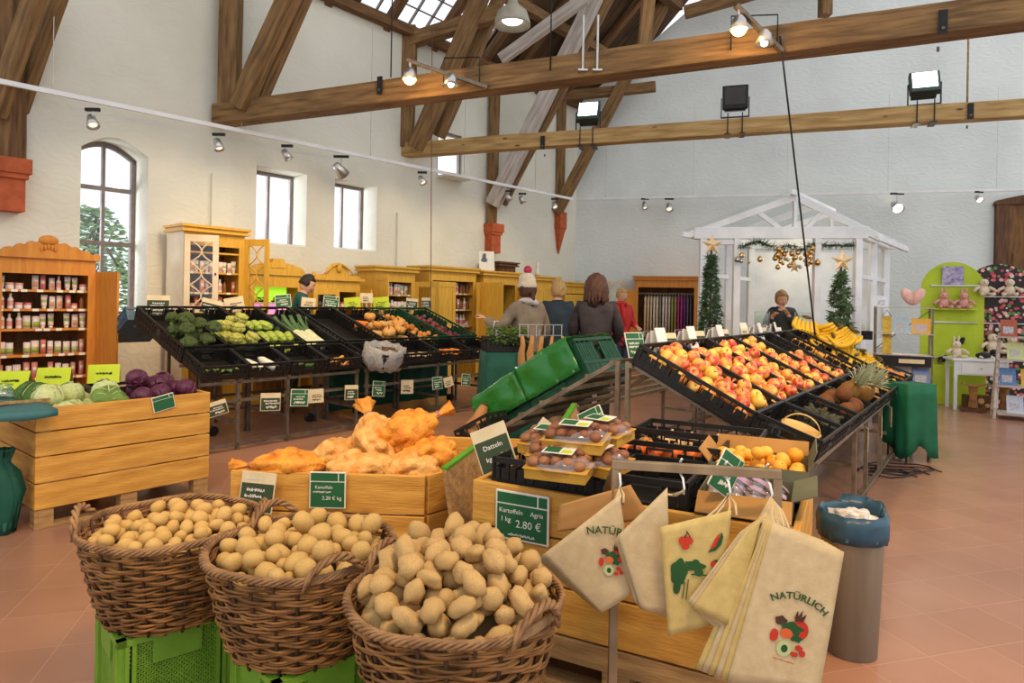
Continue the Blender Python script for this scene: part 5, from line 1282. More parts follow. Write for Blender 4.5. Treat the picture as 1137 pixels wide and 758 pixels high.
# ================================================================ RIGHT COLLAR BOX: crates, mushrooms, persimmons, cartons
Z1 = .66
def rc(px, py, z): return RBM.inverted() @ atz(px, py, z)
def rcm(x, y, z, yaw=0): return RBM @ TR((x, y, z), yaw)
put_crate('black crate of plastic wrapped mushroom packs', rcm(.06, .05, .665, .0), .46, .36, .14)
put_crate('empty black crate beside the mushroom packs, under the bag rail', rcm(.53, .05, .665), .3, .36, .14)
put_crate('black crate of orange persimmons', rcm(.36, .50, .70), .5, .30, .14)
put_crate('black crate of garlic behind the persimmons', rcm(.38, .86, .67), .58, .34, .15)
for k in range(14):
    dup(kaki, M=rcm(.42 + .075 * (k % 6), .55 + .075 * (k // 6), .775 + .01 * (k % 2), k) @ Matrix.Rotation(.5 * math.sin(k * 2), 4, 'X') @ Matrix.Scale(.037, 4), label='orange persimmon in the black crate behind the bag rail', group='persimmons')
GARL = mat('garlic_skin', (232, 214, 178), (206, 178, 134), .6, 4, (5, 5, .6), rnd2=(216, 178, 120))
garl = proto('garlic_bulb', MB().lathe([(.001, 1.7), (.14, 1.65), (.18, 1.1), (.5, .75), (.95, .2), (1, -.2), (.75, -.6), (.001, -.7)], 18), GARL, 'garlic')
for k in range(16):
    dup(garl, M=rcm(.5 + .075 * (k % 6), .93 + .075 * (k // 6), .745, k) @ Matrix.Rotation(.7 * math.sin(k * 3), 4, 'X') @ Matrix.Scale(.034, 4), label='pale garlic bulb in the rearmost black crate', group='garlic bulbs')
TRAY = mat('pulp_tray', (206, 158, 60), (186, 136, 46), .8, 10); MUSH = mat('brown_mushroom', (150, 96, 62), (112, 66, 42), .55, 8, rnd2=(170, 120, 82)); FILMC = glass('cling_film', (250, 248, 246), .16, .08)
def mushroom_pack(label, M, lab=True):
    r = thing('mushroom_pack', label, 'mushroom pack', M=M)
    obj('tray', MB().prism([(-.1, -.065), (.1, -.065), (.1, .065), (-.1, .065)], .035).bb(-.105, .105, -.07, .07, .033, .038), TRAY, r, bevel=.006)
    c = MB(); rr = random.Random(int(M[0][3] * 1000))
    for i in range(5):
        for j in range(3):
            c.ell((-.075 + .0375 * i, -.04 + .04 * j, .05 + rr.uniform(0, .008)), (.022, .022, .016), 9, 6)
    me = c.mesh('mushrooms', True, [MUSH]); o = obj('mushrooms', me, MUSH, r); o['kind'] = 'stuff'
    f = MB().ell((0, 0, .036), (.112, .076, .042), 24, 10, fn=lambda p, q: Vector((q.x * (1 + .25 * (1 - abs(p.y))) * .9, q.y * (1 + .25 * (1 - abs(p.x))) * .9, q.z * (1 + .09 * mnoise.noise(p * 5)))))
    obj('film_wrap', f, FILMC, r, True)
    if lab:
        obj('label_card', MB().bb(-.05, .05, -.035, .03, .082, .084), SIGNW, r); obj('label_print', MB().bb(-.045, .005, -.028, .022, .084, .0846), BOARDG, r)
        obj('label_corner', MB().bb(.012, .045, -.028, .0, .084, .0846), BOARDY, r)
    return r
PK = [('mushroom pack with a green and white label on top of the heap, front', 640, 496, .885, .1), ('mushroom pack with a green label on top of the heap, right', 668, 488, .87, -.2), ('mushroom pack below the front one in the left of the crate', 622, 512, .83, .2), ('mushroom pack at the right of the crate lying lowest', 664, 521, .80, -.3), ('mushroom pack at the back left of the crate', 612, 500, .84, 0), ('mushroom pack with yellow tray at the front of the crate', 622, 527, .80, .1)]
for lb, px, py, z, a in PK: mushroom_pack(lb, TR(tuple(atz(px, py, z)), RY + a, .0, .12, 1.12))
# cartons at the right end
CARD = mat('carton_brown', (182, 136, 72), (158, 112, 54), .8, 6); CARDG = mat('carton_print', (112, 112, 84), (92, 92, 68), .75, 6)
def carton(label, M, W, D, H, flaps):
    r = thing('carton', label, 'carton', M=M); t = .004
    for a in (0, W - t): obj('side', MB().bb(a, a + t, 0, D, 0, H), CARDG, r)
    for a in (0, D - t): obj('end', MB().bb(t, W - t, a, a + t, 0, H), CARDG, r)
    obj('bottom', MB().bb(t, W - t, t, D - t, 0, t), CARD, r)
    for (e, ang) in flaps:
        if e == 'R': o = obj('flap', MB().bb(-t, 0, 0, D, 0, .08), [CARDG], r, loc=(W, 0, H), rot=(0, ang, 0))
        elif e == 'L': o = obj('flap', MB().bb(0, t, 0, D, 0, .06), [CARD], r, loc=(0, 0, H), rot=(0, -ang, 0))
        elif e == 'B': o = obj('flap', MB().bb(0, W, 0, t, 0, .06), [CARD], r, loc=(0, D, H), rot=(-ang, 0, 0))
        else: o = obj('flap', MB().bb(0, W, 0, t, 0, .09), [CARD], r, loc=(0, 0, H), rot=(ang, 0, 0))
    return r
Mc = rcm(.83, .40, .69, .06); carton('open grey printed carton of mandarins behind the bag rail', Mc, .36, .3, .12, (('R', .35), ('B', .5), ('L', .7)))
sp = pile(34, lambda q, r: (q.uniform(.04, .32), q.uniform(.04, .26)), lambda x, y: .035, lambda q: q.uniform(.028, .033), 12, 14)
scatter([mand], sp, Mc, 'mandarin in the open grey carton', 'mandarins in the carton')
Mc2 = rcm(.86, .07, .66, .05); carton('open carton of purple labelled packs at the right end of the collar box', Mc2, .3, .29, .12, (('R', 1.2), ('F', 2.2)))
LAB = mat('purple_label', (196, 170, 190), (150, 110, 150), .5, 20)
for k in range(8):
    r = thing('salad_pack', 'clear salad pack with purple and white label in the right end carton', 'salad pack', M=Mc2 @ TR((.06 + .06 * (k % 4), .08 + .13 * (k // 4), .1), .3 * math.sin(k), .5 + .2 * math.sin(k * 2)), group='salad packs')
    obj('bag', MB().ell((0, 0, 0), (.05, .07, .028), 14, 8, fn=lambda p, q: q * (1 + .15 * mnoise.noise(p * 3))), FILMC, r, True); obj('salad_leaf', MB().ell((0, 0, -.005), (.038, .055, .018), 12, 7, fn=lambda p, q: q * (1 + .3 * mnoise.noise(p * 4))), mat('pale_salad', (206, 196, 176), (168, 150, 150), .7, 20), r, True)
    obj('pack_label', MB().box((0, 0, .027), (.06, .05, .003)), LAB, r)

# ================================================================ BAG RAIL AND COTTON BAGS
a = atz(684, 515, .89); b = atz(862, 526, .89); d = (b - a)
ST = mat('grey_square_tube', (164, 142, 112), (132, 112, 86), .5, 10, metal=.4)
r = thing('bag_rail', 'grey square tube stand hung with cotton bags', 'rail', a)
obj('post', MB().bb(-.014, .014, -.014, .014, -.89, -.0141), ST, r, bevel=.002); obj('cross_bar', MB().bar((-.014, 0, 0), d + d.normalized() * .014, .028, .028), ST, r, bevel=.002)
obj('foot', MB().bb(-.014, .014, -.2, .2, -.89, -.865), ST, r); obj('end_arm', MB().bar(d + Vector((0, 0, -.014)), d + Vector((0, 0, -.17)), .028, .028), ST, r)
obj('back_arm', MB().bar(Vector((0, .014, -.014)), Vector((0, .25, -.17)), .02, .02), ST, r)
hk = []
for k, (f, lb) in enumerate(((.02, 'first white hook from the left'), (.42, 'second white hook from the left'), (.7, 'third white hook from the left'), (.95, 'white hook at the right end'))):
    c = d * f; h = MB().tube([c + Vector((0, .0, .03)), c + Vector((0, .018, .018)), c + Vector((0, .02, -.02)), c + Vector((0, -.02, -.03)), c + Vector((0, -.035, -.055)), c + Vector((0, -.03, -.075)), c + Vector((0, -.012, -.07))], .004, 6)
    obj('hook', h, WHITEM, r, True); hk.append(a + c + Vector((0, -.03, -.07)))
COT = mat('cotton', (212, 190, 146), (196, 172, 128), .85, 30, (1, 1, 1), .12, 220); COTY = mat('cotton_yellow', (212, 188, 118), (196, 170, 102), .85, 30, (1, 1, 1), .12, 220); KRAFT = mat('kraft_paper', (190, 142, 84), (172, 124, 68), .8, 8)
PRM = {'red': mat('print_red', (206, 66, 42), (186, 52, 34), .9), 'green': mat('print_green', (50, 92, 48), (38, 78, 38), .9), 'dark': mat('print_brown', (92, 56, 44), (74, 44, 34), .9), 'orange': mat('print_orange', (220, 112, 58), (204, 92, 44), .9), 'pale': mat('print_pale', (196, 206, 150), (180, 192, 132), .9)}
def bag(label, corners, Yp, slope, hook, m=COT, bulge=.012, group=None, seed=0, gather=None, n=14):
    P = Vector((0, Yp, 0)); dr = Vector((1, slope, 0)).normalized()
    C = [onp(x, y, P, dr) for x, y in corners]      # tl, tr, br, bl
    nrm = Vector((dr.y, -dr.x, 0)); g = []
    for i in range(n + 1):
        row = []
        for j in range(n + 1):
            u = i / n; v = j / n
            p = (C[0] * (1 - u) + C[1] * u) * (1 - v) + (C[3] * (1 - u) + C[2] * u) * v
            e = math.sin(PI * u) ** .5
            p = p + nrm * (bulge * e * (.3 + v) * .5 + .0025 * mnoise.noise(Vector((u * 3, v * 3, seed))))
            if j == 0 and gather: p = p
            row.append(p)
        g.append(row)
    r = thing('cotton_bag', label, 'bag', tuple(C[0]), group=group); o0 = C[0]
    gg = [[p - o0 for p in row] for row in g]
    obj('cloth', MB().sheet(gg, .004), m, r, True)
    if hook is not None:
        hm = MB()
        for w in (.32, .68) if gather is None else gather:
            t = gg[int(w * n)][0]; h = hook - o0
            hm.tube([t + Vector((.006, 0, -.01)), t.lerp(h, .5) + Vector((.01 * (w - .5), -.004, -.01)), h + Vector((0, 0, .004)), t.lerp(h, .5) + Vector((.02, -.006, 0)), t + Vector((.03, -.003, -.01))], .004, 5)
        obj('handle', hm, COT, r, True)
    return r, C, dr, nrm
def prints(r, C, dr, items, off, base, sc, roll=0):
    """coloured printed shapes on the bag; base = centre, sc = size"""
    M = Matrix((dr, Vector((0, 0, 1)), Vector((dr.y, -dr.x, 0)))).transposed().to_4x4()
    o0 = C[0]; Mb = Matrix.Translation(base - o0) @ M @ Matrix.Rotation(roll, 4, 'Z')
    by = {}
    for kk, (col, poly) in enumerate(items):
        mb = by.setdefault(col, MB()); mb.prism([(x * sc, y * sc) for x, y in poly], .0006 + .00015 * kk, Mb @ Matrix.Translation((0, 0, off)))
    for col, mb in by.items(): obj('print', mb, PRM[col], r)
    return Mb
def circ(cx, cy, rx, ry=None, n=16, wob=0, ph=0):
    ry = ry or rx; return [(cx + rx * (1 + wob * math.sin(5 * a + ph)) * math.cos(a), cy + ry * (1 + wob * math.sin(5 * a + ph)) * math.sin(a)) for a in [2 * PI * k / n for k in range(n)]]
def arc_text(s, size, R, m, r, Mb, off, cy):
    me = bpy.data.meshes.new('writing')
    cu = bpy.data.curves.new('t', 'FONT'); cu.body = s; cu.size = size; cu.align_x = 'CENTER'; cu.extrude = .0006; cu.resolution_u = 2; cu.offset = size * .012
    o = bpy.data.objects.new('t', cu); COL.objects.link(o); me = baked(o); drop(o)
    for v in me.vertices:
        x, y, z = v.co; an = x / R; rr = R + y; v.co = (rr * math.sin(an), rr * math.cos(an) - R, z)
    me.materials.clear(); me.materials.append(m); me.name = 'writing'
    o = obj('writing', me, m, r); o.matrix_local = Mb @ Matrix.Translation((0, cy, off)); return o
FRUITS = [('red', circ(.18, .1, .25, .28)), ('dark', circ(-.34, .22, .16, .13, wob=.12)), ('green', circ(-.02, .1, .3, .16, 20, .2)), ('green', circ(.16, -.14, .16, .1, 18, .2)), ('orange', circ(-.12, -.08, .17, .14)), ('red', circ(-.42, -.22, .11, .18)), ('pale', circ(-.08, -.5, .2, .22)), ('green', circ(-.07, -.5, .09, .11)), ('red', circ(.3, -.38, .1, .08, wob=.1)), ('red', circ(.42, -.5, .08, .09)), ('red', circ(.22, -.58, .1, .07)), ('dark', [(-.02, .42), (.02, .62), (.07, .45), (.14, .66), (.15, .44), (.26, .58), (.22, .36), (.02, .32)])]
FLL = [('red', circ(.34, .2, .12, .09)), ('red', circ(.5, .1, .1))]
# kraft bag behind, then the bags from left to right
bag('brown paper bag hanging behind the leftmost cotton bags', ((622, 560), (700, 538), (722, 575), (618, 590)), 2.28, -.25, None, KRAFT, .004)
for k in range(3):
    o_ = 5 * (2 - k)
    rb, C, dr, nr = bag(('cotton bag at the back of the leftmost bunch', 'cotton bag in the middle of the leftmost bunch', 'cotton bag with fruit print at the front of the leftmost bunch')[k], ((601 - o_ * .5, 617 + o_ * .5), (688, 549 + o_ * .2), (704 - o_ * .4, 656 + o_ * .2), (667 - o_ * .8, 680 - o_ * .6)), 2.21 - .018 * k, -.14, hk[0], COT if k else COTY, .014, 'cotton bags of the leftmost bunch' if False else None, k, gather=(.9, .97))
bp_ = lambda px, py, Yp, sl: onp(px, py, Vector((0, Yp, 0)), Vector((1, sl, 0)).normalized())
Mb = prints(rb, C, dr, FRUITS, .0125, bp_(680, 618, 2.174, -.14), .078, -.12); arc_text('NATÜRLICH', .033, .3, PRM['green'], rb, Mb, .0125, .075)
# bag sides below the leftmost bunch, second bunch
for k in range(2):
    rb, C, dr, nr = bag(('plain cotton bag behind in the second bunch', 'plain cotton bag at the front of the second bunch')[k], ((683 + 2 * k, 598 - 3 * k), (741, 541), (744, 686 - 4 * k), (704 + 6 * k, 668 + 6 * k)), 2.15 - .015 * k, -.14, hk[1], COT, .02, None, 4 + k, gather=(.93, .99))
rb, C, dr, nr = bag('yellowish cotton bag printed with grapes, cherries and a melon slice', ((733, 585), (812, 566), (800, 690), (742, 706)), 2.08, -.14, hk[2], COTY, .004, None, 6, gather=(.6, .95))
GR = [('green', circ(-.25, -.35, .23, .36, 22, .1)), ('green', circ(-.24, -.78, .1, .2)), ('green', circ(.16, -.1, .26, .16, 18, .22)), ('green', circ(.28, -.26, .12, .1)), ('red', circ(-.28, .52, .12)), ('red', circ(-.12, .56, .11)), ('red', circ(-.2, .4, .11)), ('dark', [(-.28, .62), (-.2, .78), (-.18, .78), (-.24, .62)]), ('dark', [(-.12, .66), (-.24, .8), (-.22, .82), (-.09, .67)]),
      ('green', [(.42, .34), (.62, .44), (.74, .64), (.76, .86), (.7, .98), (.68, .86), (.62, .62), (.5, .46)]), ('red', [(.46, .42), (.6, .56), (.66, .8), (.66, .94), (.56, .76)]), ('red', circ(.66, .06, .12, .1)), ('green', [(.6, .16), (.7, .2), (.78, .14), (.7, .12)]), ('green', [(.08, -.36), (.5, -.3), (.5, -.27), (.08, -.33)]), ('green', [(-.06, -.6), (-.04, -.6), (-.04, -1.05), (-.06, -1.05)]), ('green', [(.02, -.5), (.04, -.5), (.06, -1.05), (.04, -1.05)])]
prints(rb, C, dr, GR, .0065, bp_(766, 622, 2.08, -.14), .108, -.14)
for k in range(3):
    rb, C, dr, nr = bag(('cotton bag at the back of the slanting folded bunch', 'cotton bag in the middle of the slanting folded bunch', 'yellowish folded cotton bag at the front of the slanting bunch')[k], ((822 + 3 * k, 590), (846, 572), (812 + 2 * k, 712 - 8 * k), (763 + 3 * k, 668 + 3 * k)), 2.06 - .012 * k, -.14, hk[3], COTY if k == 2 else COT, .012, None, 8 + k, gather=(.5, .8))
for k in range(6):
    rb, C, dr, nr = bag(('backmost cotton bag of the thick bunch on the right', 'second cotton bag from the back of the thick right bunch', 'third cotton bag from the back of the thick right bunch', 'third cotton bag from the front of the thick right bunch', 'second cotton bag from the front of the thick right bunch', 'cotton bag reading NATÜRLICH at the front of the thick right bunch')[k],
        ((846 + 2.4 * k, 574 + 1.0 * k), (915 + 4.4 * k, 600 + 2.5 * k), (890 + 4 * k, 768), (772 + 7 * k, 742 + 3 * k)), 2.04 - .012 * k, -.12, hk[3], COT if k % 2 else COTY, .005 if k == 5 else .012, None, 12 + k, gather=(.04, .14))
Mb = prints(rb, C, dr, FRUITS, .0062, bp_(878, 700, 1.98, -.12), .102, -.24); arc_text('NATÜRLICH', .028, .12, PRM['green'], rb, Mb, .0062, .092)
obj('writing', scribble(.06, .004, rnd), PRM['orange'], rb).matrix_local = Mb @ Matrix.Translation((0, -.085, .0075)) @ Matrix.Rotation(-PI / 2, 4, 'X')

# ================================================================ BIN
p = atz(944, 722, 0)
r = thing('waste_bin', 'slim grey metal waste bin lined with a blue bag', 'bin', p)
obj('body', MB().lathe([(.001, .01), (.094, .01), (.096, 0), (.1, .002), (.122, .55), (.126, .56), (.118, .56), (.098, .03), (.001, .03)], 36), mat('bin_steel', (150, 144, 126), (126, 120, 104), .42, 2, (6, 6, .6), metal=.15), r, True)
g = []
for i in range(37):
    a_ = 2 * PI * i / 36; row = []
    for j, (q, z) in enumerate(((.105, .45), (.112, .575), (.127, .585), (.137, .55), (.136, .51), (.132, .475))):
        w = 1 + .03 * math.sin(a_ * 9 + j) + .09 * mnoise.noise(Vector((math.cos(a_) * 5, math.sin(a_) * 5, j * .7))); row.append((q * w * math.cos(a_), q * w * math.sin(a_), z + .006 * mnoise.noise(Vector((math.cos(a_) * 4, math.sin(a_) * 4, j))) + (.03 if math.cos(a_ - .7) > .75 and j > 1 else 0)))
    g.append(row)
o = obj('bin_bag', MB().sheet(g, .002), mat('blue_bag', (58, 92, 112), (40, 70, 90), .3, 5, sheen=0), None, True); o.location = p; tag(o, 'blue plastic bag folded over the rim of the waste bin', 'plastic bag')
g = MB().ell((0, 0, .54), (.095, .095, .045), 26, 14, fn=lambda p_, q: q * (1 + .3 * mnoise.noise(p_ * 3) + .15 * mnoise.noise(p_ * 8)))
o = obj('crumpled_film', g, mat('crumpled_clear', (216, 210, 200), (176, 172, 166), .2, 6, bump=.5), None, False); o.location = p; tag(o, 'crumpled clear plastic film stuffed in the waste bin', 'plastic film')
# ================================================================ CABINETS ALONG THE WINDOW WALL
def cab_M(s, t=-8.1, yaw=0): return TR(tuple(unst(s, t)), YAW + yaw)
def cabinet(label, M, W, D, H, m, shelves=(), crown='flat', open_=True, base=.45, inner=None, t=.03):
    r = thing('cabinet', label, 'cabinet', M=M)
    b = MB(); b.bb(0, t, 0, D, 0, H).bb(W - t, W, 0, D, 0, H).bb(t, W - t, D - .015, D, 0, H).bb(t, W - t, 0, D, H - t, H).bb(t, W - t, 0, D - .015, .04, .07)
    b.bb(-.0, .07, -.015, 0, 0, H).bb(W - .07, W, -.015, 0, 0, H).bb(.07, W - .07, -.015, 0, H - .16, H).bb(.07, W - .07, -.015, 0, 0, .1)
    obj('body', b, m, r)
    for z in shelves: obj('shelf', MB().bb(t, W - t, .01, D - .015, z - .022, z), inner or m, r)
    obj('back_panel', MB().bb(t, W - t, D - .02, D - .0151, .07, H - t), W_CABI, r)
    c = MB()
    if crown == 'flat': c.bb(-.05, W + .05, -.07, D, H, H + .03).bb(-.03, W + .03, -.045, D, H + .03, H + .055).bb(-.06, W + .06, -.08, D, H + .055, H + .085)
    elif crown == 'arch':
        c.xz([(-.03, H)] + [(W + .03, H)] + [(W / 2 + (W / 2 + .03) * math.cos(PI * k / 16), H + .03 + .14 * math.sin(PI * k / 16)) for k in range(17)], -.04, .05)
        c.xz([(W * .36, H + .1), (W * .64, H + .1), (W * .6, H + .22), (W * .4, H + .22)], -.05, .04)
    elif crown == 'wave':
        c.xz([(-.03, H), (W + .03, H)] + [(W + .03 - (W + .06) * k / 40, H + .06 + .12 * math.sin(PI * k / 40) ** 1.5 + .012 * math.sin(k * 1.5)) for k in range(41)], -.05, .03)
        c.lathe([(.07, -.02), (.075, 0), (.05, .02), (.001, .03)], 16, (0, 0, 0)) if False else c.ell((W / 2, -.05, H + .19), (.09, .03, .05), 14, 8)
        for q in range(5): c.ell((W / 2 + (q - 2) * .03, -.055, H + .12 - abs(q - 2) * .01), (.014, .015, .03), 8, 5)
    elif crown == 'ornate':
        c.bb(-.05, W + .05, -.06, D, H, H + .04)
        c.xz([(0, H + .04), (W, H + .04), (W * .93, H + .08), (W * .72, H + .1)] + [(W / 2 + W * .22 * math.cos(PI * k / 10), H + .1 + .16 * math.sin(PI * k / 10)) for k in range(11)] + [(W * .28, H + .1), (W * .07, H + .08)], -.04, .03)
        c.tube([(W * (.2 + .6 * k / 12), -.06, H + .1 + .14 * math.sin(PI * k / 12)) for k in range(13)], .015, 6); c.ell((W / 2, -.06, H + .18), (.045, .03, .06), 10, 7); c.ell((0.02, -.0, H + .08), (.03, .03, .05), 10, 7)
    obj('crown', c, m, r)
    return r
def door(r, x, z0, z1, w, ang, m, hinge='L', glazed=False, pattern=False, D=0):
    s = 1 if hinge == 'L' else -1; d = MB(); t = .022; f = .065
    X = lambda a, b: (min(a * s, b * s), max(a * s, b * s))
    d.bb(*X(0, f), -t, 0, z0, z1).bb(*X(w - f, w), -t, 0, z0, z1).bb(*X(f, w - f), -t, 0, z0, z0 + f * 1.3).bb(*X(f, w - f), -t, 0, z1 - f * 1.3, z1)
    if not glazed:
        zm = z0 + (z1 - z0) * .45
        d.bb(*X(f, w - f), -t * .6, -t * .2, z0 + f, z1 - f).bb(*X(f, w - f), -t, 0, zm - .04, zm + .04)
    o = obj('door', d, m, r, loc=(x, -.016, 0), rot=(0, 0, -ang * s))
    if glazed:
        if pattern:
            p = MB(); hh = (z1 - z0 - 2 * f) / 3; cx = s * w / 2; a = (w - 2 * f) / 2
            for k in range(3):
                zc = z0 + f + hh * (k + .5)
                for sg in (-1, 1):
                    p.tube([(cx + sg * a * (1 - math.sin(PI * q / 12)), -t / 2, zc - hh / 2 + hh * q / 12) for q in range(13)], .009, 5)
            obj('tracery', p, m, o, True)
        obj('pane', MB().bb(*X(f, w - f), -t * .6, -t * .4, z0 + f, z1 - f), PANE, o)
    obj('handle', MB().ell((s * (w - .03), -t - .012, (z0 + z1) / 2), (.01, .012, .016), 8, 6), BLKM, o)
    return o
# goods for the shelves
def gproto(name, cat, mb, m, parts=()):
    return proto(name, mb, m, cat, parts)
PWHT = mat('pack_white', (236, 232, 226), (222, 214, 208), .4, 30, rnd2=(226, 210, 202)); PGRN = mat('pack_green', (150, 178, 60), (120, 150, 44), .4, 20, rnd2=(176, 190, 120)); PPNK = mat('pack_red', (204, 112, 108), (184, 86, 88), .4, 20, rnd2=(224, 176, 160)); PORG = mat('pack_orange', (224, 178, 140), (206, 150, 110), .4, 20); PBRN = mat('pack_brown', (150, 100, 60), (120, 76, 44), .4, 20)
tube_ = gproto('tube', 'tube', MB().lathe([(.021, 0), (.022, .02), (.023, .025)], 12).add([(-.03, 0, .15), (.03, 0, .15)], []) if False else MB().sheet([[(.023 * math.cos(a) * (1 - j / 5) + .03 * math.cos(a) * j / 5, .023 * math.sin(a) * (1 - j / 5), .025 + .025 * j) for j in range(6)] for a in [2 * PI * k / 12 for k in range(13)]], .002), PWHT, (('cap', MB().lathe([(.001, 0), (.018, 0), (.02, .025), (.001, .026)], 12), SIGNW), ('label_band', MB().lathe([(.0275, .07), (.0275, .1)], 12, sy=.75), PGRN)))
jar = gproto('jar', 'jar', MB().lathe([(.001, 0), (.032, 0), (.034, .005), (.034, .04), (.03, .045)], 16), PWHT, (('lid', MB().lathe([(.035, .042), (.036, .065), (.001, .067)], 16), PPNK),))
bottle = gproto('bottle', 'bottle', MB().lathe([(.001, 0), (.024, 0), (.025, .01), (.025, .1), (.012, .125), (.011, .14)], 14), PWHT, (('cap', MB().lathe([(.012, .138), (.013, .16), (.001, .162)], 10), SIGNW), ('label_band', MB().lathe([(.0256, .03), (.0256, .085)], 14), PPNK)))
box_ = gproto('carton_box', 'box', MB().bb(-.025, .025, -.018, .018, 0, .14), PWHT, (('printed_panel', MB().bb(-.02, .02, -.0187, -.018, .03, .08), PORG),))
gbox = gproto('tea_box', 'box', MB().bb(-.03, .03, -.02, .02, 0, .13), PWHT, (('printed_panel', MB().bb(-.03, .03, -.0208, -.02, .015, .07), PGRN),))
rbox = gproto('red_box', 'box', MB().bb(-.022, .022, -.018, .018, 0, .15), PPNK, (('printed_panel', MB().bb(-.016, .016, -.0187, -.018, .06, .1), SIGNW),))
obot = gproto('amber_bottle', 'bottle', MB().lathe([(.001, 0), (.024, 0), (.025, .01), (.024, .1), (.011, .125), (.011, .14)], 14), PBRN, (('cap', MB().lathe([(.012, .138), (.013, .158), (.001, .16)], 10), BLKM),))
rg = random.Random(12)
def stock(M, x0, x1, z, y, seq, where, sc=1.0, gap=.068):
    n = max(1, int((x1 - x0) / gap))
    for k in range(n):
        kind = seq[k % len(seq)]
        if kind is None: continue
        x = x0 + (k + .5) * (x1 - x0) / n; nm = kind['category']
        col = {id(tube_): 'white', id(jar): 'white', id(bottle): 'white', id(box_): 'white', id(gbox): 'green and white', id(rbox): 'red', id(obot): 'amber'}[id(kind)]
        dup(kind, M=M @ TR((x + rg.uniform(-.006, .006), y + rg.uniform(-.01, .02), z), rg.uniform(-.25, .25), 0, 0, sc * rg.uniform(.9, 1.08)), label='%s %s on %s' % (col, nm, where), group='goods on ' + where)
def price_strip(r, W, z):
    for k in range(int((W - .1) / .1)):
        if rg.random() < .75: obj('price_tag', MB().bb(-.028, .028, -.004, 0, -.024, .002), SIGNW, r, loc=(.08 + .1 * k + rg.uniform(-.02, .02), .0095, z))
# 1: orange pine cupboard at the left edge
M1 = cab_M(1.86); W1 = .90
c = cabinet('open orange pine cupboard full of cosmetics at the left edge', M1, W1, .45, 1.78, W_CABO, (1.457, 1.26, 1.056, .79, .55), 'wave', inner=W_CABO)
door(c, W1, .3, 1.66, .4, 1.75, W_CABO, 'R'); door(c, 0, .3, 1.66, .45, 2.3, W_CABO, 'L')
for z, seq, nm in ((1.457, [tube_, jar, jar, None, box_, rbox, box_, bottle, tube_, tube_, jar, box_, box_], 'top'), (1.26, [bottle, bottle, jar, jar, None, tube_, box_, box_, rbox, jar, obot, tube_], 'second'), (1.056, [bottle, bottle, bottle, gbox, gbox, tube_, tube_, None, tube_, box_, tube_, tube_, obot], 'third'), (.79, [gbox, gbox, None, gbox, gbox, rbox, box_, gbox, gbox, gbox, rbox], 'fourth'), (.55, [rbox, box_, gbox, rbox, rbox, None], 'lowest')):
    stock(M1, .06, W1 - .05, z, .1, seq, 'the %s shelf of the orange cupboard' % nm); price_strip(c, W1, z)
# 2: glass door cabinet
M2 = cab_M(3.71); W2 = .76
c = cabinet('tall golden cabinet with open patterned glass doors and white side', M2, W2, .45, 2.2, W_CABY, (1.97, 1.72, 1.47, 1.27, .9), 'flat')
obj('painted_side', MB().bb(-.006, -.0005, 0, .45, 0, 2.2), W_CABP, c, loc=(0, 0, 0))
door(c, 0.0, 1.22, 2.16, .38, .62, W_CABP, 'L', True, True); door(c, W2, 1.22, 2.16, .38, 1.9, W_CABY, 'R', True, True)
for z, seq, nm in ((1.72, [box_, tube_, box_, tube_, box_, box_], 'upper'), (1.47, [obot, None, rbox, rbox, None, tube_, bottle], 'middle'), (1.27, [jar, rbox, jar, jar, rbox], 'lower')):
    stock(M2, .12, W2 - .05, z, .1, seq, 'the %s shelf of the patterned glass cabinet' % nm, 1.0, .055); price_strip(c, W2, z)
# 3: arched cabinet with a lit display
M3 = cab_M(4.55); W3 = .78
c = cabinet('golden cabinet with an arched top and a lit green and pink display', M3, W3, .45, 1.72, W_CABY, (1.2,), 'arch')
LG = mat('lit_green', (170, 220, 60), (140, 200, 40), .5, 3, emit=(150, 210, 40), estr=.9); LP = mat('lit_pink', (232, 160, 210), (214, 120, 190), .5, 3, emit=(236, 150, 205), estr=1.0)
r = thing('light_box', 'lit display panel, green above and pink below, in the arched cabinet', 'display', M=M3 @ TR((.07, .04, 1.0)))
obj('pink_panel', MB().bb(0, .5, 0, .05, 0, .34), LP, r); obj('green_panel', MB().bb(0, .5, 0, .05, .36, .6), LG, r); obj('ledge', MB().bb(0, .5, -.1, 0, .345, .357), SIGNW, r); obj('writing', scribble(.2, .03, rnd), SIGNW, r, loc=(.3, -.002, .27))
for k in range(2):
    q = thing('plant_tray', ('small tray of green seedlings at the left on the lit display', 'small tray of green seedlings at the right on the lit display')[k], 'plants', M=M3 @ TR((.17 + .24 * k, -.01, 1.357)))
    obj('tray', MB().bb(-.08, .08, -.03, .03, 0, .025), BLKM, q); lv = MB()
    for z in range(40): lv.ell((rnd.uniform(-.07, .07), rnd.uniform(-.025, .025), .03 + rnd.random() * .035), (.012, .01, .006), 6, 4)
    obj('seedlings', lv, GRN, q)
# 4: ornate small cabinet
M4 = cab_M(5.5); W4 = .82
c = cabinet('golden cabinet with a carved scroll top and small glass doors', M4, W4, .42, 1.68, W_CABY, (1.3, 1.0), 'ornate')
door(c, 0, .9, 1.56, .4, .15, W_CABY, 'L', True); door(c, W4, .9, 1.56, .4, 1.3, W_CABY, 'R', True)
stock(M4, .35, .75, 1.3, .1, [obot, tube_, obot, jar], 'the shelf of the carved top cabinet', 1, .06)
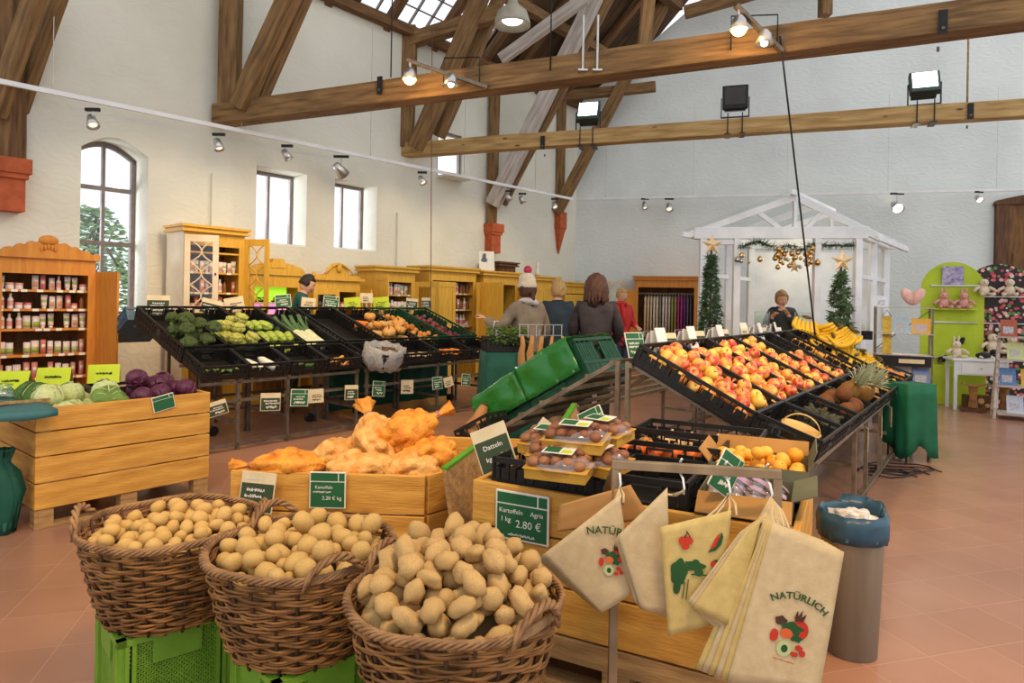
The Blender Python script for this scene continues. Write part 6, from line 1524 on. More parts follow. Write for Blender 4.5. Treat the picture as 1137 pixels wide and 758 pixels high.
# 5
M5 = cab_M(6.62); W5 = .8
c = cabinet('golden cabinet with white boxes on two shelves', M5, W5, .45, 1.86, W_CABY, (1.5, 1.22, .9), 'flat')
door(c, 0, .2, 1.8, .4, 1.75, W_CABY, 'L'); door(c, W5, .75, 1.72, .42, 2.0, W_CABY, 'R', True)
for z, nm in ((1.5, 'upper'), (1.22, 'middle')): stock(M5, .08, .72, z, .08, [box_, tube_, box_, box_, bottle, box_], 'the %s shelf of the white box cabinet' % nm, 1.15, .07); price_strip(c, W5, z)
# 6 and 7
M6 = cab_M(7.75); W6 = 1.15
c = cabinet('wide golden cabinet holding coloured bottles with one door swung open', M6, W6, .5, 1.92, W_CABY, (1.55, 1.27, .98), 'flat')
door(c, 0, .1, 1.74, .56, .1, W_CABY, 'L'); door(c, W6, .1, 1.76, .56, 1.75, W_CABY, 'R')
for z, seq, nm in ((1.55, [obot, obot, bottle, obot], 'top'), (1.27, [bottle, obot, rbox, obot], 'middle'), (.98, [bottle, jar, bottle, bottle], 'lower')): stock(M6, .58, 1.1, z, .1, seq, 'the %s shelf of the wide bottle cabinet' % nm, 1.25, .075); price_strip(c, W6, z)
M7 = cab_M(9.1); c = cabinet('golden wardrobe with an open door beside the picture card', M7, 1.0, .5, 1.9, W_CABY, (), 'flat'); door(c, 1.0, .1, 1.74, .5, 1.3, W_CABY, 'R'); door(c, 0, .1, 1.74, .5, 2.6, W_CABY, 'L')
M8 = cab_M(10.35, -8.0); c = cabinet('golden wardrobe behind the woman with the bobble hat', M8, .95, .5, 1.86, W_CABY, (), 'flat'); door(c, 0, .1, 1.7, .48, .05, W_CABY, 'L'); door(c, .95, .1, 1.7, .48, .05, W_CABY, 'R')
M9 = cab_M(11.55, -8.0); c = cabinet('golden wardrobe behind the blonde shopper in the dark coat', M9, .9, .5, 1.78, W_CABY, (), 'flat'); door(c, 0, .1, 1.6, .45, .05, W_CABY, 'L'); door(c, .9, .1, 1.6, .45, .05, W_CABY, 'R')
DK = cabinet('dark brown cupboard with a stepped top behind the picture card', cab_M(9.65, -8.2), .5, .42, 2.1, W_DARK, (), 'flat')
p = att(540, 300, -8.05)
r = thing('picture_card', 'white picture card with a dark figure standing on the golden wardrobe', 'picture', M=TR((p.x, p.y + .1, 1.985), YAW - .5))
obj('card', MB().box((0, 0, .18), (.3, .006, .36), Matrix.Rotation(-.15, 3, 'X')), SIGNW, r); obj('print', MB().ell((-.05, -.01, .28), (.035, .004, .04), 10, 6).ell((-.05, -.003, .14), (.07, .004, .12), 12, 6), mat('grey_print', (110, 120, 132), (70, 78, 92), .7, 20), r)
p = att(597, 296, -8.0)
r = thing('figurine', 'small pale figurine on top of the wardrobe behind the hat woman', 'figurine', M=TR((p.x, p.y + .1, 1.95), 0)); obj('body', MB().lathe([(.001, 0), (.05, 0), (.04, .1), (.02, .18), (.03, .22), (.02, .26), (.001, .27)], 14), SIGNW, r, True); obj('base', MB().lathe([(.001, -.001), (.06, -.001), (.06, .01), (.001, .012)], 14), W_DARK, r)

# wardrobe of clothes and a mirror at the far wall
a = onback(708, 310); a = BC + BE * ((a - BC).dot(BE)); nb = Vector((BE.y, -BE.x, 0)); MW = TR((a.x + nb.x * .62, a.y + nb.y * .62, 0), BY)
c = cabinet('brown wardrobe standing open with clothes on hangers at the far wall', MW, 1.32, .58, 1.95, W_CABO, (), 'flat')
door(c, 0, .1, 1.72, .55, 1.9, W_CABO, 'L')
obj('rail', MB().cyl((.03, .2, 1.66), (1.29, .2, 1.66), .014, n=8), SILVER, c)
cols = [(222, 200, 160)] * 3 + [(226, 212, 186)] * 2 + [(150, 132, 120), (226, 214, 196), (222, 206, 180), (206, 190, 170), (150, 160, 90), (176, 150, 70), (170, 70, 130), (176, 60, 120), (120, 60, 110), (96, 90, 110), (90, 80, 70)]
cn = ['cream', 'cream', 'cream', 'pale', 'pale', 'taupe', 'ivory', 'ivory', 'beige', 'olive', 'mustard', 'pink', 'magenta', 'plum', 'grey blue', 'brown']
for k, cl in enumerate(cols):
    r = thing('garment', '%s garment on a hanger in the open wardrobe' % cn[k], 'clothes', M=MW @ TR((.22 + .064 * k, .2, 1.66)), group='garments in the wardrobe')
    g = [[((.016 + .012 * abs(v - 3) / 3) * sg * (1 if True else 0), -.2 * w, z) for (w, z) in ((.12, -.07), (1, -.14), (1.02, -.4), (.95, -.8), (1, -.95))] for v, sg in enumerate((-1, -.6, 0, .6, 1))]
    b = MB()
    prof = [(.05, -.06), (.19, -.13), (.2, -.5), (.21, -.95 + .1 * math.sin(k))]
    b.add([(sx * .022 * (1 if abs(sy) < 1 else .6), sy * w, z + .0) for (w, z) in prof for sx, sy in ((-1, -.8), (-.4, -1), (.4, -1), (1, -.8), (1, .8), (.4, 1), (-.4, 1), (-1, .8))], [(j * 8 + i, j * 8 + (i + 1) % 8, j * 8 + 8 + (i + 1) % 8, j * 8 + 8 + i) for j in range(3) for i in range(8)] + [tuple(range(7, -1, -1)), tuple(range(24, 32))])
    obj('cloth', b, mat('garment_%s' % cn[k].replace(' ', '_'), cl, None, .85, 12), r, True); obj('hanger', MB().tube([(0, 0, .03), (.012, 0, .02), (0, 0, 0), (0, 0, -.06)], .004, 5), SILVER, r)
a = onback(684, 340); a = BC + BE * ((a - BC).dot(BE))
r = thing('mirror', 'tall narrow mirror on the far wall behind the woman in red', 'mirror', M=TR((a.x + nb.x * .06, a.y + nb.y * .06, .75), BY)); obj('frame', MB().bb(-.2, .2, 0, .03, 0, 1.2), W_CABP, r); obj('glass', MB().bb(-.15, .15, -.004, 0, .05, 1.15), mat('mirror_glass', (150, 140, 120), (120, 112, 98), .08, 4, metal=.9), r)

# ================================================================ PEOPLE
SKIN = mat('skin', (222, 172, 142), (204, 150, 120), .5, 6, sub=.1)
EYE = mat('eye', (60, 44, 34), None, .2); LIPS = mat('lips', (188, 104, 92), None, .5); EYEW = mat('eye_white', (232, 226, 218), None, .3)
def person(label, loc, yaw, h, coat, trouser, hair, hairstyle, arms, lean=0.0, hat=False, scarf=None, hem=.72, head_turn=0.0, head_dip=0.0, quilt=False, bag=None):
    S = h / 1.7
    r = thing('person', label, 'person', loc, yaw)
    def L(p):       # lean of the upper body about the hips
        p = Vector(p)
        if p.z > .95 and lean: p = Vector((0, 0, .95)) + Matrix.Rotation(lean, 3, 'X') @ (p - Vector((0, 0, .95)))
        return p * S
    J = {'pel': (0, 0, .95), 'spn': (0, .01, 1.13), 'chs': (0, .012, 1.30), 'nek': (0, .016, 1.45), 'hd0': (0, .0, 1.52)}
    V = []; Eg = []; R = []; ix = {}
    def ad(k, p, rad, to=None):
        ix[k] = len(V); V.append(tuple(p)); R.append(rad if isinstance(rad, tuple) else rad * S)
        if to: Eg.append((ix[to], ix[k]))
    for k, rd, to in (('pel', (.14 * S, .1 * S), None), ('spn', (.125 * S, .095 * S), 'pel'), ('chs', (.14 * S, .1 * S), 'spn'), ('nek', .055, 'chs'), ('hd0', .052, 'nek')): ad(k, L(J[k]), rd, to)
    arm_pts = {}
    for sd, sg in (('l', 1), ('r', -1)):
        el, wr = arms[sd]
        sh = (sg * .165, .015, 1.39); ad('sh' + sd, L(sh), .055, 'chs'); ad('el' + sd, L(el), .042, 'sh' + sd); ad('wr' + sd, L(wr), .028, 'el' + sd)
        arm_pts[sd] = (L(sh), L(el), L(wr))
        ad('hp' + sd, Vector((sg * .085, 0, .88)) * S, .085, 'pel'); ad('kn' + sd, Vector((sg * .09, -.012, .49)) * S, .056, 'hp' + sd); ad('an' + sd, Vector((sg * .09, .02, .1)) * S, .036, 'kn' + sd); ad('to' + sd, Vector((sg * .1, -.14, .035)) * S, .032, 'an' + sd)
    me = skinmesh(V, Eg, R, 2); vs, fs = meshdata(me); mb = MB(); mb.add(vs, fs)
    for sd in 'lr':     # hands: palm, four bent fingers, a thumb
        e, w = arm_pts[sd][1], arm_pts[sd][2]; dv = (w - e).normalized(); Mh = frame(dv); sg = 1 if sd == 'l' else -1
        mb.ell(w + dv * .045 * S, (.048 * S, .036 * S, .017 * S), 12, 8, Mh)
        for q, ln in enumerate((.068, .078, .073, .058)):
            o = w + Mh @ Vector((.078 * S, (q - 1.5) * .0185 * S, 0)); pts = [o, o + Mh @ Vector((ln * .45 * S, (q - 1.5) * .002, -.006)), o + Mh @ Vector((ln * .8 * S, (q - 1.5) * .002, -.022)), o + Mh @ Vector((ln * .95 * S, (q - 1.5) * .002, -.042))]
            mb.tube(pts, lambda f: .0088 * S * (1 - .25 * f), 8)
        o = w + Mh @ Vector((.02 * S, sg * .028 * S, -.002)); mb.tube([o, o + Mh @ Vector((.028 * S, sg * .024 * S, -.012)), o + Mh @ Vector((.055 * S, sg * .03 * S, -.025))], lambda f: .0105 * S * (1 - .25 * f), 8)
    HR = Matrix.Rotation(lean * .6 + head_dip, 3, 'X') @ Matrix.Rotation(head_turn, 3, 'Z'); HC_ = L((0, -.012, 1.585))
    def hp(x, y, z): return HC_ + HR @ (Vector((x, y, z)) * S)
    def face(p, q):
        if q.y < 0: q = Vector((q.x * (1 - .12 * max(0, -p.z)), q.y, q.z))
        if q.y < 0 and -.1 < p.z < .22 and .2 < abs(p.x) < .62: q.y += .010 * S
        if q.y < 0 and p.z < -.62: q.y -= .008 * S
        return q
    mb.ell(HC_, (.076 * S, .096 * S, .114 * S), 26, 18, HR, face)
    mb.ell(hp(0, -.098, -.012), (.013 * S, .018 * S, .024 * S), 10, 7, HR).ell(hp(0, -.103, -.022), (.015 * S, .014 * S, .011 * S), 10, 7, HR)
    for sg in (-1, 1): mb.ell(hp(sg * .076, .008, -.005), (.01 * S, .02 * S, .03 * S), 10, 7, HR)
    body = remesh(mb, .0068, 1); body.name = 'body'; body.materials.append(SKIN); bo = obj('body', body, SKIN, r)
    for sg in (-1, 1):
        obj('eye', MB().ell(hp(sg * .031, -.083, .008), (.0125 * S, .008 * S, .008 * S), 10, 7, HR), EYEW, r, True); obj('iris', MB().ell(hp(sg * .031, -.0905, .008), (.0055 * S, .0025 * S, .0055 * S), 8, 6, HR), EYE, r, True)
        obj('eyebrow', MB().tube([hp(sg * .014, -.094, .028), hp(sg * .03, -.094, .033), hp(sg * .047, -.084, .027)], .003 * S, 5), hair, r, True)
    obj('mouth', MB().ell(hp(0, -.0915, -.055), (.024 * S, .006 * S, .007 * S), 12, 7, HR), LIPS, r, True)
    # hair
    sd = Vector((label.__len__() * .37, 1.2, 0)); hb = MB()
    cut = {'bob': (-.55, .098, .112, .138, .012), 'long': (-.9, .122, .124, .17, .03), 'short': (-.3, .09, .104, .125, .01)}[hairstyle]
    def hf(p, q):
        n = 1 + .07 * mnoise.noise(p * 3 + sd) + .05 * mnoise.noise(Vector((p.x * 9, p.y * 9, p.z * 2)) + sd)
        q = q * n
        lim = -.015 + .05 * max(0, p.z)
        if p.z < .45 and q.y < lim * S and abs(p.x) < .93: q.y = max(q.y, -.02 * S)
        if p.z > .45 and q.y < -.088 * S: q.y = -.088 * S
        if p.z < cut[0]: q.z = max(q.z, cut[0] * cut[3] * S * 1.15)
        return q
    hb.ell(hp(0, cut[4], .012 if hairstyle != 'long' else -.02), (cut[1] * S, cut[2] * S, cut[3] * S), 40, 26, HR, hf)
    if hairstyle == 'long':
        for q in range(26):
            a = PI * (-.12 + 1.24 * q / 25); x, y = .105 * math.cos(a), .035 + .1 * math.sin(a)
            hb.tube([hp(x * .7, y * .7 + .01, .05), hp(x, y, -.04), hp(x * 1.08 + .01 * math.sin(q * 3), y * 1.05, -.12), hp(x * .95 + .014 * math.sin(q * 5), y * .98, -.175 - .02 * math.sin(q * 7))], lambda f: (.024 * (1 - .55 * f)) * S, 7)
    obj('hair', hb, hair, r, True)
    # coat
    V = []; Eg = []; R = []; ix = {}
    for k, p, rd, to in (('hem', (0, .0, hem), (.205 * S, .15 * S), None), ('hip', (0, .0, .93), (.19 * S, .14 * S), 'hem'), ('wai', (0, .005, 1.08), (.168 * S, .128 * S), 'hip'), ('chs', (0, .012, 1.28), (.172 * S, .13 * S), 'wai'), ('col', (0, .02, 1.43), (.088 * S, .08 * S), 'chs'), ('co2', (0, .015, 1.475), (.082 * S, .078 * S), 'col')): ad(k, L(p) if p[2] > .95 else Vector(p) * S, rd, to)
    for sd_ in 'lr':
        s_, e, w = arm_pts[sd_]; ad('s' + sd_, s_ + Vector((0, 0, .0)), .082, 'chs'); ad('m' + sd_, s_.lerp(e, .5), .072, 's' + sd_); ad('e' + sd_, e, .066, 'm' + sd_); ad('w' + sd_, e.lerp(w, .9), .05, 'e' + sd_)
    me = skinmesh(V, Eg, R, 2, 3); vs, fs = meshdata(me); cm = MB(); cm.add([v + Vector((mnoise.noise(v * 7), mnoise.noise(v * 7 + Vector((5, 0, 0))), .0)) * .012 + (Vector((0, 0, 0)) if not quilt else (v - Vector((0, 0, v.z))).normalized() * .006 * math.sin(v.z * 75)) for v in vs], fs)
    obj('coat', cm, coat, r, True)
    # trousers and shoes
    V = []; Eg = []; R = []; ix = {}
    ad('pel', Vector((0, 0, .93)) * S, (.15 * S, .11 * S))
    for sd_, sg in (('l', 1), ('r', -1)): ad('h' + sd_, Vector((sg * .085, 0, .84)) * S, .1, 'pel'); ad('k' + sd_, Vector((sg * .09, -.012, .49)) * S, .072, 'h' + sd_); ad('a' + sd_, Vector((sg * .09, .02, .1)) * S, .058, 'k' + sd_)
    me = skinmesh(V, Eg, R, 2); me.polygons.foreach_set('use_smooth', [True] * len(me.polygons)); me.materials.append(trouser); obj('trousers', me, trouser, r)
    for sg in (-1, 1): obj('shoe', MB().ell(Vector((sg * .096, -.06, .045)) * S, (.048 * S, .135 * S, .045 * S), 14, 9, None, lambda p, q: Vector((q.x, q.y, max(q.z, -.042 * S)))).ell(Vector((sg * .092, .02, .09)) * S, (.046 * S, .055 * S, .06 * S), 12, 8), BLKM, r, True)
    if scarf:
        obj('scarf', MB().tube([L((.085 * math.cos(a), .02 + .085 * math.sin(a), 1.455 + .012 * math.sin(2 * a))) for a in [2 * PI * k / 20 for k in range(20)]], .036 * S, 9, True).tube([L((-.05, -.08, 1.45)), L((-.07, -.15, 1.3)), L((-.075, -.16, 1.1))], .03, 8), scarf, r, True)
    if hat:
        obj('knit_hat', MB().lathe([(.092 * S, -.01), (.1 * S, .0), (.099 * S, .035), (.094 * S, .04), (.088 * S, .09), (.062 * S, .135), (.02 * S, .158), (.001, .16)], 26, hp(0, .008, .03), sy=1.16), mat('knit_cream', (232, 214, 186), (206, 186, 156), .95, 30, (1, 1, 3), .5, 60), r, True)
        obj('pompom', MB().ell(hp(0, .02, .215), (.045 * S,) * 3, 18, 12, None, lambda p, q: q * (1 + .16 * mnoise.noise(p * 7))), mat('pompom_pink', (206, 70, 96), (176, 50, 78), .95, 30, bump=.5), r, True)
        obj('ponytail', MB().tube([hp(0, .1, -.03), hp(0.01, .14, -.09), hp(0, .125, -.17)], lambda f: .03 * (1 - .6 * f), 8), hair, r, True)
    return r
DOWN = {'l': ((.235, .03, 1.13), (.25, -.03, .9)), 'r': ((-.235, .03, 1.13), (-.25, -.03, .9))}
COATT = mat('coat_taupe', (150, 134, 112), (122, 106, 86), .8, 7, bump=.2); COATB = mat('coat_night', (46, 62, 70), (32, 44, 52), .7, 7, bump=.15); COATK = mat('coat_black', (56, 48, 48), (38, 33, 34), .55, 7, bump=.2); COATR = mat('coat_red', (214, 62, 52), (186, 44, 40), .7, 7, bump=.2); COATP = mat('coat_petrol', (34, 92, 88), (22, 70, 68), .7, 7); SHDK = mat('shirt_dark', (60, 64, 66), (44, 48, 50), .8, 9)
JEAN = mat('denim', (58, 66, 86), (42, 50, 68), .85, 12); TRDK = mat('trouser_dark', (46, 42, 44), (34, 32, 34), .85, 12)
HBR = mat('hair_brown', (96, 62, 44), (58, 36, 26), .55, 6, (14, 14, 1.5), .3); HBL = mat('hair_blond', (206, 172, 112), (160, 122, 70), .55, 6, (14, 14, 1.5), .3); HDK = mat('hair_dark', (52, 38, 32), (32, 24, 20), .55, 6, (14, 14, 1.5), .3); HGO = mat('hair_ash', (176, 138, 90), (128, 94, 56), .55, 6, (14, 14, 1.5), .3)
WSC = mat('scarf_white', (220, 214, 206), (176, 168, 162), .95, 14, bump=.4)
def ground(px, Y): p = aty(px, 335, Y); return (p.x, p.y, 0)
person('woman in a taupe coat with cream bobble hat and white scarf, seen from behind', ground(585, 7.0), 3.75, 1.66, COATT, JEAN, HBR, 'bob', {'l': ((.31, -.05, 1.17), (.34, -.3, 1.27)), 'r': ((-.25, .02, 1.12), (-.2, -.2, 1.0))}, hat=True, scarf=WSC)
p = aty(552, 378, 6.85)
r = thing('tote_bag', 'white and dark patterned bag carried by the woman in the bobble hat', 'bag', M=TR((p.x, p.y, p.z - .16), .4)); obj('cloth', MB().ell((0, 0, .12), (.12, .06, .15), 20, 12, None, lambda q, s_: s_ * (1 + .2 * mnoise.noise(q * 2.5))), mat('patterned_cloth', (214, 208, 210), (110, 96, 112), .85, 26), r, True); obj('handle', MB().tube([(-.05, 0, .25), (-.03, .0, .36), (.03, 0, .36), (.05, 0, .25)], .008, 6), SIGNW, r, True)
person('blond shopper in a dark hooded coat, seen from behind', ground(619, 8.4), 3.3, 1.69, COATB, TRDK, HBL, 'bob', DOWN, head_turn=.5)
person('woman with long brown wavy hair in a black quilted jacket, seen from behind', ground(662, 6.7), 3.0, 1.69, COATK, TRDK, HBR, 'long', {'l': ((.235, -.0, 1.13), (.17, -.2, 1.02)), 'r': ((-.235, -.0, 1.13), (-.17, -.2, 1.02))}, quilt=True)
person('short haired blond woman in a red jacket facing right', ground(690, 10.8), .55, 1.66, COATR, JEAN, HBL, 'short', {'l': ((.24, -.0, 1.13), (.14, -.24, 1.08)), 'r': ((-.24, .02, 1.12), (-.16, -.2, 1.0))}, scarf=COATR, head_dip=.15, quilt=True)
person('person with dark hair in a petrol jacket stooping behind the vegetable crates', tuple(unst(5.0, -7.75)), 1.9, 1.74, COATP, TRDK, HDK, 'short', {'l': ((.22, -.1, 1.15), (.15, -.34, 1.12)), 'r': ((-.22, -.1, 1.15), (-.15, -.34, 1.12))}, lean=.22, head_dip=.35)
person('cashier with ash blond hair in a dark top inside the white hut', ground(868, 10.0), -.35, 1.64, SHDK, TRDK, HGO, 'bob', {'l': ((.22, -.08, 1.14), (.08, -.27, 1.36)), 'r': ((-.22, -.08, 1.16), (-.13, -.28, 1.32))}, head_dip=.3, head_turn=.3)

# ================================================================ DRAPED TABLE WITH HERBS, PAPER BAGS
p = aty(566, 392, 6.35); zt = p.z
r = thing('table', 'small table under dark green cloth between the two racks', 'table', M=TR((p.x, p.y + .2, 0), .2)); obj('tabletop', MB().bb(-.24, .24, -.22, .22, zt - .03, zt - .008), W_END, r)
for x in (-.2, .2):
    for y in (-.18, .18): obj('leg', MB().bb(x - .02, x + .02, y - .02, y + .02, 0, zt - .03), W_END, r)
g = []
per = []
for k in range(64):
    a_ = 2 * PI * k / 63; q = max(abs(math.cos(a_)) / .26, abs(math.sin(a_)) / .24); per.append((math.cos(a_) / q, math.sin(a_) / q, k))
for x, y, k in per: g.append([(0, 0, zt), (x * .6, y * .6, zt), (x, y, zt)] + [(x * (1 + .02 * j + .05 * math.sin(k * 1.1) * j / 6), y * (1 + .02 * j + .05 * math.sin(k * 1.1) * j / 6), zt - (zt - .05) * j / 6) for j in range(1, 7)])
o = obj('tablecloth', MB().sheet(g, .004), CLOTHG, None, True); o.matrix_world = r.matrix_world if False else TR((p.x, p.y + .2, 0), .2); tag(o, 'dark green cloth draped to the floor over the small table', 'tablecloth')
put_crate('dark crate of green herbs on the draped table', TR((p.x - .22, p.y + .02, zt + .004), .2), .44, .36, .14)
hb = MB()
for q in range(900):
    c = Vector((rnd.uniform(-.2, .2), rnd.uniform(.0, .33), .06 + rnd.random() * .17)); R = Matrix.Rotation(rnd.random() * 6, 3, 'Z') @ Matrix.Rotation(rnd.random() * 3, 3, 'X'); l = .02
    hb.add([c + R @ Vector(v) for v in ((-l, 0, 0), (0, -l * .5, .004), (l, 0, 0), (0, l * .5, .004))], [(0, 1, 2, 3)])
o = obj('herbs', hb, mat('herb_green', (110, 136, 52), (66, 96, 36), .6, 12), None); o.matrix_world = TR((p.x, p.y + .02, zt + .01), .2); tag(o, 'mass of loose green herbs in the dark crate', 'herbs', None, 'stuff')
p = aty(600, 372, 6.3)
r = thing('paper_bag_stand', 'wire stand hung with brown paper bags beside the green film', 'stand', M=TR((p.x, p.y, 0), .1))
obj('pole', MB().cyl((0, .06, 0), (0, .06, p.z + .05), .012, n=8), SILVER, r); obj('base', MB().lathe([(.001, 0), (.16, 0), (.16, .012), (.001, .014)], 20, (0, .06, 0)), SILVER, r)
w_ = MB()
for k in range(6): w_.cyl((-.2 + .08 * k, -.02, p.z - .02), (-.2 + .08 * k, -.02, p.z + .1), .005, n=5)
w_.cyl((-.21, -.02, p.z + .1), (.21, -.02, p.z + .1), .005, n=5).cyl((-.21, -.02, p.z), (.21, -.02, p.z), .005, n=5).cyl((0, -.02, p.z + .05), (0, .06, p.z + .05), .006, n=5); obj('wire_frame', w_, SILVER, r)
for k in range(5):
    o = obj('paper_bag', MB().sheet([[((-.05 + .05 * i) * (.25 + .2 * j) + .01 * math.sin(j * 2 + k), -.04 - .012 * k - .01 * math.sin(i * 2 + j), p.z - .005 - .085 * j) for j in range(5)] for i in range(3)], .012), KRAFT, None, True); o.matrix_world = TR(tuple(r.location) if False else (p.x, p.y, 0), .1) @ TR((-.15 + .075 * k, 0, 0), -.7 + .35 * k); tag(o, ('brown paper bag at the left end of the wire stand', 'second brown paper bag on the wire stand', 'middle brown paper bag on the wire stand', 'fourth brown paper bag on the wire stand', 'brown paper bag at the right end of the wire stand')[k], 'paper bag')

# ================================================================ WHITE HUT
HFL, HFR = aty(780, 300, 9.35), aty(952, 300, 8.95); HFL.z = HFR.z = 0
HD = Vector((D1[0], D1[1], 0)) * 1.9; HE = HFR - HFL
def H(u, v, z): return HFL + HE * u + HD * v + Vector((0, 0, z))
hut = thing('garden_hut', 'white painted open garden hut with glazed front used as checkout', 'hut')
ZB = 2.38; ZA = 2.92
def hbar(nm, a, b, w=.09, h=.09, m=W_WHITE): return obj(nm, MB().bar(a, b, w, h), m, hut, bevel=.004)
for u, v in ((0, 0), (1, 0), (0, 1), (1, 1), (.225, 0), (.745, 0), (1, .5), (0, .5)): hbar('post', H(u, v, 0), H(u, v, ZB))
for v in (0, 1): hbar('beam', H(-.06, v, ZB + .05), H(1.06, v, ZB + .05), .1, .16)
for u in (0, 1): hbar('beam', H(u, 0, ZB + .04), H(u, 1, ZB + .04), .09, .12)
for (u0, u1, v) in ((0, .225, 0), (.745, 1, 0)): hbar('window_rail', H(u0, v, .9), H(u1, v, .9), .05, .12); hbar('window_rail', H(u0, v, ZB - .08), H(u1, v, ZB - .08), .05, .06)
for u in (1, 0): hbar('window_rail', H(u, 0, .9), H(u, 1, .9), .05, .12); hbar('window_rail', H(u, 0, 1.85), H(u, 1, 1.85), .05, .06)
for u0, u1 in ((.02, .2), (.77, .98)): obj('side_boarding', MB().add([H(u0, .01, 0), H(u1, .01, 0), H(u1, .01, .85), H(u0, .01, .85), H(u0, .025, 0), H(u1, .025, 0), H(u1, .025, .85), H(u0, .025, .85)], [(0,1,2,3),(7,6,5,4),(0,4,5,1),(1,5,6,2),(2,6,7,3),(3,7,4,0)]), W_WHITE, hut)
for v in (0, .5, 1):
    hbar('rafter', H(.6, v, ZA), H(-.1, v, ZB + .02), .07, .09); hbar('rafter', H(.6, v, ZA), H(1.14, v, ZB - .03), .07, .09)
    if v != .5: hbar('strut', H(.6, v, ZA - .04), H(.6, v, ZB + .1), .05, .06); hbar('strut', H(.36, v, ZA - .2), H(.5, v, ZB + .12), .05, .06); hbar('strut', H(.78, v, ZA - .18), H(.68, v, ZB + .12), .05, .06)
hbar('ridge', H(.6, -.1, ZA + .05), H(.6, 1.1, ZA + .05), .05, .07); hbar('roof_edge', H(1.14, -.1, ZB - .03), H(1.14, 1.1, ZB - .03), .04, .07); hbar('roof_edge', H(-.1, -.1, ZB + .02), H(-.1, 1.1, ZB + .02), .04, .07)
def quad(nm, pts, m, th=Vector((0, 0, .006)), par=None): return obj(nm, MB().add(list(pts) + [p_ + th for p_ in pts], [(0,1,2,3),(7,6,5,4),(0,4,5,1),(1,5,6,2),(2,6,7,3),(3,7,4,0)]), m, par)
RG = glass('roof_sheet', (250, 252, 252), .03, .1)
quad('roof_sheet', [H(.6, -.1, ZA + .06), H(1.14, -.1, ZB + .02), H(1.14, 1.1, ZB + .02), H(.6, 1.1, ZA + .06)], RG, par=hut); quad('roof_sheet', [H(.6, -.1, ZA + .06), H(-.1, -.1, ZB + .07), H(-.1, 1.1, ZB + .07), H(.6, 1.1, ZA + .06)], RG, par=hut)
yy = Vector((0, .006, 0)); xx = Vector((.006, 0, 0))
for u0, u1 in ((.02, .205), (.765, .98)): quad('pane', [H(u0, .012, .96), H(u1, .012, .96), H(u1, .012, ZB - .1), H(u0, .012, ZB - .1)], PANE, yy, hut)
for u in (1, 0):
    for v0, v1 in ((.03, .47), (.53, .97)): quad('pane', [H(u, v0, .96), H(u, v1, .96), H(u, v1, 1.82), H(u, v0, 1.82)], PANE, xx, hut)
quad('back_boarding', [H(.02, 1, 0), H(.98, 1, 0), H(.98, 1, 2.3), H(.02, 1, 2.3)], W_WHITE, yy, hut)
# counter, till, things in the hut
cm_ = Matrix.Translation(H(.25, .28, 0)) @ Matrix.Rotation(math.atan2(HE.y, HE.x), 4, 'Z')
r = thing('counter', 'white checkout counter inside the hut', 'counter', M=cm_); obj('body', MB().bb(0, 1.0, 0, .45, 0, .93), W_WHITE, r); obj('worktop', MB().bb(-.03, 1.03, -.03, .48, .931, .96), W_CABY, r)
r = thing('till', 'dark cash till with a white printer behind the right fir tree', 'till', M=Matrix.Translation(H(.9, .35, .0)) @ Matrix.Rotation(-.3, 4, 'Z')); obj('stand', MB().bb(-.2, .25, -.15, .2, 0, .98), W_WHITE, r); obj('till_body', MB().bb(-.19, .24, -.14, .19, .981, 1.1), BLKM, r); obj('printer', MB().bb(-.1, .16, -.1, .12, 1.101, 1.19), SIGNW, r)
for k in range(2):
    r = thing('display_holder', ('clear leaflet holder left of the cashier', 'clear leaflet holder right of the cashier')[k], 'holder', M=cm_ @ TR((.14 + .55 * k, .06, .96))); obj('frame', MB().tube([(-.1, 0, 0), (-.1, 0, .38), (.1, 0, .38), (.1, 0, 0)], .008, 5, True), SILVER, r); obj('leaflet', MB().bb(-.09, .09, .0, .003, .02, .36), CLRG, r)
lamp('POINT', tuple(H(.5, .6, 2.2)), 11, (255, 238, 205), .15)
# hanging baubles
GOLD = mat('bauble_gold', (206, 160, 84), (176, 126, 58), .18, 4, metal=.9, rnd2=(226, 190, 130)); SILB = mat('bauble_silver', (200, 200, 192), (150, 150, 140), .15, 4, metal=.9)
FIR = mat('fir_needle', (66, 92, 60), (38, 60, 40), .7, 10, rnd2=(80, 104, 66))
def needles(mb, c, n, L, up=0.0, w=.005, rr=rnd):
    for q in range(n):
        d = Vector((rr.gauss(0, 1), rr.gauss(0, 1), rr.gauss(0, 1) + up)).normalized(); s = d.orthogonal().normalized() * w
        l = L * rr.uniform(.6, 1.1); m_ = c + d * l * .5 + s * .3; mb.add([c - s, c + s, m_ + s * .8, c + d * l], [(0, 1, 2, 3)])
ga = MB()
for u in [.24 + .5 * k / 60 for k in range(61)]: needles(ga, H(u, -.02, ZB - .1 - .03 * math.sin(u * 30) - .05 * (abs(u - .58) < .1)), 12, .1, -.5)
for u in [.78 + .2 * k / 20 for k in range(21)]: needles(ga, H(u, -.02, ZB - .12), 12, .1, -.4)
tag(obj('fir_garland', ga, FIR), 'fir garland hung along the front beam of the white hut', 'garland')
bb = proto('bauble', MB().ell((0, 0, 0), (1, 1, 1), 14, 9), GOLD, 'bauble', (('cap', MB().cyl((0, 0, .95), (0, 0, 1.2), .22, n=8), SILB), ('thread', MB().cyl((0, 0, 1.2), (0, 0, 4.2), .04, n=4), SIGNW)))
bs = proto('bauble', MB().ell((0, 0, 0), (1, 1, 1), 14, 9), SILB, 'bauble', (('cap', MB().cyl((0, 0, .95), (0, 0, 1.2), .22, n=8), GOLD), ('thread', MB().cyl((0, 0, 1.2), (0, 0, 4.2), .04, n=4), SIGNW)))
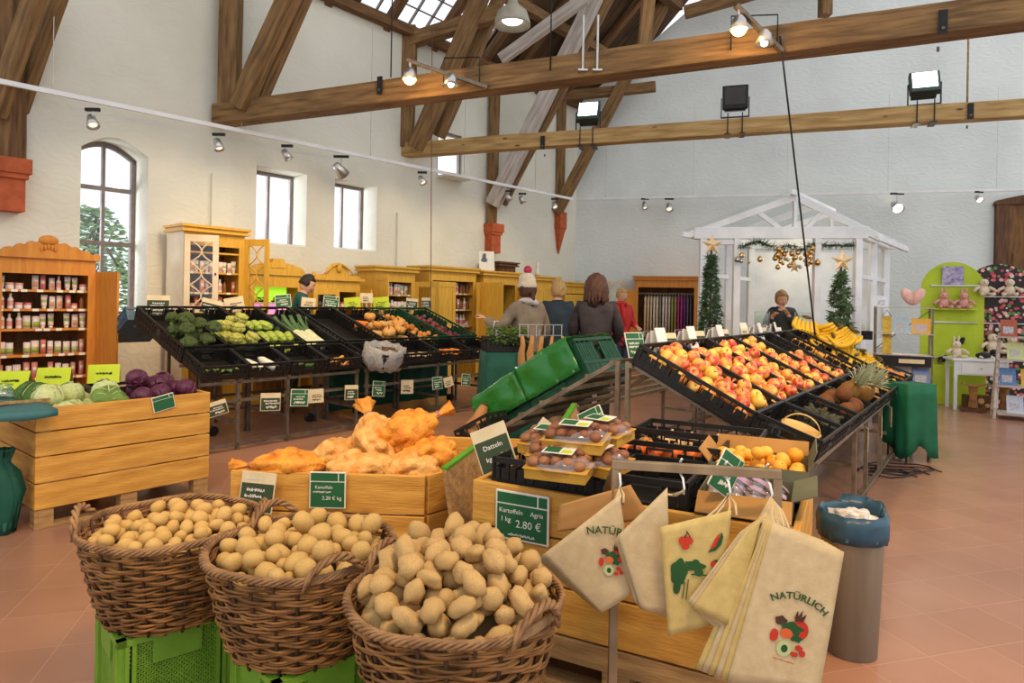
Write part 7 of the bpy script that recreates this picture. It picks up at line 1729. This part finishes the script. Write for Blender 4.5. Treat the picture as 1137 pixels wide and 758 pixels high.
for k in range(40):
    f = rnd.random(); u = .5 + (.26 - .0 * f) * rnd.uniform(-1, 1) if k > 24 else rnd.uniform(.49, .74); z = ZB - .16 - rnd.random() * (.28 if .5 < u < .72 else .2)
    g_ = k % 4 != 0
    dup(bb if g_ else bs, M=TR(tuple(H(u, -.03 - rnd.random() * .06, z)), 0, 0, 0, rnd.uniform(.024, .042)), label=('gold' if g_ else 'silver') + ' bauble hanging from the fir garland of the hut', group='baubles on the hut')
GLIT = mat('star_glitter', (226, 204, 160), (190, 160, 112), .35, 60, metal=.3)
def star(label, c, R, M=None):
    pts = [(R * (1 if k % 2 == 0 else .42) * math.sin(PI * k / 5), R * (1 if k % 2 == 0 else .42) * math.cos(PI * k / 5)) for k in range(10)]
    mb = MB(); vs = [(x, 0, z) for x, z in pts] + [(0, -.025, 0), (0, .025, 0)]
    mb.add(vs, [(k, (k + 1) % 10, 10) for k in range(10)] + [((k + 1) % 10, k, 11) for k in range(10)])
    o = obj('star', mb, GLIT); o.location = c; return tag(o, label, 'star')
star('small gold star hanging from the middle of the garland', H(.62, -.06, ZB - .42), .09)
for k, (px, pyt, pyb, Y, lb) in enumerate(((790, 272, 385, 8.75, 'slim green fir column with a star left of the hut opening'), (934, 290, 385, 8.2, 'slim green fir column with a star right of the hut opening'))):
    top = aty(px, pyt, Y); r = thing('fir_tree', lb, 'fir tree', M=TR((top.x, top.y, 0))); ne = MB(); zt = top.z - .12
    z = .1
    while z < zt:
        f = z / zt; R = (.24 if k else .19) * (1 - f) ** .8 + .045
        for q in range(int(6 + R * 40)):
            a_ = rnd.random() * 6.28; rr_ = R * rnd.uniform(.6, 1); needles(ne, Vector((rr_ * math.cos(a_), rr_ * math.sin(a_), z + rnd.uniform(-.02, .02))), 9, .08, -.4, .009)
        z += .035
    obj('needles', ne, FIR, r); obj('stem', MB().cyl((0, 0, 0), (0, 0, top.z), .015, n=7), BARK, r); obj('pot', MB().lathe([(.001, 0), (.12, 0), (.16, .22), (.15, .22), (.11, .02)], 18), W_DARK, r)
    star('glittering star on top of the fir column %s of the hut opening' % ('left', 'right')[k], (top.x, top.y - .03, top.z), .15)

# ================================================================ RIGHT HAND CORNER
def gp(px, py): return atz(px, py, 0)
LIME = mat('lime_board', (186, 206, 52), (168, 190, 40), .6, 4)
def flo():
    m = mat('floral_board', (58, 50, 46), (44, 38, 36), .7, 5); N = m.node_tree.nodes; Lk = m.node_tree.links; P = N['Principled BSDF']
    tc = N.new('ShaderNodeTexCoord'); v = N.new('ShaderNodeTexVoronoi'); v.inputs['Scale'].default_value = 17; Lk.new(tc.outputs['Object'], v.inputs['Vector'])
    rp = N.new('ShaderNodeValToRGB'); e = rp.color_ramp.elements; rp.color_ramp.interpolation = 'CONSTANT'; e[0].position = 0; e[0].color = (1, 1, 1, 1); e[1].position = .46; e[1].color = (0, 0, 0, 1); Lk.new(v.outputs['Distance'], rp.inputs[0])
    hs = N.new('ShaderNodeValToRGB'); hs.color_ramp.interpolation = 'CONSTANT'; h = hs.color_ramp.elements; h[0].color = lin((206, 100, 100)) + (1,); h[1].position = .3; h[1].color = lin((96, 140, 84)) + (1,)
    for p_, c_ in ((.5, (224, 176, 168)), (.7, (190, 70, 80)), (.85, (216, 206, 190))): q = h.new(p_); q.color = lin(c_) + (1,)
    sx = N.new('ShaderNodeSeparateColor'); Lk.new(v.outputs['Color'], sx.inputs[0]); Lk.new(sx.outputs[0], hs.inputs[0])
    mx = N.new('ShaderNodeMix'); mx.data_type = 'RGBA'; mx.inputs[6].default_value = lin((52, 46, 44)) + (1,); Lk.new(rp.outputs[0], mx.inputs[0]); Lk.new(hs.outputs[0], mx.inputs[7]); Lk.new(mx.outputs[2], P.inputs['Base Color']); return m
FLO = flo()
def arch_board(label, p, yaw, W, Hh, m, side=LIME):
    r = thing('display_board', label, 'display board', M=TR((p.x, p.y, 0), yaw)); z1 = Hh - W / 2
    obj('panel', MB().xz([(-W / 2, 0), (W / 2, 0), (W / 2, z1)] + [(W / 2 * math.cos(PI * k / 16), z1 + W / 2 * math.sin(PI * k / 16)) for k in range(1, 16)] + [(-W / 2, z1)], 0, .04), m, r); return r
MY = aty(1057, 335, 10.2); MYM = TR((MY.x, MY.y, 0), -.45)
yb = arch_board('tall lime green arched display board with toys', MY, -.45, .82, 2.15, LIME)
for z, x in ((1.22, .0), (.68, 0), (1.78, .05)): obj('hook_rail', MB().bb(-.33 + x, .33 + x, -.03, -.001, z, z + .02), SILVER, yb)
obj('ledge', MB().bb(-.3, .3, -.16, -.001, 1.42, 1.44), LIME, yb); obj('lower_box', MB().bb(-.41, .41, -.2, -.001, 0, .58), LIME, yb)
PLP = mat('plush_pink', (226, 170, 160), (204, 138, 132), .95, 20, bump=.5); PLC = mat('plush_cream', (230, 214, 190), (208, 188, 160), .95, 20, bump=.5)
def plush(label, M, m, s=1.0, ears=True):
    r = thing('plush_toy', label, 'toy', M=M @ Matrix.Scale(s, 4)); fz = lambda p, q: q * (1 + .05 * mnoise.noise(p * 6))
    obj('body', MB().ell((0, 0, .08), (.07, .06, .085), 14, 10, fn=fz), m, r, True); obj('head', MB().ell((0, -.01, .2), (.06, .055, .055), 14, 10, fn=fz).ell((0, -.06, .19), (.025, .02, .02), 8, 6), m, r, True)
    for sg in (-1, 1):
        obj('arm', MB().tube([(sg * .06, 0, .13), (sg * .12, -.03, .1), (sg * .15, -.05, .06)], .022, 8), m, r, True); obj('leg', MB().tube([(sg * .04, -.03, .03), (sg * .07, -.1, .02), (sg * .08, -.14, .03)], .026, 8), m, r, True)
        if ears: obj('ear', MB().ell((sg * .03, .01, .28), (.016, .01, .05), 8, 6), m, r, True)
        obj('eye', MB().ell((sg * .022, -.062, .21), (.006,) * 3, 6, 4), EYE, r, True)
    return r
for k in range(2): plush(('pink plush rabbit on the lime board, left one', 'pink plush rabbit on the lime board, right one')[k], MYM @ TR((-.12 + .26 * k, -.09, 1.441), .15 - .3 * k), PLP, .95)
r = thing('picture_book', 'square purple patterned book on the top of the lime board', 'book', M=MYM @ TR((.0, -.025, 1.803))); obj('cover', MB().bb(-.14, .14, -.02, 0, 0, .28), mat('book_purple', (196, 190, 206), (110, 96, 150), .5, 18), r); obj('pages', MB().bb(-.135, .135, 0.001, .012, .005, .275), SIGNW, r)
for k in range(4):
    r = thing('hook_toy', ('dark wheeled toy hanging leftmost on the lower rail of the lime board', 'dark wheeled toy hanging second on the lower rail of the lime board', 'grey wheeled toy hanging third on the lower rail of the lime board', 'black toy hanging above the lower rail of the lime board')[k], 'toy', M=MYM @ TR(((-.3, -.12, .1, .1)[k], -.06, (.6, .6, .6, .88)[k])))
    obj('body', MB().ell((0, 0, .06), (.06, .03, .045), 12, 8).ell((.04, 0, .1), (.03, .025, .03), 8, 6), BLKM if k != 2 else SILVER, r, True); obj('wheel', MB().cyl((-.03, -.035, .03), (-.03, .035, .03), .03, n=14), W_DARK, r); obj('loop', MB().tube([(0, 0, .1), (0, .015, .15), (0, .045, .14)], .004, 5), SILVER, r)
MF = aty(1108, 335, 10.0); MFM = TR((MF.x, MF.y, 0), -.4)
fb = arch_board('tall arched display board covered with dark rose pattern', MF, -.4, .86, 2.12, FLO)
for z in (1.62, 1.22, .78): obj('hook_rail', MB().bb(-.35, .35, -.03, -.001, z, z + .015), SILVER, fb)
for k, (x, z, s, lb) in enumerate(((-.2, 1.636, 1.0, 'cream plush lamb on the rose board, upper left'), (.12, 1.636, 1.0, 'cream plush lamb on the rose board, upper right'), (-.08, .796, 1.1, 'cream plush animal on the rose board, lower left'), (.16, .796, 1.0, 'cream plush animal on the rose board, lower right'))): plush(lb, MFM @ TR((x, -.09, z), .2 * (-1) ** k), PLC, s, False)
MG = aty(1150, 335, 10.3); arch_board('pale green board cut by the right edge of the picture', MG, -.6, .6, 2.1, mat('pale_green_board', (150, 186, 120), (132, 168, 104), .6, 4))
# white table, wooden rocking toys below, toys on it
MT_ = aty(1086, 335, 9.55); MTM = TR((MT_.x, MT_.y, 0), -.3)
r = thing('side_table', 'white painted table with a drawer before the rose board', 'table', M=MTM); obj('tabletop', MB().bb(-.36, .36, -.2, .25, .70, .73), W_WHITE, r, bevel=.004)
for x in (-.33, .29):
    for y in (-.17, .18): obj('leg', MB().bb(x, x + .04, y, y + .04, 0, .70), W_WHITE, r)
obj('apron', MB().bb(-.29, .29, -.165, -.145, .5, .7), W_WHITE, r); o = obj('drawer', MB().bb(-.24, .24, -.18, -.165, .52, .68), W_WHITE, r); obj('knob', MB().ell((0, -.19, .6), (.012, .012, .012), 8, 6), SILVER, o, True)
WDT = mat('toy_wood', (176, 128, 70), (120, 80, 44), .6, 9)
for k in range(2):
    r = thing('wooden_stool', ('low wooden toy stool with a curved seat under the white table, left', 'low wooden toy stool with a curved seat under the white table, right')[k], 'stool', M=TR((MT_.x - .2 + .36 * k, MT_.y - .22 - .1 * k, 0), -.5))
    obj('seat', MB().sheet([[(-.14 + .035 * i, -.06 + .12 * j, .36 + .03 * ((i - 4) / 4) ** 2) for j in range(2)] for i in range(9)], .018), WDT, r); obj('column', MB().lathe([(.001, .05), (.06, .06), (.045, .2), (.06, .345), (.001, .35)], 10), WDT, r); obj('foot', MB().bb(-.14, .14, -.04, .04, .02, .055), W_DARK, r)
    for x in (-.12, .12): obj('wheel', MB().cyl((x, -.06, .035), (x, .06, .035), .035, n=14), W_DARK, r)
r = thing('log_basket', 'small dark crate of wood discs under the white table', 'crate', M=TR((MT_.x + .02, MT_.y + .02, 0), -.3)); obj('box', MB().bb(-.16, .16, -.1, .1, 0, .2), W_DARK, r); obj('discs', MB().cyl((-.08, -.105, .06), (-.08, -.1, .06), .035, n=12).cyl((.02, -.105, .13), (.02, -.1, .13), .04, n=12).cyl((.1, -.105, .07), (.1, -.1, .07), .03, n=12), PW, r)
r = thing('toy_dog', 'black and white plush dog lying on the white table', 'toy', M=MTM @ TR((.06, -.06, .73), .3)); obj('body', MB().ell((0, 0, .05), (.12, .045, .045), 14, 9), BLKM, r, True); obj('head', MB().ell((.14, 0, .1), (.05, .04, .04), 12, 8), BLKM, r, True)
for x in (-.08, .08):
    for y in (-.03, .03): obj('leg', MB().tube([(x, y, .04), (x + .04, y * 1.6, .016)], .016, 7), PLC, r, True)
plush('cream and dark plush toy sitting at the left end of the white table', MTM @ TR((-.26, .0, .73), .1), PLC, .95)
# magazine rack
MM_ = aty(1004, 335, 8.15); MMM = TR((MM_.x, MM_.y, 0), -.45)
r = thing('magazine_rack', 'grey metal rack of magazines between hut and lime board', 'rack', M=MMM); RW = .6
for x in (-.3, .3):
    obj('upright', MB().bar((x, 0, 0), (x, 0, 1.45), .02, .02), METAL, r); obj('upright', MB().bar((x, .3, 0), (x, .3, 1.45), .02, .02), METAL, r); obj('brace', MB().bar((x, .0, .85), (x, .3, 1.4), .01, .01), METAL, r)
for z in (1.44, 1.12, .86, .5): obj('shelf', MB().bb(-.31, .31, -.03, .32, z - .012, z), STEEL, r)
obj('cross_bar', MB().bar((-.3, .3, .9), (.3, .3, 1.4), .01, .01), METAL, r); obj('drawer_front', MB().bb(-.29, .29, -.03, -.015, .72, .845), BLKM, r); obj('drawer_label', MB().bb(-.05, .22, -.034, -.03, .76, .81), BOARDC, r); obj('base', MB().bb(-.31, .31, -.03, .32, 0, .3), METAL, r); obj('base_panel', MB().bb(-.29, .29, .29, .3, .3, .86), METAL, r)
for k, (x, z, cl, w, h, lb) in enumerate(((-.02, 1.12, (170, 196, 214), .16, .2, 'pale blue magazine on the second shelf of the magazine rack'), (.19, 1.12, (226, 176, 60), .2, .19, 'yellow magazine on the second shelf of the magazine rack'), (-.2, .5, (206, 186, 110), .16, .2, 'tan and white magazine on the low shelf of the magazine rack'), (.0, .5, (190, 184, 170), .2, .23, 'grey garden magazine on the low shelf of the magazine rack'), (.2, .5, (110, 140, 190), .18, .19, 'blue and pink magazine on the low shelf of the magazine rack'), (-.24, 1.44, (206, 222, 234), .12, .14, 'small pale card in a holder on top of the magazine rack'))):
    q = thing('magazine', lb, 'magazine', M=MMM @ TR((x, .06, z), 0, 0, -.25)); obj('cover', MB().bb(-w / 2, w / 2, -.004, 0, 0, h), mat('cover_%d' % k, cl, tuple(max(0, c_ - 16) for c_ in cl), .35, 22), q); obj('cover_picture', MB().bb(-w * .36, w * .3, -.0048, -.004, h * .12, h * .62), mat('cover_pic_%d' % k, tuple(255 - c_ // 2 for c_ in cl), cl, .35, 30), q); obj('pages', MB().bb(-w / 2 + .003, w / 2 - .003, 0.0005, .006, .003, h - .003), SIGNW, q)
r = thing('plush_heart', 'pink plush heart lying on top of the magazine rack', 'cushion', M=MMM @ TR((.1, .12, 1.44))); obj('cushion', MB().ell((-.045, 0, .13), (.065, .05, .12), 16, 10, Matrix.Rotation(-.6, 3, 'Y')).ell((.045, 0, .13), (.065, .05, .12), 16, 10, Matrix.Rotation(.6, 3, 'Y')), mat('heart_pink', (228, 192, 180), (206, 160, 150), .9, 16), r, True); obj('seam', MB().tube([(.0, -.06, .03), (.005, -.065, .1), (.0, -.05, .19)], .005, 5), PLP, r, True)
r = thing('tape_strip', 'yellow patterned height strip hanging left of the magazine rack', 'strip', M=TR(tuple(aty(985, 335, 8.3)), -.3)); obj('strip', MB().sheet([[(-.05 + .1 * i, .02 * math.sin(j * .7), .0 - .95 + 1.0 * j / 10) for j in range(11)] for i in range(2)], .004), mat('strip_yellow', (218, 186, 66), (180, 150, 50), .6, 24), r); obj('cord', MB().tube([(-.05, 0, .05), (0, 0, .12), (.05, 0, .05)], .004, 5), BLKM, r); r.location.z = 1.28
# A-frame shelf at the right edge
ML = aty(1139, 335, 8.75); MLM = TR((ML.x, ML.y, 0), -.55)
r = thing('step_shelf', 'grey wooden step shelf of brochures at the right edge', 'shelf', M=MLM)
for x in (-.33, .33): obj('side_frame', MB().bar((x, -.22, 0), (x * .8, .1, 1.12), .03, .04).bar((x, .28, 0), (x * .8, .12, 1.12), .03, .04), W_GREY, r)
for z, d in ((.06, .24), (.42, .17), (.76, .11), (1.06, .05)): obj('shelf', MB().bb(-.3, .3, -d, .2, z, z + .018), W_GREY, r)
for k, (x, z, d, cl, lb) in enumerate(((-.1, .078, .12, (196, 206, 226), 'white and blue brochure on the lowest step of the step shelf'), (-.18, .438, .08, (90, 130, 180), 'blue booklet on the second step of the step shelf'), (.05, .438, .08, (220, 180, 60), 'yellow booklet on the second step of the step shelf'), (-.1, .778, .05, (200, 210, 150), 'pale green booklet on the third step of the step shelf'), (.1, 1.078, .0, (110, 150, 200), 'blue framed booklet on the top step of the step shelf'), (-.17, 1.078, .0, (170, 90, 60), 'rust brown toy box on the top step of the step shelf'))):
    q = thing('brochure', lb, 'brochure', M=MLM @ TR((x, -d + .02, z), 0, 0, -.4)); obj('cover', MB().bb(-.09, .09, -.004, 0, 0, .24), mat('brochure_%d' % k, cl, tuple(max(0, c_ - 18) for c_ in cl), .4, 20), q); obj('cover_picture', MB().bb(-.06, .05, -.0048, -.004, .04, .14), mat('brochure_pic_%d' % k, tuple(255 - c_ // 2 for c_ in cl), cl, .35, 30), q); obj('pages', MB().bb(-.087, .087, .0005, .005, .003, .237), SIGNW, q)
# green draped stand and cables at the far end of the fruit rack
p = atz(1022, 516, 0); r = thing('stand', 'small stand under bottle green cloth at the far end of the fruit rack', 'stand', M=TR((p.x, p.y + .18, 0), .3)); zt = .72
for x in (-.13, .13):
    for y in (-.1, .1): obj('leg', MB().bar((x, y, 0), (x, y, zt - .02), .025, .025), METAL, r)
obj('top', MB().bb(-.15, .15, -.12, .12, zt - .02, zt - .002), W_END, r)
g = []
for k in range(57):
    a_ = 2 * PI * k / 56; q = max(abs(math.cos(a_)) / .165, abs(math.sin(a_)) / .135); x, y = math.cos(a_) / q, math.sin(a_) / q
    g.append([(0, 0, zt + .004), (x * .6, y * .6, zt + .004), (x, y, zt + .004)] + [(x * (1 + .05 * j / 6 + .08 * math.sin(k * .9) * j / 6), y * (1 + .05 * j / 6 + .08 * math.sin(k * .9) * j / 6), zt - (zt - .1 - .06 * math.sin(k * .35)) * j / 6) for j in range(1, 7)])
o = obj('cloth', MB().sheet(g, .004), CLOTHG2, None, True); o.matrix_world = TR((p.x, p.y + .18, 0), .3); tag(o, 'bottle green cloth draped over the small stand', 'cloth')
for k in range(3):
    c0 = atz(992 + 9 * k, 530 - 3 * k, 0); cable('power_cable', ('dark power cable coiled on the floor by the rack end, nearest', 'dark power cable coiled on the floor by the rack end, middle', 'dark power cable coiled on the floor by the rack end, farthest')[k], [Vector((c0.x + (.2 + .04 * k) * math.cos(q * .5), c0.y + .13 * math.sin(q * .5) + .01 * q, .008 + .004 * (q % 3))) for q in range(20)], .006)
for o in PROTO:
    for c in list(o.children_recursive): bpy.data.objects.remove(c)
    bpy.data.objects.remove(o)
